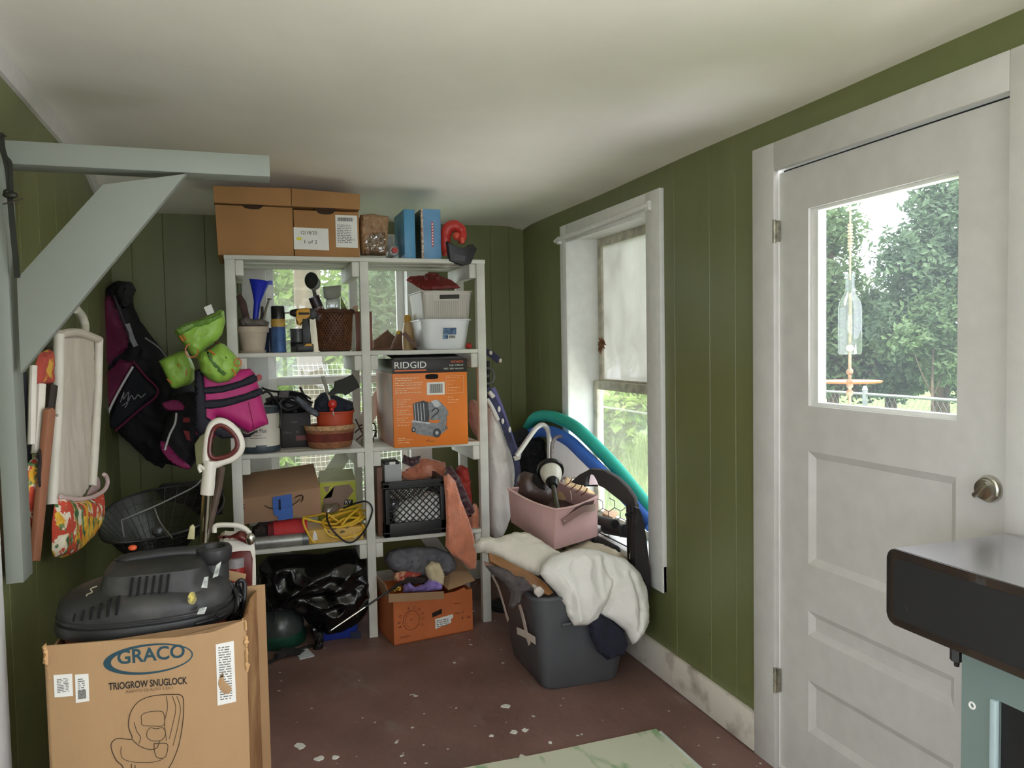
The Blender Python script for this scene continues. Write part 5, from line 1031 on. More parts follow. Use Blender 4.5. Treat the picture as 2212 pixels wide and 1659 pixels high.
# ------------------------------------------------------------------ open orange carton on the floor
t = thing('rust_carton', 'open rust-orange carton with a round stamp and white label on the floor', 'box')
F0 = ((.646, 3.728, 0), 8.2, 0); RUSTC = mat('rust_card', (196, 108, 58), .75, var=.12, vs=6)
w_, d_, h_ = .42, .36, .215
b = B()
b.fbox(F0, 0, w_, .001, h_, 0, -.006); b.fbox(F0, 0, .006, .001, h_, -.006, -d_); b.fbox(F0, w_ - .006, w_, .001, h_, -.006, -d_); b.fbox(F0, 0, w_, .001, h_, -d_ + .006, -d_); b.fbox(F0, 0, w_, .001, .007, 0, -d_)
make('carton', b, RUSTC, t)
b = B(); b.prism((((0.646,3.722,0.0),8.2,-25),[(-0.0732,0.3497),(0.2073,0.3091),(0.214,0.2646),(-0.0677,0.3014)]), .004, .012); make('flap', b, CARDIN, t)
b = B(); b.hexa([fpt(F0, w_ - .12, h_ + .004, -.03), fpt(F0, w_ + .03, h_ + .03, -.03), fpt(F0, w_ + .03, h_ + .034, -.03), fpt(F0, w_ - .12, h_ + .008, -.03), fpt(F0, w_ - .1, h_ + .02, -d_), fpt(F0, w_ + .06, h_ + .1, -d_), fpt(F0, w_ + .06, h_ + .104, -d_), fpt(F0, w_ - .1, h_ + .024, -d_)]); make('flap', b, CARDIN, t)
b = B(); b.hexa([fpt(F0, -.002, h_, -.02), fpt(F0, .002, h_, -.02), fpt(F0, -.03, h_ + .09, -.02), fpt(F0, -.034, h_ + .09, -.02), fpt(F0, -.002, h_, -d_), fpt(F0, .002, h_, -d_), fpt(F0, -.03, h_ + .1, -d_), fpt(F0, -.034, h_ + .1, -d_)]); make('flap', b, CARDIN, t)
b = B(); b.prism((((0.646,3.728,0.0),8.2,0),[(0.2675,0.1999),(0.377,0.2296),(0.4144,0.1781),(0.4214,0.1458),(0.4135,0.1399),(0.2669,0.1741)]), .006, .002); make('bent_corner', b, RUSTC, t)
RI = mat('rust_ink', (84, 42, 24), .8)
b = B(); cu, cv = .09, .112
b.scribble(F0, [(cu + .042 * cos(a_ * pi / 10), cv + .048 * sin(a_ * pi / 10)) for a_ in range(21)], .0013, .001, 2)
b.scribble(F0, [(cu + .03 * cos(a_ * pi / 10), cv + .036 * sin(a_ * pi / 10)) for a_ in range(6, 15)], .001, .001, 2); b.scribble(F0, [(cu - .008, cv), (cu, cv + .006), (cu + .006, cv)], .0012)
for i, ch in enumerate('JIM ROMOLO'):
    if ch == ' ': continue
    a_ = radians(205 - i * 26); r_ = .055; bb = B().text(ch, ((0, 0, 0), 0, 0), 0, 0, .011 if ch != 'I' else .004, .016, 0)
    for p_ in bb.v: pass
    ca, sa = cos(a_ - pi / 2), sin(a_ - pi / 2)
    b.add([fpt(F0, cu + r_ * cos(a_) + (p_.x - .005) * ca - p_.z * sa, cv + r_ * sin(a_) + (p_.x - .005) * sa + p_.z * ca, .0012) for p_ in bb.v], bb.f)
make('stamp', b, RI, t)
b = B(); b.text('THE ORCHARD BOX', F0, .3, .165, .1, .011); b.fbox(F0, .32, .4, .153, .156, .0012, 0)
for u, v, s_ in ((.03, .03, 'FARM'), (.32, .1, 'No. 2'), (.36, .07, '12')): b.text(s_, F0, u, v, .05, .011)
make('lettering', b, RI, t)
b = B(); b.prism((F0, [(.2, .128), (.252, .142), (.252, .118), (.2, .106)]), .002, .0012); make('hand_hole', b, mat('hole_dark', (40, 28, 22), .9), t)
b = B(); b.prism((F0, [(.215, .045), (.215, .095), (.27, .1), (.31, .104), (.312, .088), (.3, .08), (.3, .062), (.26, .055)]), .001, .0014); a = make('torn_label', b, PAPER, t); a['label'] = 'torn white address label'
b = B(); label_lines(b, F0, .222, .05, .285, .09, 4, .0024, 5); make('print', b, GREYINK, a)
GSH = mat('grey_knit', (116, 116, 122), .95, var=.25, vs=14, bump=.4, bs=120)
b = B(); b.puff((((0.0,3.9,0.0),0,18),[(0.6526,0.3726),(0.6771,0.408),(0.7318,0.4216),(0.8302,0.4191),(0.9292,0.4068),(1.0016,0.3703),(1.0343,0.3159),(1.0276,0.2755),(0.9642,0.2487),(0.8645,0.2502),(0.768,0.2704),(0.6977,0.3017),(0.6668,0.338)]), .08, .06, .06, .011, .018, (22, 22), 4, 1); solo('grey_shirt', 'grey knit shirt heaped in the rust-orange carton', 'shirt', b, GSH)
b = B(); b.puff((((0.0,3.8,0.0),0,10),[(0.8353,0.337),(0.8708,0.3657),(0.9135,0.3519),(0.934,0.2938),(0.9255,0.239),(0.8916,0.2383),(0.8548,0.2655),(0.838,0.3043)]), .03, .03, .03, .008, .008, (50, 16), 2, 1); solo('cream_cloth', 'cream gathered cloth lying on the grey shirt in the carton', 'cloth', b, mat('cream_cloth', (214, 200, 164), .85, var=.15))
b = B(); b.puff((((0.0,3.8,0.0),0,25),[(0.6881,0.3287),(0.7369,0.3375),(0.8075,0.3203),(0.8447,0.3257),(0.8241,0.2947),(0.7547,0.279),(0.706,0.2705),(0.6844,0.2916)]), .02, .03, .02, .008, .008, (30, 30), 9, 1); solo('print_cloth', 'red and cream printed cloth tucked under the grey shirt', 'cloth', b, mat('print_cloth_mat', (206, 160, 130), .85, var=.7, vs=26, col2=(168, 66, 56), thr=(.46, .54)))
LAV = mat('lavender_cloth', (150, 130, 206), .85, var=.3, vs=16)
b = B(); b.puff((((0.0,3.77,0.0),0,15),[(0.7131,0.234),(0.7204,0.2693),(0.7494,0.2796),(0.7758,0.2539),(0.8216,0.2624),(0.8495,0.2821),(0.8972,0.2768),(0.9188,0.2468),(0.9145,0.2243),(0.8542,0.2221)]), .025, .03, .02, .008, .01, (36, 36), 5, 1); solo('lavender_cloth', 'lavender cloth at the front of the rust-orange carton', 'cloth', b, LAV)
b = B(); c = (0.6752,3.76,0.2676)
for k in range(7): b.ball((c[0] + .012 * cos(k), 3.77 + .008 * sin(k * 2), c[2] + .009 * sin(k * 1.7)), (.009, .007, .007), 6, .3, k)
solo('gold_trinket', 'shiny gold trinket at the left front of the rust-orange carton', 'trinket', b, mat('gold', (214, 184, 96), .25, 1))
b = B(); b.puff((((0.0,3.85,0.0),0,5),[(0.7032,0.2584),(0.7471,0.2907),(0.8662,0.2726),(0.8889,0.237),(0.8049,0.2467),(0.7449,0.2396)]), .01, .03, .02, .01, .008, (30, 30), 5, 1); solo('brown_cloth', 'dark brown cloth between the lavender and grey clothes', 'cloth', b, MATS['dark_brown_cloth'])
t = thing('thin_rod', 'thin black and silver telescopic rod leaning on the rust-orange carton', 'rod')
b = B(); p0, p1 = V((0.3366,3.66,0.1409)), V((0.6172,3.7,0.2809)); b.tube([p0, p0.lerp(p1, .62)], [.0035, .0045], 8, False); make('silver_tip', b, CHROME, t)
b = B(); b.tube([p0.lerp(p1, .6), p1], .0055, 8, False); b.tube([p1, V((0.693,3.74,0.3058))], [.006, .008], 8, False); make('black_shaft', b, BLACK, t)
b = B(); b.ball(p0, .007, 8); make('tip', b, BLACK, t)

# ------------------------------------------------------------------ grey tote with its load
t = thing('grey_tote', 'large dark grey plastic storage tote heaped with cloth by the wall', 'tote')
TOTE = mat('tote_grey', (84, 86, 90), .45, var=.06, vs=8, bump=.05, bs=120)
b = B(); tub(b, 1.085, 1.56, 2.93, 3.5, .001, .42, .06, th=.006, rr=.06, lip=.012); make('tub', b, TOTE, t)
b = B(); b.tube([(1.2, 2.926, .30), (1.45, 2.926, .30)], .008, 8, False); make('ledge', b, TOTE, t)
b = B(); b.box(1.16, 1.5, 3.02, 3.42, .3, .31); make('contents_board', b, mat('dark_inside', (50, 46, 44), .9), t)
TAPE = mat('masking_tape', (222, 208, 196), .7, var=.12, vs=20)
for i in range(3):
    b = B()
    if i == 0: b.strip([(1.073,3.4746,0.3701), (1.08,3.4131,0.336), (1.086,3.3787,0.2933), (1.096,3.3517,0.2313), (1.098,3.3194,0.2028)], .03, .0012, (0, 1, 0))
    if i == 1: b.strip([(1.07,3.0808,0.3536), (1.078,3.0593,0.3017), (1.086,3.039,0.2341), (1.09,3.0177,0.2016)], .04, .0012, (0, 1, 0))
    if i == 2: b.strip([(1.08,3.1463,0.2178), (1.084,3.0564,0.2323), (1.088,2.9445,0.2438)], .03, .0012, (0, 0, 1))
    make('tape', b, TAPE, t)
PILL = mat('ivory_cotton', (216, 210, 196), .9, var=.08, vs=5, bump=.1, bs=120); SHEET = mat('white_cotton', (232, 230, 224), .9, var=.04, vs=6, bump=.08, bs=120)
b = B(); b.puff((((0.0,3.12,0.55),0,40),[(0.8959,0.0719),(0.9307,0.1008),(1.0041,0.0929),(1.084,0.1089),(1.1347,0.1058),(1.1948,0.0613),(1.2547,0.0013),(1.2879,-0.02),(1.2396,-0.0537),(1.1895,-0.0651),(1.1511,-0.0987),(1.0984,-0.0755),(1.0326,-0.0381),(0.9727,0.0072),(0.942,0.0365),(0.905,0.0363)]), .05, .05, .07, .011, .009, (14, 20), 4, 1); solo('ivory_pillow', 'ivory pillow lying on the grey tote under the pink bin', 'pillow', b, PILL)
sc_ = (((0.0,2.93,0.4),0,14),[(1.3688,-0.0804),(1.4078,-0.0101),(1.4248,0.0543),(1.4006,0.1334),(1.235,-0.0453),(1.2272,0.0634),(1.1881,0.1182),(1.5134,-0.155),(1.5332,-0.044),(1.5014,0.0746)])[1]
def crease(u, v):
    r = 0
    for i0, i1, am in ((0, 1, .035), (1, 2, .03), (2, 3, .02), (4, 5, .016), (5, 6, .014), (7, 8, .014), (8, 9, .012)):
        (x0, y0), (x1, y1) = sc_[i0], sc_[i1]; L2 = (x1 - x0) ** 2 + (y1 - y0) ** 2
        k_ = min(1, max(0, ((u - x0) * (x1 - x0) + (v - y0) * (y1 - y0)) / L2)); d = hypot(u - x0 - k_ * (x1 - x0), v - y0 - k_ * (y1 - y0))
        r = max(r, am * math.exp(-(d / .011) ** 2))
    return -r
b = B(); b.puff((((0.0,2.93,0.4),0,14),[(1.1183,0.1165),(1.1344,0.152),(1.1792,0.1848),(1.2512,0.1964),(1.3151,0.2015),(1.3859,0.1868),(1.4432,0.1617),(1.5102,0.1393),(1.5676,0.0751),(1.5934,0.0065),(1.5913,-0.0701),(1.5819,-0.1356),(1.5488,-0.1822),(1.4983,-0.2167),(1.4704,-0.1532),(1.4246,-0.1099),(1.3735,-0.0773),(1.3498,-0.0967),(1.3018,-0.1109),(1.2444,-0.1053),(1.2207,-0.0619),(1.2169,-0.0246),(1.179,0.0391),(1.1428,0.0803)]), .05, .035, .09, .0075, .02, (8, 5.5), 3, 1, k3=.16, fun=crease); solo('white_sheet', 'crumpled white sheet spilling over the front of the grey tote', 'sheet', b, SHEET, ang=80)
b = B(); b.puff((((0.0,3.28,0.5),0,40),[(1.3063,-0.0115),(1.3935,0.0206),(1.4879,0.0387),(1.5572,0.0168),(1.6362,-0.0348),(1.6795,-0.0916),(1.6716,-0.1555),(1.6076,-0.1203),(1.5015,-0.0847),(1.3715,-0.0558)]), .03, .04, .05, .011, .01, (10, 40), 6, 1); solo('cream_quilt', 'cream ribbed quilt behind the white sheet on the tote', 'quilt', b, mat('cream_quilt_mat', (214, 202, 178), .9, var=.12, vs=8))
b = B(); b.puff((((0.0,2.915,0.3),0,8),[(1.3086,0.0161),(1.3566,0.0365),(1.3972,0.0124),(1.4676,-0.0462),(1.4864,-0.1059),(1.4609,-0.1517),(1.3872,-0.1638),(1.3438,-0.1239),(1.3155,-0.0562)]), .025, .02, .03, .011, .012, (22, 10), 5, 1); solo('navy_cloth', 'navy cloth hanging below the white sheet on the grey tote', 'cloth', b, mat('deep_navy', (30, 32, 48), .9, var=.2))
b = B(); b.prism((((0.0,3.02,0.5),0,30),[(0.9369,0.1061),(0.9818,0.0856),(1.0393,0.044),(1.1121,-0.0032),(1.1576,-0.0435),(1.1851,-0.0892),(1.1625,-0.0981),(1.1143,-0.0731),(1.0508,-0.0234),(0.9919,0.0297),(0.9348,0.0711)]), .02, 0, .003); solo('brown_board', 'brown wooden board slanting out from under the ivory pillow', 'board', b, mat('honey_wood', (146, 100, 56), .5, var=.3, vs=5, stretch=(.5, 3, 3)))
b = B(); b.puff((((0.0,3.0,0.44),0,15),[(0.9068,0.1159),(0.9501,0.1113),(1.0003,0.091),(1.0295,0.0616),(1.0653,0.0539),(1.1015,0.0123),(1.1387,-0.022),(1.0792,-0.0038),(1.0535,-0.0157),(1.0378,-0.0472),(1.0073,-0.0693),(0.9887,-0.056),(1.006,-0.0065),(0.9829,0.0407),(0.931,0.0798)]), .025, .02, .025, .009, .009, (30, 24), 7, 1); solo('grey_cloth', 'dark grey cloth hanging over the left rim of the tote', 'cloth', b, mat('taupe_cloth', (88, 80, 80), .9, var=.3, vs=16))
b = B(); b.tube([(1.1044,3.0,0.4525),(1.1094,2.97,0.4451)], [.009, .012], 10, False); b.lathe([(.006, 0), (.019, .001), (.02, .02), (.012, .03)], (1.114,2.94,0.438), (-.3, .8, .4), 16); solo('white_pipe', 'small white pipe end sticking out over the tote rim', 'pipe', b, mat('white_pvc', (222, 214, 206), .4))
b = B(); b.puff((((0.0,3.1,0.5),0,20),[(0.9251,0.0497),(0.9756,0.029),(1.0337,-0.0003),(1.0516,-0.0215),(0.992,-0.0035),(0.9339,0.022)]), .015, .03, .02, .009, .006, (30, 30), 2, 1); solo('pink_cloth', 'dusty pink cloth edge under the brown board', 'cloth', b, mat('dusty_pink', (176, 140, 132), .9))
# pink fabric bin with shoes and plunger
t = thing('pink_bin', 'dusty pink fabric bin with a leather handle full of shoes', 'bin')
PK = mat('pink_felt', (212, 172, 168), .9, var=.06, vs=8, bump=.12, bs=160)
Fb, Rb, Lb = V((1.2621,3.1554,0.55)), V((1.5353,3.2886,0.555)), V((1.193,3.5357,0.6))
Ft, Rt, Lt = V((1.2735,3.1597,0.727)), V((1.5388,3.2905,0.742)), V((1.1563,3.4587,0.778))
Bb, Bt = Lb + Rb - Fb, Lt + Rt - Ft
cen = (Ft + Rt + Lt + Bt) / 4; cenb = (Fb + Rb + Lb + Bb) / 4
def wall(b, a0, a1, c0, c1, bulge, inn, n_=10):
    """soft panel between base edge a0-a1 and top edge c0-c1"""
    nn = (a1 - a0).cross(c0 - a0).normalized(); vs = []
    if nn.dot((a0 + a1) / 2 - cenb) < 0: nn = -nn
    for j in range(n_ + 1):
        for i in range(n_ + 1):
            u, v = i / n_, j / n_; p_ = a0.lerp(a1, u).lerp(c0.lerp(c1, u), v)
            k_ = bulge * sin(pi * u) * sin(pi * v * .9 + .15) + .004 * noise.noise(p_ * 9) * sin(pi * u)
            sag = -.012 * sin(pi * u) * v * v
            vs.append(p_ + nn * (k_ - inn) + V((0, 0, sag)))
    b.add(vs, [(j * (n_ + 1) + i, j * (n_ + 1) + i + 1, (j + 1) * (n_ + 1) + i + 1, (j + 1) * (n_ + 1) + i) for j in range(n_) for i in range(n_)])
    return nn
b = B()
for a0, a1, c0, c1 in ((Fb, Rb, Ft, Rt), (Lb, Fb, Lt, Ft), (Bb, Lb, Bt, Lt), (Rb, Bb, Rt, Bt)):
    for inn in (0, .007): nf = wall(b, a0, a1, c0, c1, .012, inn)
b.add([Fb, Rb, Bb, Lb], [(3, 2, 1, 0)]); make('fabric', b, PK, t, 50)
b = B(); rim = []
for a0, a1 in ((Ft, Rt), (Rt, Bt), (Bt, Lt), (Lt, Ft)): rim += [a0.lerp(a1, i / 8) + V((0, 0, -.012 * sin(pi * i / 8))) for i in range(8)]
b.tube(rim, .006, 8, False, True); make('rim', b, mat('pink_piping', (222, 186, 180), .85), t)
nrm = (Rb - Fb).cross(Ft - Fb).normalized()
hp = lambda u, v, n_=.0: Fb.lerp(Rb, u).lerp(Ft.lerp(Rt, u), v) + nrm * (.013 + n_)
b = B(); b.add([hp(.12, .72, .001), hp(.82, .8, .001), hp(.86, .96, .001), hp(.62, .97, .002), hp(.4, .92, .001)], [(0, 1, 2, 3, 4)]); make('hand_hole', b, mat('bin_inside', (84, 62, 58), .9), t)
b = B(); b.strip([hp(.1, .66, .004), hp(.3, .79, .018), hp(.5, .87, .026), hp(.7, .83, .02), hp(.86, .78, .004)], .03, .004, (0, 0, 1)); make('handle', b, mat('mauve_leather', (150, 116, 112), .5), t)
b = B(); b.ball(hp(.13, .69, .009), .005, 8); make('rivet', b, CHROME, t)
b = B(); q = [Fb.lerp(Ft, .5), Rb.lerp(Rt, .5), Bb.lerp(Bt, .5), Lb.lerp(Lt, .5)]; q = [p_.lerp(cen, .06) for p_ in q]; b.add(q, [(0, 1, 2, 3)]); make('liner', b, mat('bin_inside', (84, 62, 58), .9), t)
t = thing('leather_boot', 'dark brown leather clog sitting in the pink bin', 'shoe')
b = B(); b.puff((((0.0,3.36,0.0),0,10),[(1.2161,0.7615),(1.2133,0.8145),(1.2276,0.8465),(1.2546,0.8602),(1.2871,0.8512),(1.3281,0.8283),(1.3585,0.7905),(1.3874,0.7616),(1.3887,0.7214),(1.3616,0.6859),(1.3302,0.6818),(1.2663,0.7135),(1.226,0.7387)]), .06, .05, .06, .009, .004, (12, 12), 1, 1); make('upper', b, mat('dark_leather', (78, 60, 54), .35, var=.2, vs=14), t)
b = B(); b.puff((((0.0,3.3,0.0),0,10),[(1.2788,0.8497),(1.2932,0.8531),(1.3101,0.83),(1.3262,0.7981),(1.3334,0.7714),(1.315,0.7771),(1.2838,0.797),(1.2717,0.8197)]), .01, .02, .02, .008); make('opening', b, mat('shoe_dark', (14, 12, 12), .9), t)
SNK = mat('tan_canvas', (188, 158, 118), .8, var=.2, vs=16, bump=.15)
t = thing('canvas_shoe', 'tan canvas shoe with toe cap at the front of the pink bin', 'shoe', 'pair of tan canvas shoes')
b = B(); b.puff((((0.0,3.3,0.0),0,20),[(1.4403,0.771),(1.463,0.7739),(1.5123,0.77),(1.5474,0.7696),(1.5585,0.7454),(1.544,0.7187),(1.4921,0.7067),(1.4377,0.7067)]), .035, .05, .03, .007, .003, (20, 20), 1, 1); make('upper', b, SNK, t)
b = B(); b.tube([(1.3924,3.27,0.783),(1.3902,3.255,0.7645),(1.3942,3.265,0.7411)], .002, 6); make('seam', b, mat('pale_stitch', (222, 204, 176), .8), t)
t = thing('canvas_shoe', 'tan canvas shoe with brown laces lying behind its pair in the pink bin', 'shoe', 'pair of tan canvas shoes')
b = B(); b.puff((((0.0,3.42,0.0),0,30),[(1.5593,0.8085),(1.5808,0.8331),(1.6071,0.8549),(1.6441,0.8281),(1.706,0.7915),(1.76,0.7449),(1.7006,0.7238),(1.6427,0.7287),(1.6025,0.7632)]), .035, .04, .03, .007, .005, (20, 20), 5, 1); make('upper', b, SNK, t)
for i in range(4):
    b = B(); u = V((1.4261,3.37,0.8029)).lerp(V((1.5063,3.37,0.7527)), i / 3); b.tube([u + V((-.02, -.004, -.016)), u + V((0, -.012, 0)), u + V((.016, 0, .014))], .003, 6); make('lace', b, mat('brown_lace', (120, 78, 50), .8), t)
t = thing('plunger', 'toilet plunger with cream cup and black rim lying on the pink bin', 'plunger')
C_, E_ = V((1.3714,3.46,0.8507)), V((1.2986,3.2,0.717)); ax = E_ - C_; L_ = ax.length
b = B(); b.lathe([(.05, -.012), (.064, -.01), (.066, 0), (.064, .01), (.05, .012)], C_, ax, 32); make('rim', b, mat('black_rubber_gloss', (22, 22, 22), .3), t)
b = B(); b.lathe([(.052, .008), (.052, .03), (.045, .06), (.032, .082), (.025, .09)], C_, ax, 32); make('cup', b, mat('cream_rubber', (218, 214, 200), .4, var=.06), t)
b = B()
for k in range(3): b.lathe([(.026 + .004 * (k == 0), .085 + k * .014), (.032 - .004 * k, .09 + k * .014), (.026 - .003 * k, .099 + k * .014)], C_, ax, 24)
make('collar', b, MATS['black_rubber_gloss'], t)
b = B(); b.lathe([(.011, .11), (.012, L_), (.006, L_ + .002)], C_, ax, 16); make('handle', b, mat('olive_black_wood', (70, 68, 52), .35), t)

# ------------------------------------------------------------------ corner clutter under the tall window
def noodle(lab, m, P): 
    b = B(); b.tube(P, .032, 18, True, k=8); t = thing('pool_noodle', lab, 'pool noodle', 'pool noodles bent in the corner'); make('foam', b, m, t)
    b = B(); d = (V(P[-1]) - V(P[-2])).normalized(); b.lathe([(.012, 0), (.012, .001)], V(P[-1]) + d * .0008, d, 14); make('bore', b, DARK, t)
noodle('teal foam pool noodle arching in front of the tall window', mat('teal_foam', (44, 178, 160), .75, var=.08, vs=12, bump=.1, bs=150), [(1.6227,4.5,0.7707), (1.6283,4.5,0.9137), (1.6,4.266,1.0257), (1.605,4.0574,1.0529), (1.61,3.8683,1.0452), (1.62,3.6718,1.0087), (1.68,3.4333,0.8742), (1.72,3.2631,0.7587), (1.74,3.1418,0.6754)])
noodle('blue foam pool noodle arching below the teal one', mat('blue_foam', (60, 112, 206), .75, var=.08, vs=12, bump=.1, bs=150), [(1.5385,4.4,0.7469), (1.5524,4.4,0.8579), (1.55,4.1822,0.9469), (1.56,3.9473,0.9801), (1.575,3.7257,0.9576), (1.6,3.5733,0.8956), (1.64,3.3443,0.7911), (1.69,3.1944,0.6909), (1.71,3.0888,0.6297)])
t = thing('folding_stroller', 'folded stroller with white padded seat and navy straps behind the post', 'stroller')
b = B(); b.puff((((0.0,4.02,0.0),0,0),[(1.2158,1.1215),(1.2423,1.1405),(1.2679,1.1093),(1.3032,1.032),(1.3332,0.9394),(1.3688,0.8483),(1.3837,0.7835),(1.3705,0.6567),(1.3461,0.505),(1.3014,0.4067),(1.2535,0.4012),(1.2179,0.4657),(1.2063,0.6694)]), .06, .08, .05, .011, .009, (16, 5), 3, 1, k3=.08); make('seat_pad', b, mat('padded_white', (214, 206, 200), .9, var=.12, vs=8, bump=.2), t)
NAV = mat('navy_webbing', (52, 54, 84), .8, var=.4, vs=14)
b = B(); b.strip([(1.2213,3.98,1.2281),(1.2432,3.97,1.1833),(1.2749,3.96,1.1132),(1.3112,3.95,1.008),(1.3426,3.94,0.9126),(1.3637,3.93,0.8227),(1.3699,3.93,0.7347),(1.3696,3.94,0.6704)], .034, .004, (1, 0, .3)); make('strap', b, NAV, t)
b = B(); b.strip([(1.2776,4.06,1.2226),(1.3149,4.05,1.1254),(1.357,4.04,0.992),(1.3892,4.03,0.8892),(1.4172,4.02,0.8452)], .03, .004, (1, 0, .3)); make('strap', b, mat('violet_webbing', (108, 106, 156), .8), t)
b = B(); b.tube([(1.217,3.97,1.1694),(1.2439,3.96,1.1195),(1.2705,3.95,1.0547)], .011, 10); b.tube([(1.2251,3.96,1.2092),(1.2503,3.96,1.1786)], .012, 10); make('frame_tube', b, mat('white_enamel', (226, 222, 216), .35), t)
for x_ in range(3):
    b = B(); c = ((1.2704,3.93,1.1155), (1.2898,3.93,1.0505), (1.3279,3.93,1.004))[x_]; b.ball(c, (.008, .006, .016), 8); make('buckle', b, MATS['white_enamel'], t)
b = B(); b.hexa([(1.3331,3.9,0.8634), (1.3802,3.9,0.8704), (1.3745,3.9,0.8459), (1.343,3.9,0.8381), (1.3434,3.93,0.8589), (1.3909,3.93,0.8659), (1.3851,3.93,0.8413), (1.3534,3.93,0.8334)], .003); make('clip', b, mat('clip_beige', (206, 196, 186), .5), t)
b = B(); c = V((1.2494,4.05,1.2895)); b.tube([c + V((.035 * cos(k * pi / 8), 0, .042 * sin(k * pi / 8))) for k in range(16)], .008, 8, True, True, 2); b.ball(c, (.012, .01, .012), 8); make('wheel', b, mat('dark_grey_plastic', (88, 90, 86), .4), t)
b = B(); b.strip([(1.2364,4.05,1.4204),(1.2677,4.05,1.4097),(1.2936,4.05,1.389),(1.3144,4.05,1.3684)], .035, .006, (.5, 0, 1)); make('canopy_strap', b, NAV, t)
b = B(); b.ball((1.2615,4.03,1.4149), (.01, .008, .012), 8); b.ball((1.3159,4.03,1.3711), (.009, .008, .012), 8); make('canopy_clip', b, MATS['clip_beige'], t)
b = B(); b.tube([(1.2385,4.0,0.4935),(1.2844,4.1,0.6756),(1.2717,4.12,1.0608),(1.2665,4.1,1.3689)], .01, 8); b.lathe([(.09, 0), (.09, .03)], (1.33, 4.05, .0), (0, 0, 1), 16); b.tube([(1.33, 4.06, .02), (1.3, 4.08, .4)], .015, 8, False); make('chassis', b, BLACK, t)
t = thing('folding_rack', 'white bent metal rack standing behind the plunger', 'rack'); b = B(); b.tube([(1.3366,3.85,0.8721),(1.3737,3.85,0.9212),(1.4216,3.85,0.9823),(1.4536,3.85,1.0174),(1.4852,3.85,1.0281),(1.5112,3.85,1.0071),(1.525,3.86,0.9583),(1.5297,3.87,0.8449),(1.5342,3.88,0.718)], .0135, 10); make('bar', b, mat('white_steel', (206, 204, 200), .35, .2), t)
b = B(); b.tube([V((1.5342,3.88,0.718)), V(((1.5342,3.88,0.718)[0], 3.88, .01))], .012, 8, False); make('leg', b, MATS['white_steel'], t)
t = thing('plastic_chair', 'grey plastic chair back showing below the blue pool noodle', 'chair'); GP = mat('grey_taupe_plastic', (126, 116, 112), .5, var=.08)
b = B(); b.puff((((0.0,3.75,0.0),0,8),[(1.5335,0.7297),(1.5407,0.9022),(1.555,0.951),(1.5832,0.9694),(1.6154,0.9676),(1.676,0.9066),(1.7367,0.8401),(1.7767,0.7872),(1.7837,0.7365),(1.7223,0.7259),(1.663,0.7351)]), .012, .012, .012, .01, .0, (8, 8)); make('back', b, GP, t)
b = B(); b.tube([(1.4879,3.735,0.7929),(1.4873,3.735,0.9086),(1.4985,3.735,0.9585),(1.5272,3.735,0.9762),(1.5583,3.735,0.9696)], .008, 8); make('rim', b, GP, t)
b = B(); x_ = (1.5138,3.75,0.7402)[0]; b.box(x_, x_ + .2, 3.56, 3.76, .5, .52, .004); b.tube([(x_ + .03, 3.74, 0), (x_ + .03, 3.74, .75)], .015, 8, False); b.tube([(x_ + .02, 3.6, 0), (x_ + .02, 3.6, .51)], .015, 8, False); make('seat', b, GP, t)
b = B(); b.puff((((0.0,4.2,0.0),0,0),[(1.4065,0.7564),(1.4147,0.8887),(1.4495,0.9532),(1.5007,0.9851),(1.5566,0.9475),(1.6274,0.9033),(1.6394,0.7675),(1.6318,0.6598),(1.4945,0.6565)]), .05, .08, .05, .011, .015, (22, 22), 6, 1); solo('black_jacket', 'black crumpled jacket behind the white metal frame', 'jacket', b, mat('black_fabric', (28, 28, 32), .85, var=.3))
t = thing('wire_fencing', 'loose chicken wire panel standing behind the pink bin', 'fencing'); b = B(); f = ((0, 3.42, 0), 0, 0); s_ = .034
u0, v0 = (1.5426,3.42,0.3612)[0], (1.5426,3.42,0.3612)[2]; nu, nv = 5, 7
for i in range(nu):
    for j in range(nv):
        u = u0 + i * s_ * 1.732 + (s_ * .866 if j % 2 else 0); v = v0 + j * s_ * 1.5; z = .02 * noise.noise(V((u * 6, v * 6, 1)))
        P6 = [(u + s_ * sin(k * pi / 3), v + s_ * cos(k * pi / 3)) for k in range(4)]
        for k in range(3): b.tube([fpt(f, *P6[k], z), fpt(f, *P6[k + 1], z)], .002, 5, False, cap=False)
make('wire_mesh', b, mat('dark_wire', (52, 50, 48), .5, .3), t)
t = thing('arched_guard', 'black arched foam guard with a cut-out before the tall window', 'guard'); b = B()
b.prism((((1.47,3.22,0.0),-45,0),[(-0.0975,0.8178),(-0.056,0.8545),(-0.0039,0.8828),(0.0648,0.8802),(0.1254,0.8501),(0.1744,0.8074),(0.2058,0.7618),(0.2098,0.7331),(0.1756,0.7264),(0.1415,0.7468),(0.1072,0.78),(0.0681,0.8005),(0.0374,0.8112),(0.0356,0.8386),(0.0204,0.863),(-0.0063,0.87),(-0.0245,0.8477),(-0.0294,0.8219),(-0.0206,0.8055),(-0.0567,0.8075)]), .05, 0, .006); make('foam', b, mat('charcoal_foam', (48, 42, 42), .8, var=.2), t)
b = B(); b.tube([(1.5023,3.36,0.7812),(1.5124,3.34,0.7859),(1.551,3.31,0.7879)], .004, 6); make('cross_wire', b, BLACK, t)
b = B(); b.prism((((0.0,3.55,0.0),0,0),[(1.5874,0.7527),(1.5904,0.7898),(1.6135,0.8114),(1.6439,0.7999),(1.6639,0.7704),(1.6635,0.7446)]), .01, 0, .002); solo('pink_card', 'pale pink card behind the cut-out of the black arched guard', 'card', b, mat('pale_pink_card', (214, 186, 186), .8))
t = thing('tripod', 'black folded tripod leaning against the window casing', 'tripod')
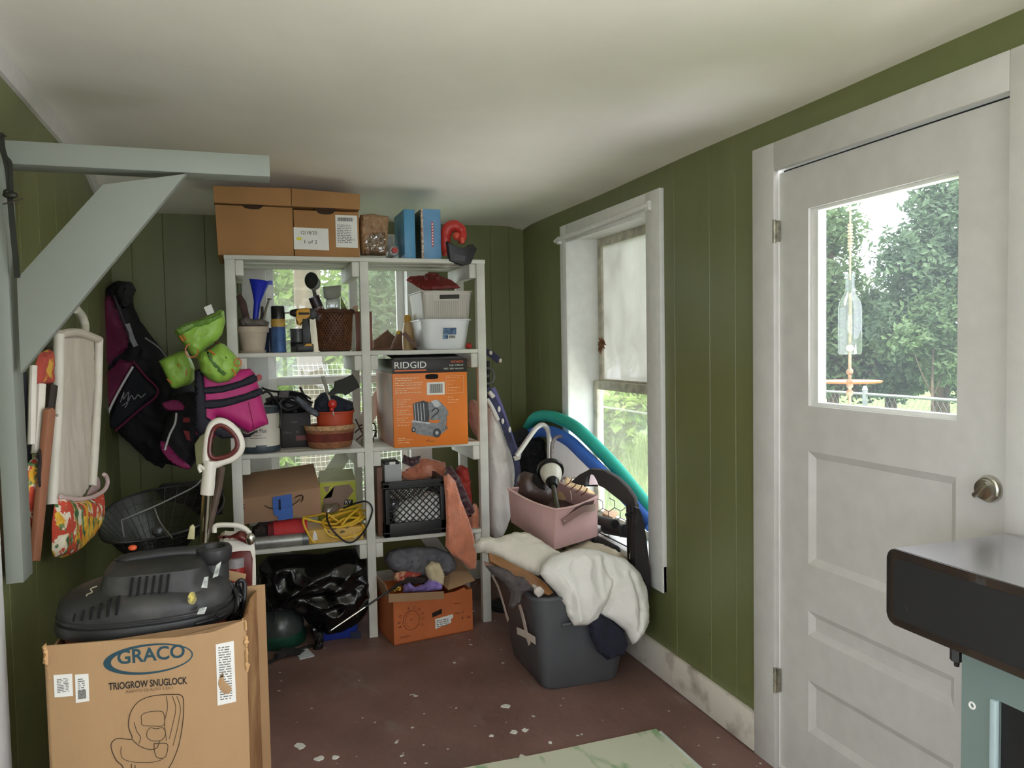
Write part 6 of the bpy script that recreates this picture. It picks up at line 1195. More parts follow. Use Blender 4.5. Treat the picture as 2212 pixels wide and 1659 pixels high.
for P in (((1.6254,3.12,0.736), (1.6172,3.1,0.5437), (1.6153,3.09,0.4374)), ((1.638,3.1,0.7344), (1.6144,3.06,0.5328), (1.6126,3.05,0.4401)), ((1.6321,3.16,0.7237), (1.6341,3.16,0.5063), (1.6378,3.16,0.4246))):
    b = B(); b.tube([V(p_) for p_ in P], .0125, 10, False); make('leg', b, mat('satin_black', (34, 32, 32), .3, var=.1), t)
b = B(); c = V((1.6241,3.11,0.6835)); b.ball(c, (.035, .03, .014), 8); make('collar', b, BLACK, t)
b = B(); b.prism((((0.0,2.97,0.0),0,0),[(1.5691,0.7484),(1.5868,0.7429),(1.6043,0.7052),(1.6167,0.6153),(1.6332,0.4717),(1.6414,0.3934),(1.6316,0.3294),(1.6089,0.3119),(1.5737,0.3772),(1.5617,0.4999),(1.5612,0.6408)]), .035, 0, .008); solo('black_case', 'long black soft case leaning at the lower window casing', 'case', b, mat('black_case_mat', (36, 34, 36), .6, var=.3, vs=20, bump=.2))
for i, (lab, c, e, r_) in enumerate((('black foam roll with open end, the upper left of three', (1.6104,3.26,0.6088), (1.6508,3.55,0.5694), .024), ('black foam roll with flat round end, the upper right of three', (1.6369,3.2,0.5889), (1.6827,3.5,0.5348), .031), ('black foam roll, the lowest of three behind the white sheet', (1.5988,3.24,0.4859), (1.631,3.5,0.4698), .03))):
    t = thing('foam_roll', lab + ' by the tripod', 'foam roll', 'black foam rolls under the tall window'); b = B(); b.tube([c, e], r_, 18, False); make('roll', b, mat('roll_grey', (52, 50, 50), .7, var=.3), t)
    d = (V(c) - V(e)).normalized(); b = B(); b.lathe([(r_ * .8, 0), (r_ * .8, .002)], V(c), d, 18); make('end', b, DARK if i == 0 else BLACK, t)
b = B()
for (P, z) in ((((1296, 1118)), 0),): pass
b.hexa([(1.658,3.5,0.5883), (1.6893,3.45,0.5773), (1.6946,3.45,0.5953), (1.6634,3.5,0.6111), (1.7215,3.6,0.5958), (1.7902,3.58,0.5794), (1.7904,3.58,0.5938), (1.7216,3.6,0.6054)], .001); solo('kraft_scrap', 'torn brown kraft scrap on the window sill behind the wire', 'scrap', b, mat('kraft_scrap_mat', (186, 150, 118), .8))

# ------------------------------------------------------------------ grill and mat at the lower right
t = thing('griddle_cart', 'black griddle cart with sage green side panel before the white door', 'grill')
GX, GY0, GY1, GZ0, GZ1 = 1.305, .72, 1.322, .835, 1.0
fr = ((GX, 0, 0), -90, 0)
def rrect(u0, u1, v0, v1, r, n_=6):
    P = []
    for cx, cy, a0 in ((u1 - r, v0 + r, -90), (u1 - r, v1 - r, 0), (u0 + r, v1 - r, 90), (u0 + r, v0 + r, 180)):
        for k in range(n_ + 1): a_ = radians(a0 + 90 * k / n_); P.append((cx + r * cos(a_), cy + r * sin(a_)))
    return P
b = B(); b.prism((fr, rrect(-GY1, -GY0, GZ0, GZ1, .022)), .335, 0, .0015); make('top', b, mat('satin_black_steel', (30, 30, 32), .3, .2, var=.12, vs=5, spec=.8, coat=1), t)
b = B(); b.box(GX + .003, GX + .332, GY0 + .02, GY1 - .018, GZ1 - .002, GZ1 + .001); make('glare_plate', b, mat('glare_plate_metal', (200, 200, 206), .22, .9, var=.1, vs=3), t)  # pale metal plate added to give the black top its bright glare
b = B(); b.prism(((fr[0], -90, 0), rrect(-GY1 + .02, -GY0 - .02, GZ0 + .016, GZ1 - .018, .016)), .002, .001); make('side_plate', b, mat('matte_black', (27, 27, 27), .75, var=.06), t)
SAGE = mat('sage_enamel', (116, 133, 129), .42, var=.04, vs=4)
yl = (1.34,1.163,0.7347)[1]; fs_ = ((1.34, 0, 0), -90, 0)
hole = rrect(-yl + .083, -yl + .25, .56, .757, .014)
b = B()
for a_, c_, d_, e_ in ((-yl, -yl + .083, .06, .834), (-yl + .25, -GY0 - .03, .06, .834), (-yl + .083, -yl + .25, .757, .834), (-yl + .083, -yl + .25, .06, .56)): b.fbox(fs_, a_, c_, d_, e_, 0, -.02)
make('side_panel', b, SAGE, t)
b = B(); b.box(1.345, 1.62, GY0 + .05, yl - .012, .06, .82, .004); make('cabinet', b, mat('cabinet_black', (20, 20, 21), .6), t)
b = B(); b.fbox(fs_, -yl + .068, -yl + .083, .545, .757, .008, -.004, .003); b.fbox(fs_, -yl + .083, -yl + .25, .545, .56, .008, -.004, .003); make('panel_edge', b, mat('sage_light', (170, 190, 192), .4), t)
b = B(); c = (1.339,1.1377,0.7231); b.tube([V(c) + V((0, .006 * cos(k * pi / 6), .006 * sin(k * pi / 6))) for k in range(12)], .002, 6, True, True, 2); make('grommet', b, PAPER, t)
b = B(); c = (1.345,1.1835,0.8211); b.lathe([(.013, 0), (.013, .03), (.011, .032), (.011, .042)], (1.35, c[1], GZ0 - .04), seg=6); b.lathe([(.005, -.012), (.006, 0)], (1.35, c[1], GZ0 - .04), seg=10); make('bolt', b, BLACK, t)
b = B(); c = (1.304,1.2682,0.8836); b.tube([V(c) + V((0, .006, 0)), V(c), V(c) + V((0, -.004, -.006))], .0012, 6); make('hook', b, BLACK, t)
for x_ in (1.4, 1.58):
    for y_ in (GY0 + .1, yl - .06):
        b = B(); b.lathe([(.025, 0), (.03, .01), (.03, .05), (.02, .062)], (x_, y_, 0), seg=14); make('foot', b, BLACK, t)
MATM = mat('mat_green_print', (212, 214, 192), .6, var=.2, vs=4, col2=(146, 180, 136), thr=(.36, .44), stretch=(2.6, .8, 1))
b = B(); n1, n2 = 40, 24; x0, x1, y0, y1 = .5, 1.41, 1.75, 2.53; vs = []
for j in range(n2 + 1):
    for i in range(n1 + 1):
        u, v = i / n1, j / n2; vs.append((x0 + (x1 - x0) * u, y0 + (y1 - y0) * v - .01 * sin(pi * u) * v, .012 + .006 * noise.noise(V((u * 3, v * 3, 2)))))
top_ = [(j * (n1 + 1) + i, j * (n1 + 1) + i + 1, (j + 1) * (n1 + 1) + i + 1, (j + 1) * (n1 + 1) + i) for j in range(n2) for i in range(n1)]
b.add(vs, top_); k_ = len(vs); b.add([(x, y, .001) for x, y, z in vs], [f_[::-1] for f_ in top_])
ring = [i for i in range(n1 + 1)] + [j * (n1 + 1) + n1 for j in range(1, n2 + 1)] + [n2 * (n1 + 1) + i for i in range(n1 - 1, -1, -1)] + [j * (n1 + 1) for j in range(n2 - 1, 0, -1)]
for i in range(len(ring)): b.f.append([ring[i], ring[i] + k_, ring[(i + 1) % len(ring)] + k_, ring[(i + 1) % len(ring)]]); b.m.append(0)
t = thing('floor_mat', 'pale green leaf-patterned mat lying on the floor near the door', 'mat'); make('mat', b, MATM, t)
b = B(); b.tube([(1.412, 2.5, .012), (1.414, 2.1, .012), (1.412, 1.76, .012)], .006, 8, False); make('edging', b, mat('mat_edge', (206, 214, 206), .6), t)
# loose bits of paint on the floor
for i, (c, r_) in enumerate((((0.9498,2.9276,0.0), .016), ((0.9121,2.716,0.0), .013), ((0.9558,2.7143,0.0), .012), ((0.8256,2.7194,0.0), .008), ((0.1468,2.8999,0.0), .02), ((0.2057,2.7815,0.0), .015), ((0.2593,2.771,0.0), .012), ((1.0095,2.5945,0.0), .008))):
    b = B(); rd = random.Random(i); P = [(c[0] + r_ * (1 + .4 * rd.uniform(-1, 1)) * cos(k * pi / 5), c[1] + r_ * (1 + .4 * rd.uniform(-1, 1)) * sin(k * pi / 5)) for k in range(10)]
    b.add([(x, y, .0005) for x, y in P] + [(x, y, .003) for x, y in P], [list(range(10))[::-1], list(range(10, 20))] + [(k, (k + 1) % 10, (k + 1) % 10 + 10, k + 10) for k in range(10)])
    solo('paint_flake', 'white paint flake lying on the bare red-brown floor', 'paint flake', b, PAPER, 'white paint flakes on the floor')


# ------------------------------------------------------------------ wooden wall bracket, left foreground
t = thing('wall_bracket', 'grey-white wooden bracket with diagonal brace on the left wall', 'bracket')
BRK = mat('grey_white_paint', (130, 136, 126), .55, var=.05, vs=5)
Yb = 2.42
b = B(); b.box(-.63, -.588, Yb, Yb + .1, .83, 2.025, .002); make('post', b, BRK, t)
b = B(); b.box(-.63, .09, Yb - .002, Yb + .09, 1.958, 2.02, .002); make('arm', b, BRK, t)
b = B(); b.prism((((0.0,2.412,0.0),0,0),[(-0.5674,1.6534),(-0.3509,1.9135),(-0.1377,1.9538),(-0.5695,1.4009)]), .036, 0, .0015); make('brace', b, BRK, t)
t = thing('hanging_clamp', 'black metal clamp tool hanging from the bracket arm at the left edge', 'tool')
IRON = mat('black_iron', (34, 36, 26), .5, .3, var=.2)
b = B(); b.strip([(-0.5794,2.38,2.0271),(-0.5779,2.38,1.9891),(-0.5718,2.38,1.9597),(-0.5671,2.38,1.9241),(-0.5669,2.385,1.8591),(-0.5654,2.39,1.7754),(-0.5633,2.395,1.7032),(-0.5634,2.4,1.6548)], .013, .006, (1, 0, 0)); make('jaw', b, IRON, t)
b = B(); b.strip([(-0.5724,2.375,1.9668),(-0.5604,2.375,1.9533),(-0.5599,2.375,1.9174),(-0.5596,2.375,1.8755)], .008, .006, (1, 0, 0)); make('jaw', b, IRON, t)
b = B(); b.ball((-0.5641,2.375,1.8682), (.018, .009, .01), 8); b.ball((-0.5711,2.375,1.875), (.009, .008, .008), 8); make('pivot', b, IRON, t)
b = B(); b.tube([(-0.5807,2.37,1.8426),(-0.5552,2.37,1.8509),(-0.5338,2.37,1.859)], .002, 6); make('pin', b, mat('dull_pin', (70, 64, 50), .5, .5), t)
b = B(); b.prism((((0.0,2.37,0.0),0,0),[(-0.5789,2.0269),(-0.5747,2.0284),(-0.5657,2.0195),(-0.5689,2.0181),(-0.5751,2.0201),(-0.5796,2.0103)]), .01, 0); make('hook', b, IRON, t)

# ------------------------------------------------------------------ sling chair and boards hanging on the left wall
t = thing('sling_chair', 'folded canvas sling chair with white tube frame and floral pouch', 'chair')
CAN = mat('ecru_canvas', (206, 196, 180), .9, var=.06, vs=5, bump=.15, bs=200)
def mid(a, c, k=.5): return tuple(V(a).lerp(V(c), k))
# hanging plane: left edge near the wall, right edge out
ya = math.degrees(math.atan2(3.42 - 2.95, -.545 + .60)); FS = (((-0.6,2.95,0.0),80,0),[(0.0029,1.5164)])[0]
b = B(); b.puff((((-0.6,2.95,0.0),80,0),[(0.0348,1.5076),(0.1844,1.5163),(0.3685,1.5088),(0.3231,1.2834),(0.2679,1.0475),(0.2299,0.9512),(0.1502,0.9293),(0.0408,0.9538),(-0.0596,0.9824),(-0.0407,1.1538),(0.0026,1.3501)]), .008, .008, .02, .012, .006, (8, 3), 2, 1); make('canvas', b, CAN, t)
TUB = mat('ivory_tube', (222, 216, 200), .4, var=.08)
b = B(); b.tube([fpt(FS, *p_, .012) for p_ in (((-0.6,2.95,0.0),80,0),[(0.0248,1.5168),(-0.0044,1.3196),(-0.0511,1.1246),(-0.0898,0.9639)])[1]], .017, 12); make('frame_tube', b, TUB, t)
b = B(); b.tube([fpt(FS, *p_, .012) for p_ in (((-0.6,2.95,0.0),80,0),[(0.3869,1.5055),(0.3482,1.2993),(0.2897,1.0789),(0.2536,0.964)])[1]], .016, 12); make('frame_tube', b, TUB, t)
b = B(); b.tube([fpt(FS, *p_, .014) for p_ in (((-0.6,2.95,0.0),80,0),[(0.0285,1.5168),(0.1856,1.5261),(0.3865,1.502)])[1]], .014, 10); make('top_bar', b, CAN, t)
FLO = bpy.data.materials.new('floral_print'); FLO.use_nodes = True; MATS['floral_print'] = FLO
n, l = FLO.node_tree.nodes, FLO.node_tree.links; p = n['Principled BSDF']; p.inputs['Roughness'].default_value = .85; tc = n.new('ShaderNodeTexCoord')
red_ = nzr(16, 0, 1, rgb((196, 62, 44)), rgb((206, 84, 58))); yel_ = nzr(30, .4, .6, rgb((222, 160, 40)), rgb((240, 196, 70))); wht_ = nzr(30, .4, .6, rgb((226, 214, 186)), rgb((238, 230, 208))); grn_ = nzr(30, .4, .6, rgb((58, 100, 60)), rgb((120, 150, 96)))
mp_ = [nzr(s_, lo, lo + .03, k0, k1, 4, st) for s_, lo, st in ((17, .52, (1, 1, .7)), (26, .5, (1.3, 1, 1)), (30, .56, (1, 1.4, .8)))]
x1_ = mixc(red_, wht_, mp_[1]); x2_ = mixc(x1_, yel_, mp_[0]); x3_ = mixc(x2_, grn_, mp_[2]); l.new(x3_.outputs[2], p.inputs['Base Color'])
b = B(); b.puff((((-0.6,2.95,0.0),80,0),[(-0.0801,0.9893),(0.0404,0.9506),(0.1802,0.9335),(0.2912,0.9366),(0.2946,0.8872),(0.2598,0.8252),(0.1676,0.7889),(0.0593,0.7735),(-0.0465,0.7762),(-0.1083,0.7958),(-0.1261,0.8216),(-0.1165,0.9093)]), .035, .01, .05, .012, .005, (9, 5), 2, 1, n0=.02); make('pouch', b, FLO, t)
b = B(); b.tube([fpt(FS, *p_, .04) for p_ in (((-0.6,2.95,0.0),80,0),[(-0.094,0.9889),(0.0408,0.9538),(0.1847,0.9359),(0.2916,0.94),(0.3314,0.9609),(0.3204,0.9873),(0.2985,0.9979)])[1]], .0075, 8); make('pouch_hem', b, mat('pink_hem', (214, 188, 184), .9), t)
b = B(); b.puff((((-0.6,2.95,0.0),80,0),[(0.1851,0.9392),(0.2318,0.9678),(0.2977,0.991),(0.3222,0.9625),(0.3006,0.9383)]), .004, .004, .01, .012, n0=.018); make('pouch_lining', b, mat('mauve_lining', (176, 152, 150), .9), t)
b = B(); b.tube([(-0.615,3.4489,1.624), (-0.61,3.5258,1.602), (-0.605,3.5556,1.5659), (-0.6,3.507,1.5238), (-0.6,3.498,1.4849)], .017, 12); make('frame_tube', b, TUB, t)
b = B(); f_ = (((-0.545,2.74,0.0),75,0),[(-0.1509,0.8442),(-0.1852,0.8537),(-0.0643,1.2844),(-0.0477,1.2887),(-0.0237,1.2812),(-0.0253,1.2642)]); b.prism((f_[0], f_[1]), .018, 0, .003); t = thing('wooden_plank', 'reddish-brown wooden plank standing against the sling chair', 'plank'); make('plank', b, mat('plank_wood', (154, 102, 74), .5, var=.2, vs=5, stretch=(4, 4, .4)), t)
b = B(); c = V((-0.56,2.6841,1.2656)); b.ball((c.x + .02, c.y - .012, c.z), .004, 8); make('bolt', b, BRASS, t)
t = thing('sling_chair', 'folded sling chair with red and yellow print half hidden behind the wooden plank', 'chair')
F2 = (((-0.615,2.62,0.0),80,0),[(0.1067,1.4582)])[0]
b = B(); b.puff((((-0.615,2.62,0.0),80,0),[(0.0895,1.4162),(0.1188,1.4525),(0.1863,1.4666),(0.2045,1.446),(0.1945,1.3552),(0.0773,1.3606)]), .015, .006, .02, .01, .003, (20, 20), 1, 1); make('headrest', b, mat('red_yellow_print', (176, 74, 60), .85, var=.6, vs=9, col2=(208, 162, 62), thr=(.42, .46)), t)
b = B(); b.tube([fpt(F2, *p_, .005) for p_ in (((-0.615,2.62,0.0),80,0),[(0.0647,1.4168),(0.0483,1.3204),(0.0277,1.184)])[1]], .011, 10); b.tube([fpt(F2, *p_, .005) for p_ in (((-0.615,2.62,0.0),80,0),[(0.1087,1.3591),(0.0855,1.2617),(0.055,1.1527)])[1]], .015, 10); make('frame_tube', b, TUB, t)
b = B(); b.puff((((-0.615,2.62,0.0),80,0),[(0.0101,1.1312),(0.0604,1.1449),(0.1068,1.1629),(0.0832,1.0638),(0.0556,0.9841),(0.0062,0.9251),(0.0045,1.0221)]), .02, .006, .03, .012, .003, (9, 9), 3, 1); make('pouch', b, FLO, t)
b = B(); b.tube([fpt(F2, *p_, .02) for p_ in (((-0.615,2.62,0.0),80,0),[(0.1535,1.3513),(0.1268,1.2868),(0.092,1.2045),(0.0596,1.138)])[1]], .016, 8); make('dark_bar', b, mat('dark_brown_bar', (44, 34, 26), .6), t)
b = B(); b.strip([fpt(F2, *p_, .03) for p_ in (((-0.615,2.62,0.0),80,0),[(0.0137,1.1651),(0.0219,1.1295),(0.0146,1.0892),(0.0199,1.0538)])[1]], .03, .006, (0, 1, 0)); make('black_strap', b, BLACK, t)
b = B(); b.tube([(-0.625,2.6778,1.3967), (-0.625,2.6795,1.2926), (-0.625,2.68,1.1811), (-0.625,2.6882,1.11)], .011, 8); solo('black_umbrella', 'slim black umbrella hanging between bracket post and sling chairs', 'umbrella', b, MATS['black_fabric'])

# ------------------------------------------------------------------ life jackets and floats in the back left corner
MAR = mat('maroon_neoprene', (104, 24, 62), .7, var=.25, vs=10); NEO = mat('black_neoprene', (22, 20, 26), .75, var=.25, vs=10); MAG = mat('magenta_nylon', (204, 44, 128), .55, var=.06, vs=8)
t = thing('life_jacket', 'black and maroon life jacket with white piping hanging in the corner', 'life jacket')
b = B(); b.puff((((0.0,4.25,0.0),-20,0),[(-0.7416,1.3623),(-0.7428,1.5533),(-0.7268,1.6957),(-0.6942,1.7805),(-0.6347,1.8219),(-0.5679,1.8112),(-0.5501,1.7777),(-0.5719,1.7165),(-0.5375,1.6209),(-0.4693,1.5245),(-0.387,1.4157),(-0.3076,1.3546),(-0.2544,1.2341),(-0.2783,1.1145),(-0.3439,1.0434),(-0.3777,0.9234),(-0.4486,0.8471),(-0.5145,0.8965),(-0.589,0.9702),(-0.6823,1.0586),(-0.7377,1.1221)]), .08, .06, .08, .014, .014, (10, 10), 2, 1); make('body', b, NEO, t)
b = B(); b.puff((((0.0,4.17,0.0),-20,0),[(-0.719,1.5044),(-0.7047,1.6677),(-0.6774,1.7509),(-0.6497,1.7365),(-0.617,1.6194),(-0.5695,1.5157),(-0.576,1.4737),(-0.6247,1.4418),(-0.6792,1.3865),(-0.7181,1.3637)]), .03, .02, .03, .012, .006, (12, 12), 3, 1); make('maroon_panel', b, MAR, t)
b = B(); b.puff((((0.0,4.15,0.0),-20,0),[(-0.7206,1.3362),(-0.6274,1.4186),(-0.5574,1.4034),(-0.5988,1.3154),(-0.6652,1.1994),(-0.7104,1.1391),(-0.7256,1.2239)]), .025, .02, .03, .012, .006, (12, 12), 5, 1); make('maroon_panel', b, MAR, t)
b = B(); f_ = (((0.0,4.135,0.0),-20,0),[(-0.7125,1.0887),(-0.5563,1.3803),(-0.4397,1.2479),(-0.664,1.0645)]); b.puff((f_[0], f_[1]), .015, .01, .02, .012, 0, (5, 5), 1, 0); make('pocket', b, mat('navy_black_nylon', (26, 26, 36), .6), t)
fj = f_[0]
b = B(); b.tube([fpt(fj, *p_, .014) for p_ in (((0.0,4.135,0.0),-20,0),[(-0.7149,1.0888),(-0.6831,1.1679),(-0.6268,1.2697),(-0.5563,1.3803)])[1]], .006, 8); make('piping', b, mat('reflective_white', (226, 222, 222), .5), t)
b = B(); b.tube([fpt(fj, *p_, .012) for p_ in (((0.0,4.135,0.0),-20,0),[(-0.5551,1.4082),(-0.4973,1.3327),(-0.435,1.2478),(-0.5422,1.1562),(-0.6595,1.0597)])[1]], .006, 8); make('edging', b, MAR, t)
b = B(); b.scribble(fj, (((0.0,4.135,0.0),-20,0),[(-0.625,1.2043),(-0.6039,1.2553),(-0.6102,1.2181),(-0.5804,1.2549),(-0.5871,1.2083),(-0.5671,1.236),(-0.5538,1.2171),(-0.534,1.2401),(-0.5205,1.2259),(-0.4962,1.2442)])[1], .0022, .018); b.scribble(fj, (((0.0,4.135,0.0),-20,0),[(-0.6163,1.1855),(-0.5873,1.2037),(-0.6026,1.1759)])[1], .002, .018); make('script_logo', b, mat('silver_thread', (160, 156, 158), .6), t)
b = B(); b.tube([fpt(fj, *p_, .05) for p_ in (((0.0,4.135,0.0),-20,0),[(-0.6162,1.7335),(-0.5956,1.6685),(-0.5791,1.6173),(-0.5539,1.5474),(-0.5465,1.5009)])[1]], .007, 8); make('neck_edge', b, mat('dark_seam', (58, 46, 56), .7), t)
b = B(); b.strip([fpt(fj, *p_, .05) for p_ in (((0.0,4.135,0.0),-20,0),[(-0.5567,1.5938),(-0.5362,1.5239),(-0.5192,1.4819)])[1]], .022, .004, (1, 0, 0)); make('tag', b, mat('grey_tag', (140, 140, 146), .6), t)
b = B(); b.tube([fpt(fj, *p_, .03) for p_ in (((0.0,4.135,0.0),-20,0),[(-0.48,1.5229),(-0.4074,1.4659),(-0.3499,1.3813)])[1]], .004, 6); make('cord', b, mat('pale_cord', (150, 148, 150), .7), t)
b = B(); b.puff((((0.0,4.3,0.0),0,0),[(-0.5895,1.7305),(-0.5746,1.7944),(-0.5245,1.8039),(-0.5007,1.7721),(-0.5157,1.7078),(-0.5589,1.6665)]), .05, .06, .05, .012, .014, (30, 30), 7, 1); make('hood', b, mat('black_mesh', (38, 36, 38), .9, var=.3), t)
t = thing('pink_life_vest', 'black and pink life vest hanging below the green floats', 'life jacket')
b = B(); b.puff((((0.0,4.1,0.0),-8,0),[(-0.3965,0.9082),(-0.4049,1.0225),(-0.371,1.1349),(-0.325,1.2243),(-0.2597,1.2565),(-0.1956,1.2432),(-0.1737,1.128),(-0.1915,0.9908),(-0.251,0.9014),(-0.2692,0.8747),(-0.3247,0.8865)]), .06, .06, .06, .013, .01, (12, 12), 3, 1); make('body', b, NEO, t)
for P in ((((0.0,4.03,0.0),-8,0),[(-0.394,1.0252),(-0.3655,1.0061),(-0.3214,0.948),(-0.2683,0.8982),(-0.2774,0.8806),(-0.3316,0.9012),(-0.3801,0.9507),(-0.3994,0.9941)]), (((0.0,4.04,0.0),-8,0),[(-0.3841,1.2028),(-0.3374,1.2192),(-0.2999,1.2091),(-0.2714,1.1812),(-0.2889,1.1638),(-0.331,1.1653),(-0.3644,1.1709)])):
    b = B(); b.puff(P, .015, .01, .01, .01, 0, sm=3); make('pink_panel', b, mat('deep_magenta', (150, 34, 96), .6), t)
b = B(); b.tube([V(p_) + V((0, 0, 0)) for p_ in [(-0.3142,4.04,1.1592),(-0.3214,4.03,1.1093),(-0.3477,4.03,1.0553),(-0.3705,4.03,0.9858)]], .005, 8); make('piping', b, MATS['reflective_white'], t)
for P in ((((0.0,4.03,0.0),-8,0),[(-0.2894,1.1332),(-0.2599,1.1321),(-0.2607,1.1097),(-0.2902,1.1108)]), (((0.0,4.03,0.0),-8,0),[(-0.2916,1.0704),(-0.2665,1.065),(-0.2597,1.0197),(-0.2764,1.0249)])):
    b = B(); b.prism(P, .01, .004); make('tab', b, mat('dull_red', (150, 48, 58), .7), t)
t = thing('pink_bag', 'magenta child swim vest with two navy belts hanging at the shelf corner', 'life jacket')
fb = (((0.0,3.78,0.0),6,0),[(-0.2167,1.2425)])[0]
b = B(); b.puff((((0.0,3.78,0.0),6,0),[(-0.2008,1.3663),(-0.1731,1.3862),(-0.076,1.3626),(0.0245,1.3681),(0.0442,1.3462),(0.0624,1.2771),(0.0766,1.2079),(0.0966,1.1249),(0.0981,1.1076),(0.0564,1.0928),(0.0045,1.0703),(-0.0642,1.1214),(-0.1265,1.1544),(-0.1336,1.0623),(-0.1455,1.0589),(-0.1709,1.115),(-0.2149,1.076),(-0.2182,1.201)]), .05, .05, .05, .012, .004, (8, 8), 3, 1); make('body', b, MAG, t)
for P in ((((0.0,3.722,0.0),6,0),[(-0.1785,1.2646),(-0.1777,1.2892),(-0.1005,1.2965),(-0.0174,1.3163),(0.0393,1.3437),(0.0544,1.3138),(0.0016,1.2905),(-0.0976,1.2653)]), (((0.0,3.722,0.0),6,0),[(-0.1808,1.1991),(-0.1797,1.2319),(-0.0986,1.2364),(0.0005,1.257),(0.0654,1.2796),(0.0726,1.2498),(-0.0006,1.2236),(-0.0999,1.1991)])):
    b = B(); b.puff(P, .008, .03, .012, .009, 0, sm=2, n0=.004); make('belt', b, mat('navy_belt', (30, 30, 44), .7), t)
b = B(); b.puff((((0.0,3.724,0.0),6,0),[(-0.2092,1.3679),(-0.1748,1.375),(-0.1672,1.264),(-0.167,1.1611),(-0.1219,1.1255),(-0.0644,1.0929),(0.0043,1.0717),(0.0552,1.0896),(0.0139,1.0584),(-0.1048,1.0579),(-0.1614,1.0989),(-0.2006,1.0726),(-0.2178,1.123)]), .016, .03, .02, .01, .003, (12, 12), 2, 1); make('dark_trim', b, MATS['navy_belt'], t)
b = B(); b.prism((((0.0,3.74,0.0),6,0),[(-0.2035,1.3386),(-0.1878,1.3504),(-0.1903,1.2806),(-0.2056,1.2792)]), .01, .004, .002); make('orange_tab', b, mat('coral_tab', (206, 98, 72), .6), t)
b = B(); b.prism((((0.0,3.8,0.0),6,0),[(0.0481,1.3327),(0.0648,1.3407),(0.0769,1.3317),(0.0743,1.3146),(0.0597,1.3108),(0.0511,1.2982)]), .012, .004, .002); make('red_clip', b, mat('clip_red', (166, 40, 44), .4), t)
b = B(); b.tube([fpt(fb, *p_, .054) for p_ in (((0.0,3.78,0.0),6,0),[(0.0073,1.2154),(0.0176,1.1572),(0.0315,1.0857)])[1]], .002, 6); make('seam', b, mat('magenta_seam', (170, 30, 100), .6), t)
# three printed floats
GRN = mat('lime_vinyl', (160, 206, 84), .42, var=.12, vs=9, bump=.12, bs=30); GO = mat('orange_vinyl_print', (214, 120, 60), .5); GK = mat('dark_vinyl_print', (32, 44, 30), .5)
def prints(t, f, n_, rings, darks, sl=()):
    b = B()
    for (c, r_) in rings: b.scribble(f, [(c[0] + r_ * cos(k * pi / 6), c[1] + r_ * 1.15 * sin(k * pi / 6)) for k in range(13)], .0032, n_, 2)
    for P in sl: b.scribble(f, P, .0035, n_)
    make('orange_print', b, GO, t)
    b = B()
    for P in darks: b.puff((f, P), .002, .003, .01, .008, n0=n_, sm=2)
    make('dark_print', b, GK, t)
t = thing('swim_float', 'large lime green swim float with white tag, topmost of three', 'swim float', 'lime green printed swim floats')
fF = (((0.0,3.74,0.0),4,0),[(-0.1836,1.5717)])[0]
b = B(); b.puff((((0.0,3.74,0.0),4,0),[(-0.2865,1.5399),(-0.2479,1.5721),(-0.1829,1.5921),(-0.1246,1.6166),(-0.0968,1.6372),(-0.0777,1.629),(-0.0734,1.5835),(-0.089,1.5256),(-0.1174,1.4888),(-0.1568,1.4647),(-0.1929,1.4161),(-0.2116,1.4248),(-0.2404,1.4662),(-0.269,1.5073)]), .055, .05, .05, .009, .006, (20, 30), 4, 1); make('vinyl', b, GRN, t)
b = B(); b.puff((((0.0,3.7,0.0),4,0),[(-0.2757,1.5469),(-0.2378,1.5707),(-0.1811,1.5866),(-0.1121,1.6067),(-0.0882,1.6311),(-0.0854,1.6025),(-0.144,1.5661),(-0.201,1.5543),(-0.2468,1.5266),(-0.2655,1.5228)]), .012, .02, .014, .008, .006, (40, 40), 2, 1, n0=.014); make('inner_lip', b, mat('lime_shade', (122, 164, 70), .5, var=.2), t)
b = B(); b.prism((((0.0,3.69,0.0),4,0),[(-0.1598,1.6427),(-0.1291,1.6569),(-0.117,1.6205),(-0.1459,1.6083)]), .003, .0, .001); make('tag', b, PAPER, t)
prints(t, fF, .05, [((((0.0,3.74,0.0),4,0),[(-0.2181,1.4556)])[1][0], .026)], [(((0.0,3.74,0.0),4,0),[(-0.1416,1.5714),(-0.122,1.5796),(-0.1149,1.563),(-0.1344,1.5549)])[1]], [(((0.0,3.74,0.0),4,0),[(-0.2648,1.5194),(-0.2507,1.4949)])[1], (((0.0,3.74,0.0),4,0),[(-0.2534,1.5234),(-0.2392,1.4988)])[1]])
b = B(); b.ball((-0.1079,3.68,1.4881), (.012, .008, .008), 8); make('valve', b, mat('valve_brown', (86, 44, 30), .6), t)
t = thing('swim_float', 'rolled lime green swim float with orange and black print, lowest right of three', 'swim float', 'lime green printed swim floats')
fF = (((0.0,3.66,0.0),0,0),[(-0.1108,1.3865)])[0]
b = B(); b.puff((((0.0,3.66,0.0),0,0),[(-0.189,1.4167),(-0.1768,1.4447),(-0.1425,1.4561),(-0.0997,1.4878),(-0.0771,1.4793),(-0.0438,1.442),(-0.0142,1.4046),(-0.0152,1.3718),(-0.0395,1.3397),(-0.0673,1.316),(-0.1134,1.3093),(-0.1508,1.3268),(-0.1798,1.36)]), .07, .05, .05, .008, .007, (24, 24), 6, 1); make('vinyl', b, GRN, t)
b = B(); b.puff((((0.0,3.6,0.0),0,0),[(-0.1514,1.4523),(-0.1333,1.44),(-0.1159,1.4037),(-0.0871,1.367),(-0.0687,1.3544),(-0.0842,1.3428),(-0.1134,1.3677),(-0.1382,1.4043)]), .004, .01, .012, .007, .004, (40, 40), 6, 1, n0=.012); make('fold', b, mat('lime_fold', (86, 124, 60), .6), t)
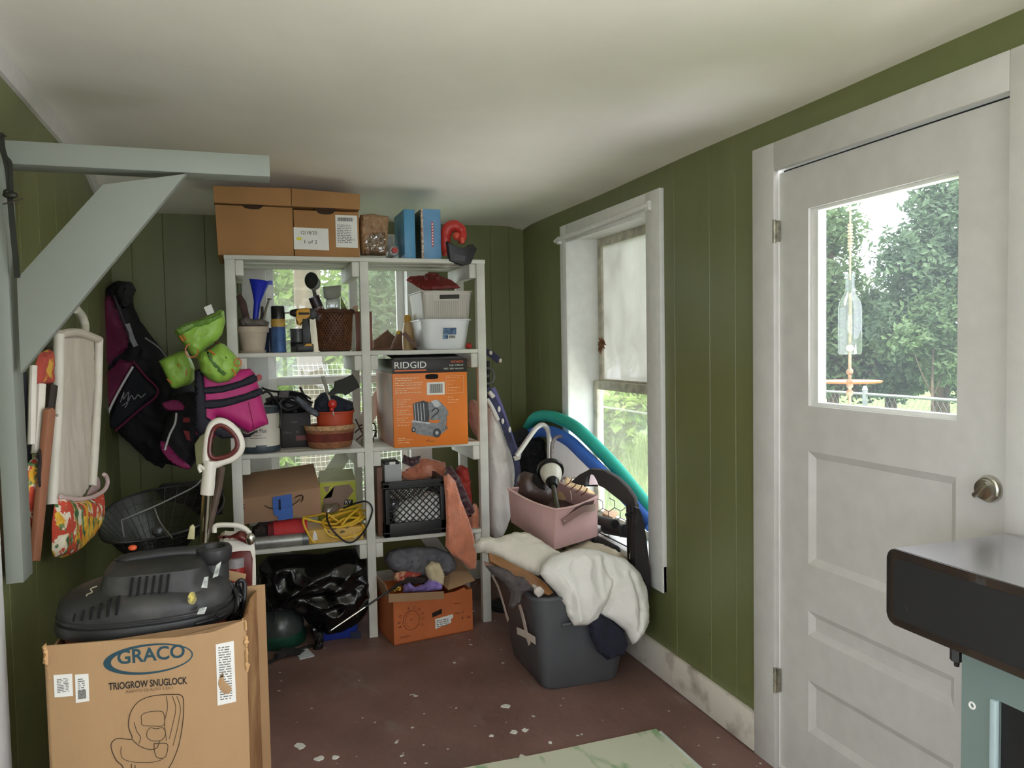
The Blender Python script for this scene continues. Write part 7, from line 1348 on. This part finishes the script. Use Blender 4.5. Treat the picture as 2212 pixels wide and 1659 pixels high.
prints(t, fF, .07, [((((0.0,3.66,0.0),0,0),[(-0.026,1.3987)])[1][0], .014)], [(((0.0,3.66,0.0),0,0),[(-0.092,1.4328),(-0.0787,1.4305),(-0.0696,1.4181),(-0.0829,1.4204)])[1], (((0.0,3.66,0.0),0,0),[(-0.0924,1.3657),(-0.0772,1.3632),(-0.0777,1.349),(-0.0891,1.3513)])[1]], [(((0.0,3.66,0.0),0,0),[(-0.143,1.3873),(-0.1242,1.3828),(-0.1266,1.3666),(-0.1417,1.3711)])[1], (((0.0,3.66,0.0),0,0),[(-0.05,1.3727),(-0.0391,1.3519),(-0.0434,1.3398)])[1], (((0.0,3.66,0.0),0,0),[(-0.1425,1.4561),(-0.1167,1.4354)])[1]])
t = thing('swim_float', 'boxy lime green swim float with orange ring print, leftmost of three', 'swim float', 'lime green printed swim floats')
fF = (((0.0,3.84,0.0),-6,0),[(-0.2878,1.366)])[0]
b = B(); b.puff((((0.0,3.84,0.0),-6,0),[(-0.3688,1.4101),(-0.3427,1.4264),(-0.2746,1.4546),(-0.2469,1.4541),(-0.2212,1.3941),(-0.2143,1.3642),(-0.2198,1.3218),(-0.2365,1.301),(-0.3007,1.2816),(-0.3203,1.2864),(-0.3419,1.342)]), .05, .05, .04, .009, .005, (22, 22), 8, 1); make('vinyl', b, GRN, t)
prints(t, fF, .05, [((((0.0,3.84,0.0),-6,0),[(-0.2623,1.3569)])[1][0], .019)], [(((0.0,3.84,0.0),-6,0),[(-0.3338,1.4009),(-0.3202,1.3964),(-0.3149,1.3794),(-0.3247,1.3817)])[1]], [(((0.0,3.84,0.0),-6,0),[(-0.2786,1.3997),(-0.2753,1.3827)])[1], (((0.0,3.84,0.0),-6,0),[(-0.2686,1.4016),(-0.2653,1.3845)])[1], (((0.0,3.84,0.0),-6,0),[(-0.3266,1.3289),(-0.3077,1.3073)])[1]])
b = B(); b.prism((((0.0,4.0,0.0),0,0),[(-0.2373,1.008),(-0.1939,1.0723),(-0.183,1.0272),(-0.1952,0.9163),(-0.2327,0.9054)]), .02, 0, .004); solo('pale_panel', 'pale olive panel behind the white vacuum handle', 'panel', b, mat('pale_olive', (178, 178, 130), .7))
# landing net and dark clutter behind the big carton
t = thing('landing_net', 'black fishing landing net lying behind the big carton', 'net'); net_ = t; NETM = glassmat('net_mesh', (165, 168, 162), gloss=.08, rough=.4, haze=.06, hazecol=(44, 46, 44), hs=30)
hoop = [(-0.5437,3.3,0.7865),(-0.553,3.45,0.8109),(-0.5195,3.7,0.8184),(-0.4158,3.9,0.8206),(-0.2615,3.95,0.8178),(-0.1346,3.8,0.8115),(-0.1041,3.5,0.8011),(-0.1728,3.3,0.7703),(-0.2951,3.15,0.7643),(-0.4264,3.08,0.7694),(-0.4995,3.12,0.774)]
hoop = [(max(x_, -.62), y_, z_) for x_, y_, z_ in hoop]
b = B(); b.tube(hoop, .005, 8, True, True, 5); make('hoop', b, BLACK, t)
HP = [V(p_) for p_ in catmull(hoop, True, 3)]; cn = sum(HP, V()) / len(HP) + V((0, 0, -.16)); b = B(); vs = []; m_ = len(HP); R_ = 9
for j in range(R_):
    q = j / (R_ - 1)
    for p_ in HP: vs.append(p_.lerp(cn, q) + V((0, 0, -.07 * sin(q * pi * .5) + .01 * noise.noise(p_ * 7 + V((q * 4, 0, 0))))))
b.add(vs, [(j * m_ + i, j * m_ + (i + 1) % m_, (j + 1) * m_ + (i + 1) % m_, (j + 1) * m_ + i) for j in range(R_ - 1) for i in range(m_)]); make('mesh_bag', b, NETM, t)
nb = B()
for i in range(0, m_): nb.tube([vs[j * m_ + i] for j in range(R_)], .0014, 4, False, cap=False)
for j in range(1, R_): nb.tube([vs[j * m_ + i] for i in range(m_)], .0014, 4, False, True)
make('netting', nb, BLACK, t)
b = B(); b.tube([(-0.4522,3.2,0.8275),(-0.3918,3.2,0.8501),(-0.3292,3.25,0.8669),(-0.236,3.3,0.9011),(-0.1947,3.3,0.9237),(-0.1664,3.3,0.9548)], .003, 6); b.tube([(-0.4522,3.2,0.8275),(-0.4384,3.15,0.7748)], .0025, 6); b.tube([(-0.3427,3.25,0.8537),(-0.3202,3.2,0.8085),(-0.2719,3.1,0.7665)], .0025, 6); make('cord', b, mat('silver_cord', (150, 154, 150), .4, .4), t)
b = B(); b.tube([(-0.1045,3.45,0.9661),(-0.1205,3.4,0.8787),(-0.1487,3.35,0.7765),(-0.1754,3.3,0.6963)], .016, 10); make('handle', b, mat('brown_handle', (104, 84, 72), .5, var=.3), t)
b = B(); b.puff((((0.0,3.75,0.0),0,20),[(-0.4187,0.8438),(-0.3903,0.8751),(-0.288,0.8787),(-0.2047,0.8816),(-0.1418,0.8678),(-0.1133,0.8199),(-0.1202,0.7075),(-0.208,0.693),(-0.2892,0.7666),(-0.3906,0.7972)]), .05, .08, .05, .012, .012, (20, 20), 4, 1); solo('black_net_bag', 'crumpled black mesh bag behind the vacuum tube', 'bag', b, mat('black_mesh', (38, 36, 38), .9, var=.3))
b = B(); b.box(-.36, -.1, 3.2, 3.55, 0, .6, .01); solo('dark_bin', 'dark bin standing behind the big carton under the net', 'bin', b, mat('dark_bin_mat', (40, 42, 40), .7))
b = B(); b.ball((-0.3126,3.05,0.8055), (.022, .018, .02), 10, .2, 3); b.tube([(-0.3458,3.05,0.812),(-0.3121,3.05,0.8189),(-0.2769,3.02,0.7886)], .004, 6); make('clip', b, mat('dark_grey_metal', (70, 72, 72), .4, .5), net_)

# ------------------------------------------------------------------ white vacuum cleaner
t = thing('vacuum_cleaner', 'white and maroon upright vacuum cleaner behind the big carton', 'vacuum cleaner')
IV = mat('ivory_gloss', (234, 228, 214), .3, var=.03); MRN = mat('maroon_gloss', (104, 38, 34), .3, var=.1); Yv = 2.98
def ringshape(b, P, r, m=None): b.tube(P, r, 12, True, True, 5); return b
b = B(); b.tube([(-0.1377,2.98,1.0519),(-0.1378,2.98,1.0935),(-0.1296,2.98,1.1512),(-0.1128,2.98,1.1902),(-0.0846,2.98,1.1988),(-0.0539,2.98,1.1806),(-0.0298,2.98,1.1491),(-0.0199,2.98,1.1149),(-0.0255,2.98,1.0866),(-0.0516,2.98,1.063),(-0.0865,2.98,1.0519),(-0.1117,2.98,1.0435)], .0135, 12, True, True, 5)
b.tube([(-0.1251,2.98,1.0594),(-0.1312,2.98,1.0181),(-0.1397,2.98,0.9519),(-0.1417,2.98,0.9387)], [.022, .023, .024, .024], 14); make('handle', b, IV, t)
b = B(); b.tube([(-0.1282,2.972,1.0939),(-0.1219,2.972,1.1433),(-0.1084,2.972,1.1758),(-0.0849,2.972,1.1845),(-0.0589,2.972,1.1682),(-0.0379,2.972,1.1403),(-0.0325,2.972,1.1132),(-0.0411,2.972,1.0919),(-0.0636,2.972,1.0749),(-0.0982,2.972,1.0671),(-0.1197,2.972,1.0718)], .009, 10, True, True, 5); make('grip_lining', b, MRN, t)
b = B(); b.tube([(-0.1415,2.98,0.9421),(-0.1492,2.99,0.8671),(-0.1594,3.0,0.7648)], .017, 14); make('wand', b, mat('bright_chrome', (206, 206, 200), .15, 1), t)
b = B(); b.tube([(-0.1473,2.97,1.0307),(-0.16,2.96,1.0462),(-0.1634,2.96,1.0365),(-0.1578,2.96,1.0229)], .006, 8); make('cord_hook', b, IV, t)
b = B(); b.tube([(-0.1212,2.97,0.8016),(-0.1158,2.97,0.8246),(-0.0783,2.97,0.8245),(-0.0392,2.97,0.8175),(-0.0128,2.97,0.8015),(-0.0007,2.97,0.7799)], .009, 10); make('carry_handle', b, IV, t)
b = B(); b.puff((((0.0,2.97,0.0),0,0),[(-0.1109,0.7872),(-0.0639,0.786),(-0.0319,0.7999),(-0.007,0.7839),(0.0067,0.7621),(0.0012,0.7422),(-0.0332,0.7593),(-0.0643,0.7759),(-0.105,0.7765)]), .03, .03, .02, .008); make('handle_base', b, MRN, t)
b = B(); b.ball((0.0004,2.94,0.7731), (.016, .014, .022), 10); make('latch', b, CHROME, t)
b = B(); x0, x1 = (-0.1004,3.0,0.6567)[0], (0.0145,3.0,0.6439)[0]; zt_ = (-0.065,2.99,0.7612)[2]
b.prism((((0.0,2.985,0.0),0,0),[(-0.106,0.7596),(-0.0649,0.7623),(0.0048,0.7486),(0.015,0.7167),(0.0154,0.6306),(0.011,0.545),(0.004,0.4767),(-0.1214,0.4932),(-0.113,0.6452)]), .16, 0, .012, 2); make('casing', b, IV, t)
b = B(); b.prism((((0.0,2.985,0.0),0,0),[(-0.0916,0.7209),(-0.0345,0.7218),(-0.001,0.7183),(0.0061,0.6901),(0.0015,0.5978),(-0.0056,0.5298),(-0.0977,0.5413)]), .02, .004, .004); make('window_frame', b, MRN, t)
b = B(); c = V((-0.0542,2.97,0.5575)); b.lathe([(.034, -.1), (.034, .12)], (c.x, 2.997, c.z + .02), seg=24); make('dust_cup', b, mat('smoky_clear', (172, 170, 172), .15, var=.4, vs=12), t)
b = B(); q = (c.x, 2.997, c.z + .02); b.lathe([(.0346, .03), (.0348, .031), (.0348, .085), (.0346, .086)], q, seg=24, cap=False); make('red_label', b, mat('label_red', (150, 36, 32), .4), t)
b = wrap_text('NINJA', V((q[0], 2.997, q[2])), .0355, .042, .085, .018, -108); make('lettering', b, PAPER, t)
b = B(); b.lathe([(.0, 0), (.03, .001), (.036, .004), (.036, .02), (.03, .024)], (-.05, 3.06, .0), seg=20); b.box(-.13, .03, 2.9, 3.14, .005, .09, .02); b.box(-.09, 0, 3.0, 3.1, .08, .5, .01); make('floor_head', b, IV, t)
b = B(); b.prism((((0.0,2.93,0.0),0,0),[(-0.2096,0.7944),(-0.1991,0.8376),(-0.1898,0.8433),(-0.1827,0.8328),(-0.1857,0.7904)]), .02, 0, .004); make('lever', b, mat('cream_plastic', (222, 214, 164), .4), t)

_before = set(SC.objects)
# ------------------------------------------------------------------ big carton with the black vacuum lid
t = thing('car_seat_carton', 'large open brown carton printed with an oval logo and a car seat drawing', 'box')
FG = ((-.562, 2.488, 0), -1.5, 0); w_, d_, h_ = .536, .36, .622
KR = mat('kraft_board', (176, 142, 102), .75, var=.07, vs=3, bump=.06, bs=40, stretch=(3, 3, .6))
LL = (((-0.562,2.488,0.0),-1.5,0),[(-0.0003,0.6251),(0.171,0.6184),(0.344,0.6053),(0.4468,0.6087),(0.5412,0.6352)])[1]
b = B(); b.prism((FG, [(0, .001), (w_, .001)] + LL[::-1]), .006, 0); make('front_panel', b, KR, t)
b = B(); FGr = (tuple(fpt(FG, w_, 0, 0)), 83.5, 0); ro, rU, rV, rN = axes(FGr)
b.prism((FGr, [(0, .001), (d_, .001), (d_, .615), (d_ * .6, .632), (d_ * .45, .605), (d_ * .3, .622), (.03, .632), (0, .64)]), .006, 0); make('side_panel', b, mat('torn_kraft', (186, 146, 98), .8, var=.3, vs=6, col2=(140, 96, 58)), t)
b = B(); b.fbox(FG, 0, .006, .001, h_ - .03, 0, -d_); b.fbox(FG, 0, w_ + .06, .001, h_ + .01, -d_, -d_ - .006); b.fbox(FG, 0, w_, .001, .006, 0, -d_); make('back_panels', b, KR, t)
b = B(); b.puff((((-0.562,2.47,0.0),-1.5,0),[(-0.002,0.6293),(0.0099,0.6409),(0.0133,0.6113),(0.0119,0.5769),(-0.0017,0.5815),(0.0016,0.6062)]), .006, .006, .006, .006, .004, (60, 60), 2, 1); b.puff((((-0.562,2.49,0.0),-1.5,0),[(0.0028,0.5705),(0.0095,0.5642),(0.0124,0.5235),(0.0057,0.5299)]), .004, .004, .006, .006, .003, (60, 60), 2, 1); make('torn_corner', b, mat('torn_pale', (206, 164, 114), .85), t)
rd = random.Random(8); b = B()
for k in range(16):
    v = .48 + .15 * rd.random(); p_ = fpt(FG, w_ + .004, v, rd.uniform(-.004, .004)); b.ball(p_, (.006 * rd.uniform(.5, 1.5), .006, .009 * rd.uniform(.6, 1.4)), 5, .5, k)
make('torn_fibres', b, mat('torn_pale', (206, 164, 114), .85), t)
TEAL = mat('teal_ink', (34, 72, 84), .7); 
def ptu(L): return L
E1 = (((-0.562,2.488,0.0),-1.5,0),[(0.148,0.5561),(0.2681,0.5903),(0.3892,0.5515),(0.2652,0.5118)])[1]
ec = ((E1[0][0] + E1[2][0]) / 2, (E1[1][1] + E1[3][1]) / 2); ea = (E1[2][0] - E1[0][0]) / 2; sl = (E1[2][1] - E1[0][1]) / (2 * ea)
def ell(sx, sz, off=0, n_=40): return [(ec[0] + off + ea * sx * cos(k * 2 * pi / n_), ec[1] + ea * sx * cos(k * 2 * pi / n_) * sl + .045 * sz * sin(k * 2 * pi / n_)) for k in range(n_)]
o_, i_ = ell(1, 1), ell(.9, .86, .008); b = B()
b.add([fpt(FG, *p_, .001) for p_ in o_ + i_], [(k, (k + 1) % 40, (k + 1) % 40 + 40, k + 40) for k in range(40)])
c1_ = (((-0.562,2.488,0.0),-1.5,0),[(0.1852,0.5453),(0.3671,0.5419)])[1]
b.text('GRACO', FG, c1_[0][0], c1_[0][1], c1_[1][0] - c1_[0][0], .042, slant=(c1_[1][1] - c1_[0][1]) / (c1_[1][0] - c1_[0][0]), ext=.0005, bold=.022); make('logo', b, TEAL, t)
c1_ = (((-0.562,2.488,0.0),-1.5,0),[(0.1593,0.4737),(0.3706,0.4613)])[1]
b = B(); b.text('TRIOGROW SNUGLOCK', FG, c1_[0][0], c1_[0][1], c1_[1][0] - c1_[0][0], .022, slant=(c1_[1][1] - c1_[0][1]) / (c1_[1][0] - c1_[0][0]), ext=.0005, bold=.028); make('lettering', b, mat('brown_ink', (44, 38, 32), .75), t)
c1_ = (((-0.562,2.488,0.0),-1.5,0),[(0.2038,0.4587),(0.3308,0.4518)])[1]
b = B(); b.text('ASIENTO DE AUTO 3 EN 1', FG, c1_[0][0], c1_[0][1], c1_[1][0] - c1_[0][0], .0085, slant=(c1_[1][1] - c1_[0][1]) / (c1_[1][0] - c1_[0][0])); make('small_lettering', b, mat('faint_ink', (108, 80, 52), .75), t)
LI = mat('line_ink', (70, 54, 40), .75)
b = B()
def curve(L, r_=.0011): b.scribble(FG, L, r_, .001, 5)
curve((((-0.562,2.488,0.0),-1.5,0),[(0.1814,0.1951),(0.188,0.2384),(0.1695,0.2667),(0.159,0.3101),(0.1767,0.3277),(0.2145,0.3199),(0.2073,0.3572),(0.2138,0.3977),(0.2372,0.4286),(0.2749,0.4394),(0.3251,0.4359),(0.3528,0.4288),(0.3583,0.4026),(0.3537,0.3468),(0.3398,0.2785),(0.3175,0.226),(0.2937,0.1993),(0.2652,0.1792)])[1], .0013)
curve((((-0.562,2.488,0.0),-1.5,0),[(0.2145,0.3199),(0.2322,0.2973),(0.2565,0.2819),(0.279,0.2807),(0.2886,0.3015)])[1])
curve((((-0.562,2.488,0.0),-1.5,0),[(0.2425,0.3722),(0.243,0.386),(0.2607,0.3929),(0.2919,0.3907),(0.3029,0.3805),(0.3016,0.347),(0.2716,0.3492),(0.2444,0.3565),(0.2425,0.3722)])[1], .0009)
curve((((-0.562,2.488,0.0),-1.5,0),[(0.256,0.3351),(0.2651,0.3447),(0.2812,0.3392),(0.2988,0.3391),(0.3057,0.3211),(0.295,0.3032),(0.2699,0.3047),(0.2554,0.3184),(0.256,0.3351)])[1], .0009)
curve((((-0.562,2.488,0.0),-1.5,0),[(0.2733,0.2957),(0.3071,0.2899),(0.3089,0.2698),(0.3006,0.2488),(0.2805,0.2524),(0.2737,0.2732),(0.2733,0.2957)])[1], .001)
curve((((-0.562,2.488,0.0),-1.5,0),[(0.3123,0.4322),(0.3135,0.3956),(0.3045,0.355),(0.3074,0.2983)])[1], .0008); curve((((-0.562,2.488,0.0),-1.5,0),[(0.3275,0.4313),(0.3362,0.392),(0.3241,0.3377),(0.3152,0.3026)])[1], .0008); curve((((-0.562,2.488,0.0),-1.5,0),[(0.3401,0.4279),(0.3489,0.39),(0.3393,0.3351),(0.3246,0.2812)])[1], .0008)
curve((((-0.562,2.488,0.0),-1.5,0),[(0.2225,0.3685),(0.2289,0.3397),(0.2381,0.3214),(0.2324,0.3028)])[1], .0008); curve((((-0.562,2.488,0.0),-1.5,0),[(0.1855,0.3027),(0.1867,0.2692),(0.218,0.2496),(0.2675,0.2407),(0.2953,0.2441)])[1], .0008); curve((((-0.562,2.488,0.0),-1.5,0),[(0.2083,0.19),(0.2104,0.2454)])[1], .001); curve((((-0.562,2.488,0.0),-1.5,0),[(0.2181,0.1882),(0.2201,0.2409)])[1], .001)
make('seat_drawing', b, LI, t)
for nm, L, sd in (('sticker', (((-0.562,2.488,0.0),-1.5,0),[(0.0205,0.5392),(0.0673,0.5364),(0.067,0.4715),(0.0202,0.4747)])[1], 3), ('sticker', (((-0.562,2.488,0.0),-1.5,0),[(0.0743,0.5327),(0.1086,0.5304),(0.1078,0.4502),(0.0733,0.4502)])[1], 5), ('address_label', (((-0.562,2.488,0.0),-1.5,0),[(0.4533,0.5697),(0.5046,0.5742),(0.505,0.3866),(0.4521,0.3821)])[1], 9)):
    a = make(nm, B().prism((FG, L), .0012, .0016, .0), PAPER, t); b = B(); xs_ = [q[0] for q in L]; ys_ = [q[1] for q in L]
    label_lines(b, FG, min(xs_) + .008, min(ys_) + .014, max(xs_) - .01, max(ys_) - .012, 9 if nm == 'sticker' else 22, .0024, sd)
    if sd == 5: b.fbox(FG, min(xs_) + .007, max(xs_) - .008, min(ys_) + .01, min(ys_) + .035, .0028, .0015)
    make('print', b, GREYINK, a)
    if sd == 9: b = B(); b.puff((FG, [(min(xs_) + .004, min(ys_) + .07), (min(xs_) + .018, min(ys_) + .1), (min(xs_) + .022, min(ys_) + .075), (max(xs_) - .012, min(ys_) + .05), (max(xs_) - .02, min(ys_) + .032), (min(xs_) + .015, min(ys_) + .04)]), .001, .001, .01, .006, n0=.003); make('torn_spot', b, KR, a)

# black shop vacuum lid sitting in the carton
t = thing('shop_vacuum', 'black shop vacuum head with carrying handle sitting in the big carton', 'shop vacuum')
SB = mat('dusty_black_plastic', (48, 48, 48), .5, var=.35, vs=7, bump=.06, col2=(82, 80, 76), thr=(.3, .5)); SB2 = mat('scuffed_black', (48, 48, 49), .42, var=.25, vs=8)
vc = V((-.315, 2.70, 0)); rx, ry = .262, .185
def ov(z, s, n_=48, e=2.4, dx=0, dy=0, sy=1): 
    P = []
    for k in range(n_):
        a_ = 2 * pi * k / n_; ca, sa = cos(a_), sin(a_)
        P.append(vc + V((dx + rx * s * abs(ca) ** (2 / e) * (1 if ca > 0 else -1), dy + ry * s * sy * abs(sa) ** (2 / e) * (1 if sa > 0 else -1), z)))
    return P
def loft(b, R, cap=True):
    n_ = len(R[0]); o = len(b.v); b.add([p_ for r in R for p_ in r], [(i * n_ + j, i * n_ + (j + 1) % n_, (i + 1) * n_ + (j + 1) % n_, (i + 1) * n_ + j) for i in range(len(R) - 1) for j in range(n_)] + ([list(range(n_))[::-1], [(len(R) - 1) * n_ + j for j in range(n_)]] if cap else []))
    return b
z0 = .6
b = loft(B(), [ov(.3, .82), ov(z0 + .008, .9)]); make('drum', b, mat('rust_red_drum', (146, 78, 62), .5, var=.15), t)
b = loft(B(), [ov(z0, .93), ov(z0 + .004, .985), ov(z0 + .02, 1.0), ov(z0 + .036, .985), ov(z0 + .04, .95)]); make('skirt', b, SB2, t)
b = loft(B(), [ov(z0 + .038, .95), ov(z0 + .07, .965), ov(z0 + .092, .94), ov(z0 + .112, .86), ov(z0 + .128, .74, dx=.01), ov(z0 + .138, .62, dx=.015), ov(z0 + .143, .45, dx=.018)]); make('dome', b, SB, t, 50)
b = loft(B(), [ov(z0 + .046, .965), ov(z0 + .048, .98), ov(z0 + .052, .98), ov(z0 + .055, .962)], False); make('seam_ring', b, SB2, t)
b = loft(B(), [ov(z0 + .09, .66, e=3.4, dx=.03, sy=1.25), ov(z0 + .13, .6, e=4.5, dx=.03, sy=1.25), ov(z0 + .176, .55, e=5, dx=.03, sy=1.2), ov(z0 + .19, .48, e=5, dx=.03, sy=1.05)]); make('motor_box', b, SB, t)
b = B()
yS = 2.7 - ry * .96
for i in range(6):
    x_ = vc.x - .185 + i * .024; z_ = z0 + .076 + .003 * i; hh = .011 + .0055 * i
    # front surface of the dome near this height
    sv = .965 - .5 * max(0, z_ + hh - (z0 + .07)); 
    yy = vc.y - ry * .965 * (max(0, 1 - (abs(x_ - vc.x) / (rx * .965)) ** 2.4)) ** (1 / 2.4)
    b.hexa([(x_ - .004, yy - .005, z_ - .012), (x_ + .003, yy - .005, z_ - .012), (x_ + .009, yy + .001, z_ + hh), (x_ + .002, yy + .001, z_ + hh), (x_ - .004, yy + .02, z_ - .012), (x_ + .003, yy + .02, z_ - .012), (x_ + .009, yy + .03, z_ + hh), (x_ + .002, yy + .03, z_ + hh)], .0015)
make('vent_slots', b, mat('slot_black', (8, 8, 8), .9), t)
b = B(); ym = vc.y - ry * .685
for i in range(6): x_ = vc.x - .03 + i * .02; b.hexa([(x_ - .004, ym - .034, z0 + .125), (x_ + .003, ym - .034, z0 + .125), (x_ + .009, ym - .012, z0 + .172), (x_ + .002, ym - .012, z0 + .172), (x_ - .004, ym + .03, z0 + .125), (x_ + .003, ym + .03, z0 + .125), (x_ + .009, ym + .05, z0 + .172), (x_ + .002, ym + .05, z0 + .172)])
make('vent_slots', b, mat('slot_black', (8, 8, 8), .9), t)
hz = z0 + .262
b = B(); cL, cR = V((-0.3619,2.74,0.8097)), V((-0.1168,2.74,0.7904)); hz = cR.z
b.tube([(cL.x - .045, 2.74, hz - .012), (cL.x, 2.74, hz), ((cL.x + cR.x) / 2, 2.74, hz + .006), (cR.x - .03, 2.74, hz)], [.02, .024, .024, .026], 14, True, sq=.8)
b.tube([(cL.x - .01, 2.74, hz), (cL.x - .02, 2.74, z0 + .1)], [.036, .05], 16, False); b.tube([(cR.x, 2.74, hz), (cR.x - .005, 2.74, z0 + .1)], [.044, .052], 16, False); make('handle', b, SB2, t)
b = B(); b.lathe([(.03, -.05), (.05, -.035), (.058, -.015), (.058, .01), (.052, .018), (.04, .016), (.034, -.0), (.03, -.03)], (cR.x, 2.74, hz), seg=28, cap=False); make('hose_port', b, SB2, t)
b = B(); b.lathe([(.036, 0), (.036, .001)], (cR.x, 2.74, hz - .016), seg=24); make('port_hole', b, DARK, t)
b = B(); c = V((-0.356,2.72,0.829)); b.ball((c.x, 2.725, c.z), (.013, .012, .009), 10); make('power_button', b, mat('orange_button', (226, 92, 50), .4), t)
STK = mat('dusty_sticker', (196, 200, 194), .6, var=.5, vs=60, col2=(120, 124, 120))
for P in ((((-0.13,2.56,0.74),12,24),[(0.0294,0.0444),(0.0455,0.0535),(0.0313,0.0108),(0.0145,0.0065)]), (((-0.13,2.54,0.72),14,20),[(-0.0066,0.0378),(0.0057,0.0385),(-0.0019,0.0046),(-0.0189,0.0091)]), (((-0.17,2.52,0.67),12,8),[(0.0161,0.0022),(0.0374,0.0024),(0.0283,-0.0168),(0.0073,-0.0142)])):
    b = B(); b.prism(P, .006, .012, .0); make('white_sticker', b, STK, t)
b = B(); c = V((-0.1721,2.515,0.707)); b.lathe([(.0, 0), (.012, .0), (.0125, .003), (.0, .0035)], c, (.1, -1, .25), 20, sy=1.5, cap=False); make('yellow_sticker', b, mat('warning_yellow', (214, 196, 96), .6, var=.5, vs=90, col2=(90, 84, 50)), t)
fl = (((0.0,2.57,0.72),20,40),[(-0.4731,0.0864),(-0.4246,0.1345)])[0]; q = (((0.0,2.57,0.72),20,40),[(-0.4731,0.0864),(-0.4246,0.1345)])[1]
b = B()
b.tube([V((-0.4792,2.6,0.7079)), V((-0.4665,2.6,0.7175)), V((-0.4701,2.602,0.7272)), V((-0.4553,2.604,0.7333)), V((-0.459,2.606,0.7431)), V((-0.442,2.61,0.7484))], .0022, 6); make('raised_logo', b, mat('worn_grey_logo', (150, 142, 120), .6), t)
b = B(); b.tube([ov(z0 + .02, 1.0)[k] + V((0, -.002, 0)) for k in (44, 43, 42, 41, 40)], .006, 8); b.tube([V((-0.114,2.53,0.6261)), V((-0.105,2.53,0.6537)), V((-0.1128,2.52,0.6493)), V((-0.1009,2.54,0.6283))], .003, 6); make('latch_clip', b, BLACK, t)
# cords and bags tucked in the carton
b = B()
for P in ([(-0.0875,2.68,0.5574),(-0.0884,2.7,0.6281),(-0.0813,2.72,0.6801),(-0.0695,2.72,0.688)], [(-0.0677,2.68,0.5547),(-0.057,2.7,0.6241),(-0.0642,2.72,0.6734),(-0.0754,2.72,0.6856)], [(-0.045,2.7,0.5527),(-0.0401,2.72,0.6158),(-0.0473,2.74,0.6656),(-0.035,2.74,0.6815),(-0.0237,2.74,0.6676),(-0.0284,2.72,0.6144),(-0.0413,2.7,0.5756)], [(-0.0753,2.66,0.5702),(-0.0514,2.66,0.6083),(-0.0475,2.68,0.6445),(-0.057,2.7,0.6675)]): b.tube(P, .008, 8)
solo('cable_bundle', 'black cables bunched in the right corner of the big carton', 'cables', b, mat('gloss_cord', (26, 26, 27), .3))
b = B(); b.puff((((0.0,2.74,0.0),0,0),[(-0.1011,0.5359),(-0.0949,0.6322),(-0.0848,0.6747),(-0.0643,0.6786),(-0.0354,0.6689),(-0.0223,0.6232),(-0.0337,0.5457),(-0.0693,0.5316)]), .03, .05, .03, .009, .014, (40, 18), 4, 1); solo('black_sack', 'black plastic sack under the cords in the big carton', 'sack', b, MATS['black_film'])
b = B(); b.hexa([(-0.1021,2.84,0.6675), (-0.0245,2.84,0.6423), (-0.0173,2.84,0.6741), (-0.098,2.84,0.7026), (-0.1023,2.845,0.6661), (-0.0245,2.845,0.6408), (-0.0174,2.845,0.6727), (-0.0981,2.845,0.7013)]); 
solo('carton_flap', 'brown cardboard scrap standing behind the black cords', 'cardboard', b, KR)

# the carton and what it holds stand a little nearer than laid out above
for o in set(SC.objects) - _before:
    if o.type == 'MESH':
        for v in o.data.vertices:
            low = v.co.z < .012
            v.co = V((0, 0, 1.45)) + (v.co - V((0, 0, 1.45))) * .91
            if low: v.co.z = .001

settle()

import OpenImageIO as o,sys,numpy as np
im=o.ImageBuf('/workdir/render_main.png').get_pixels(o.UINT8); h,w=im.shape[:2]; s=w/2212
pts=dict(ceil_mid=(700,150),ceil_tl=(150,60),ceil_r=(1500,150),ceil_near_win=(1000,380),door_mid=(1700,1100),door_top=(1900,260),casing=(1645,900),wall_l_bot=(60,1450),wall_l_top=(30,240),back=(400,560),back_r=(1090,640),wall_r=(1480,700),wall_r2=(1560,1300),floor=(900,1480),floor2=(800,1620),reveal=(1255,700),upper_pane=(1340,600),sheet=(1250,1270),tree=(1950,700),grill=(2050,1290),tote=(1270,1420),graco=(350,1560),brace=(200,560),post=(20,1000),noodle=(1320,1000),filebox=(540,500),shelfpost=(790,650))
for k,(x,y) in pts.items():
    x0,y0=int(x*s),int(y*s); print(k,im[max(0,y0-3):y0+4,max(0,x0-3):x0+4,:3].reshape(-1,3).mean(0).round())
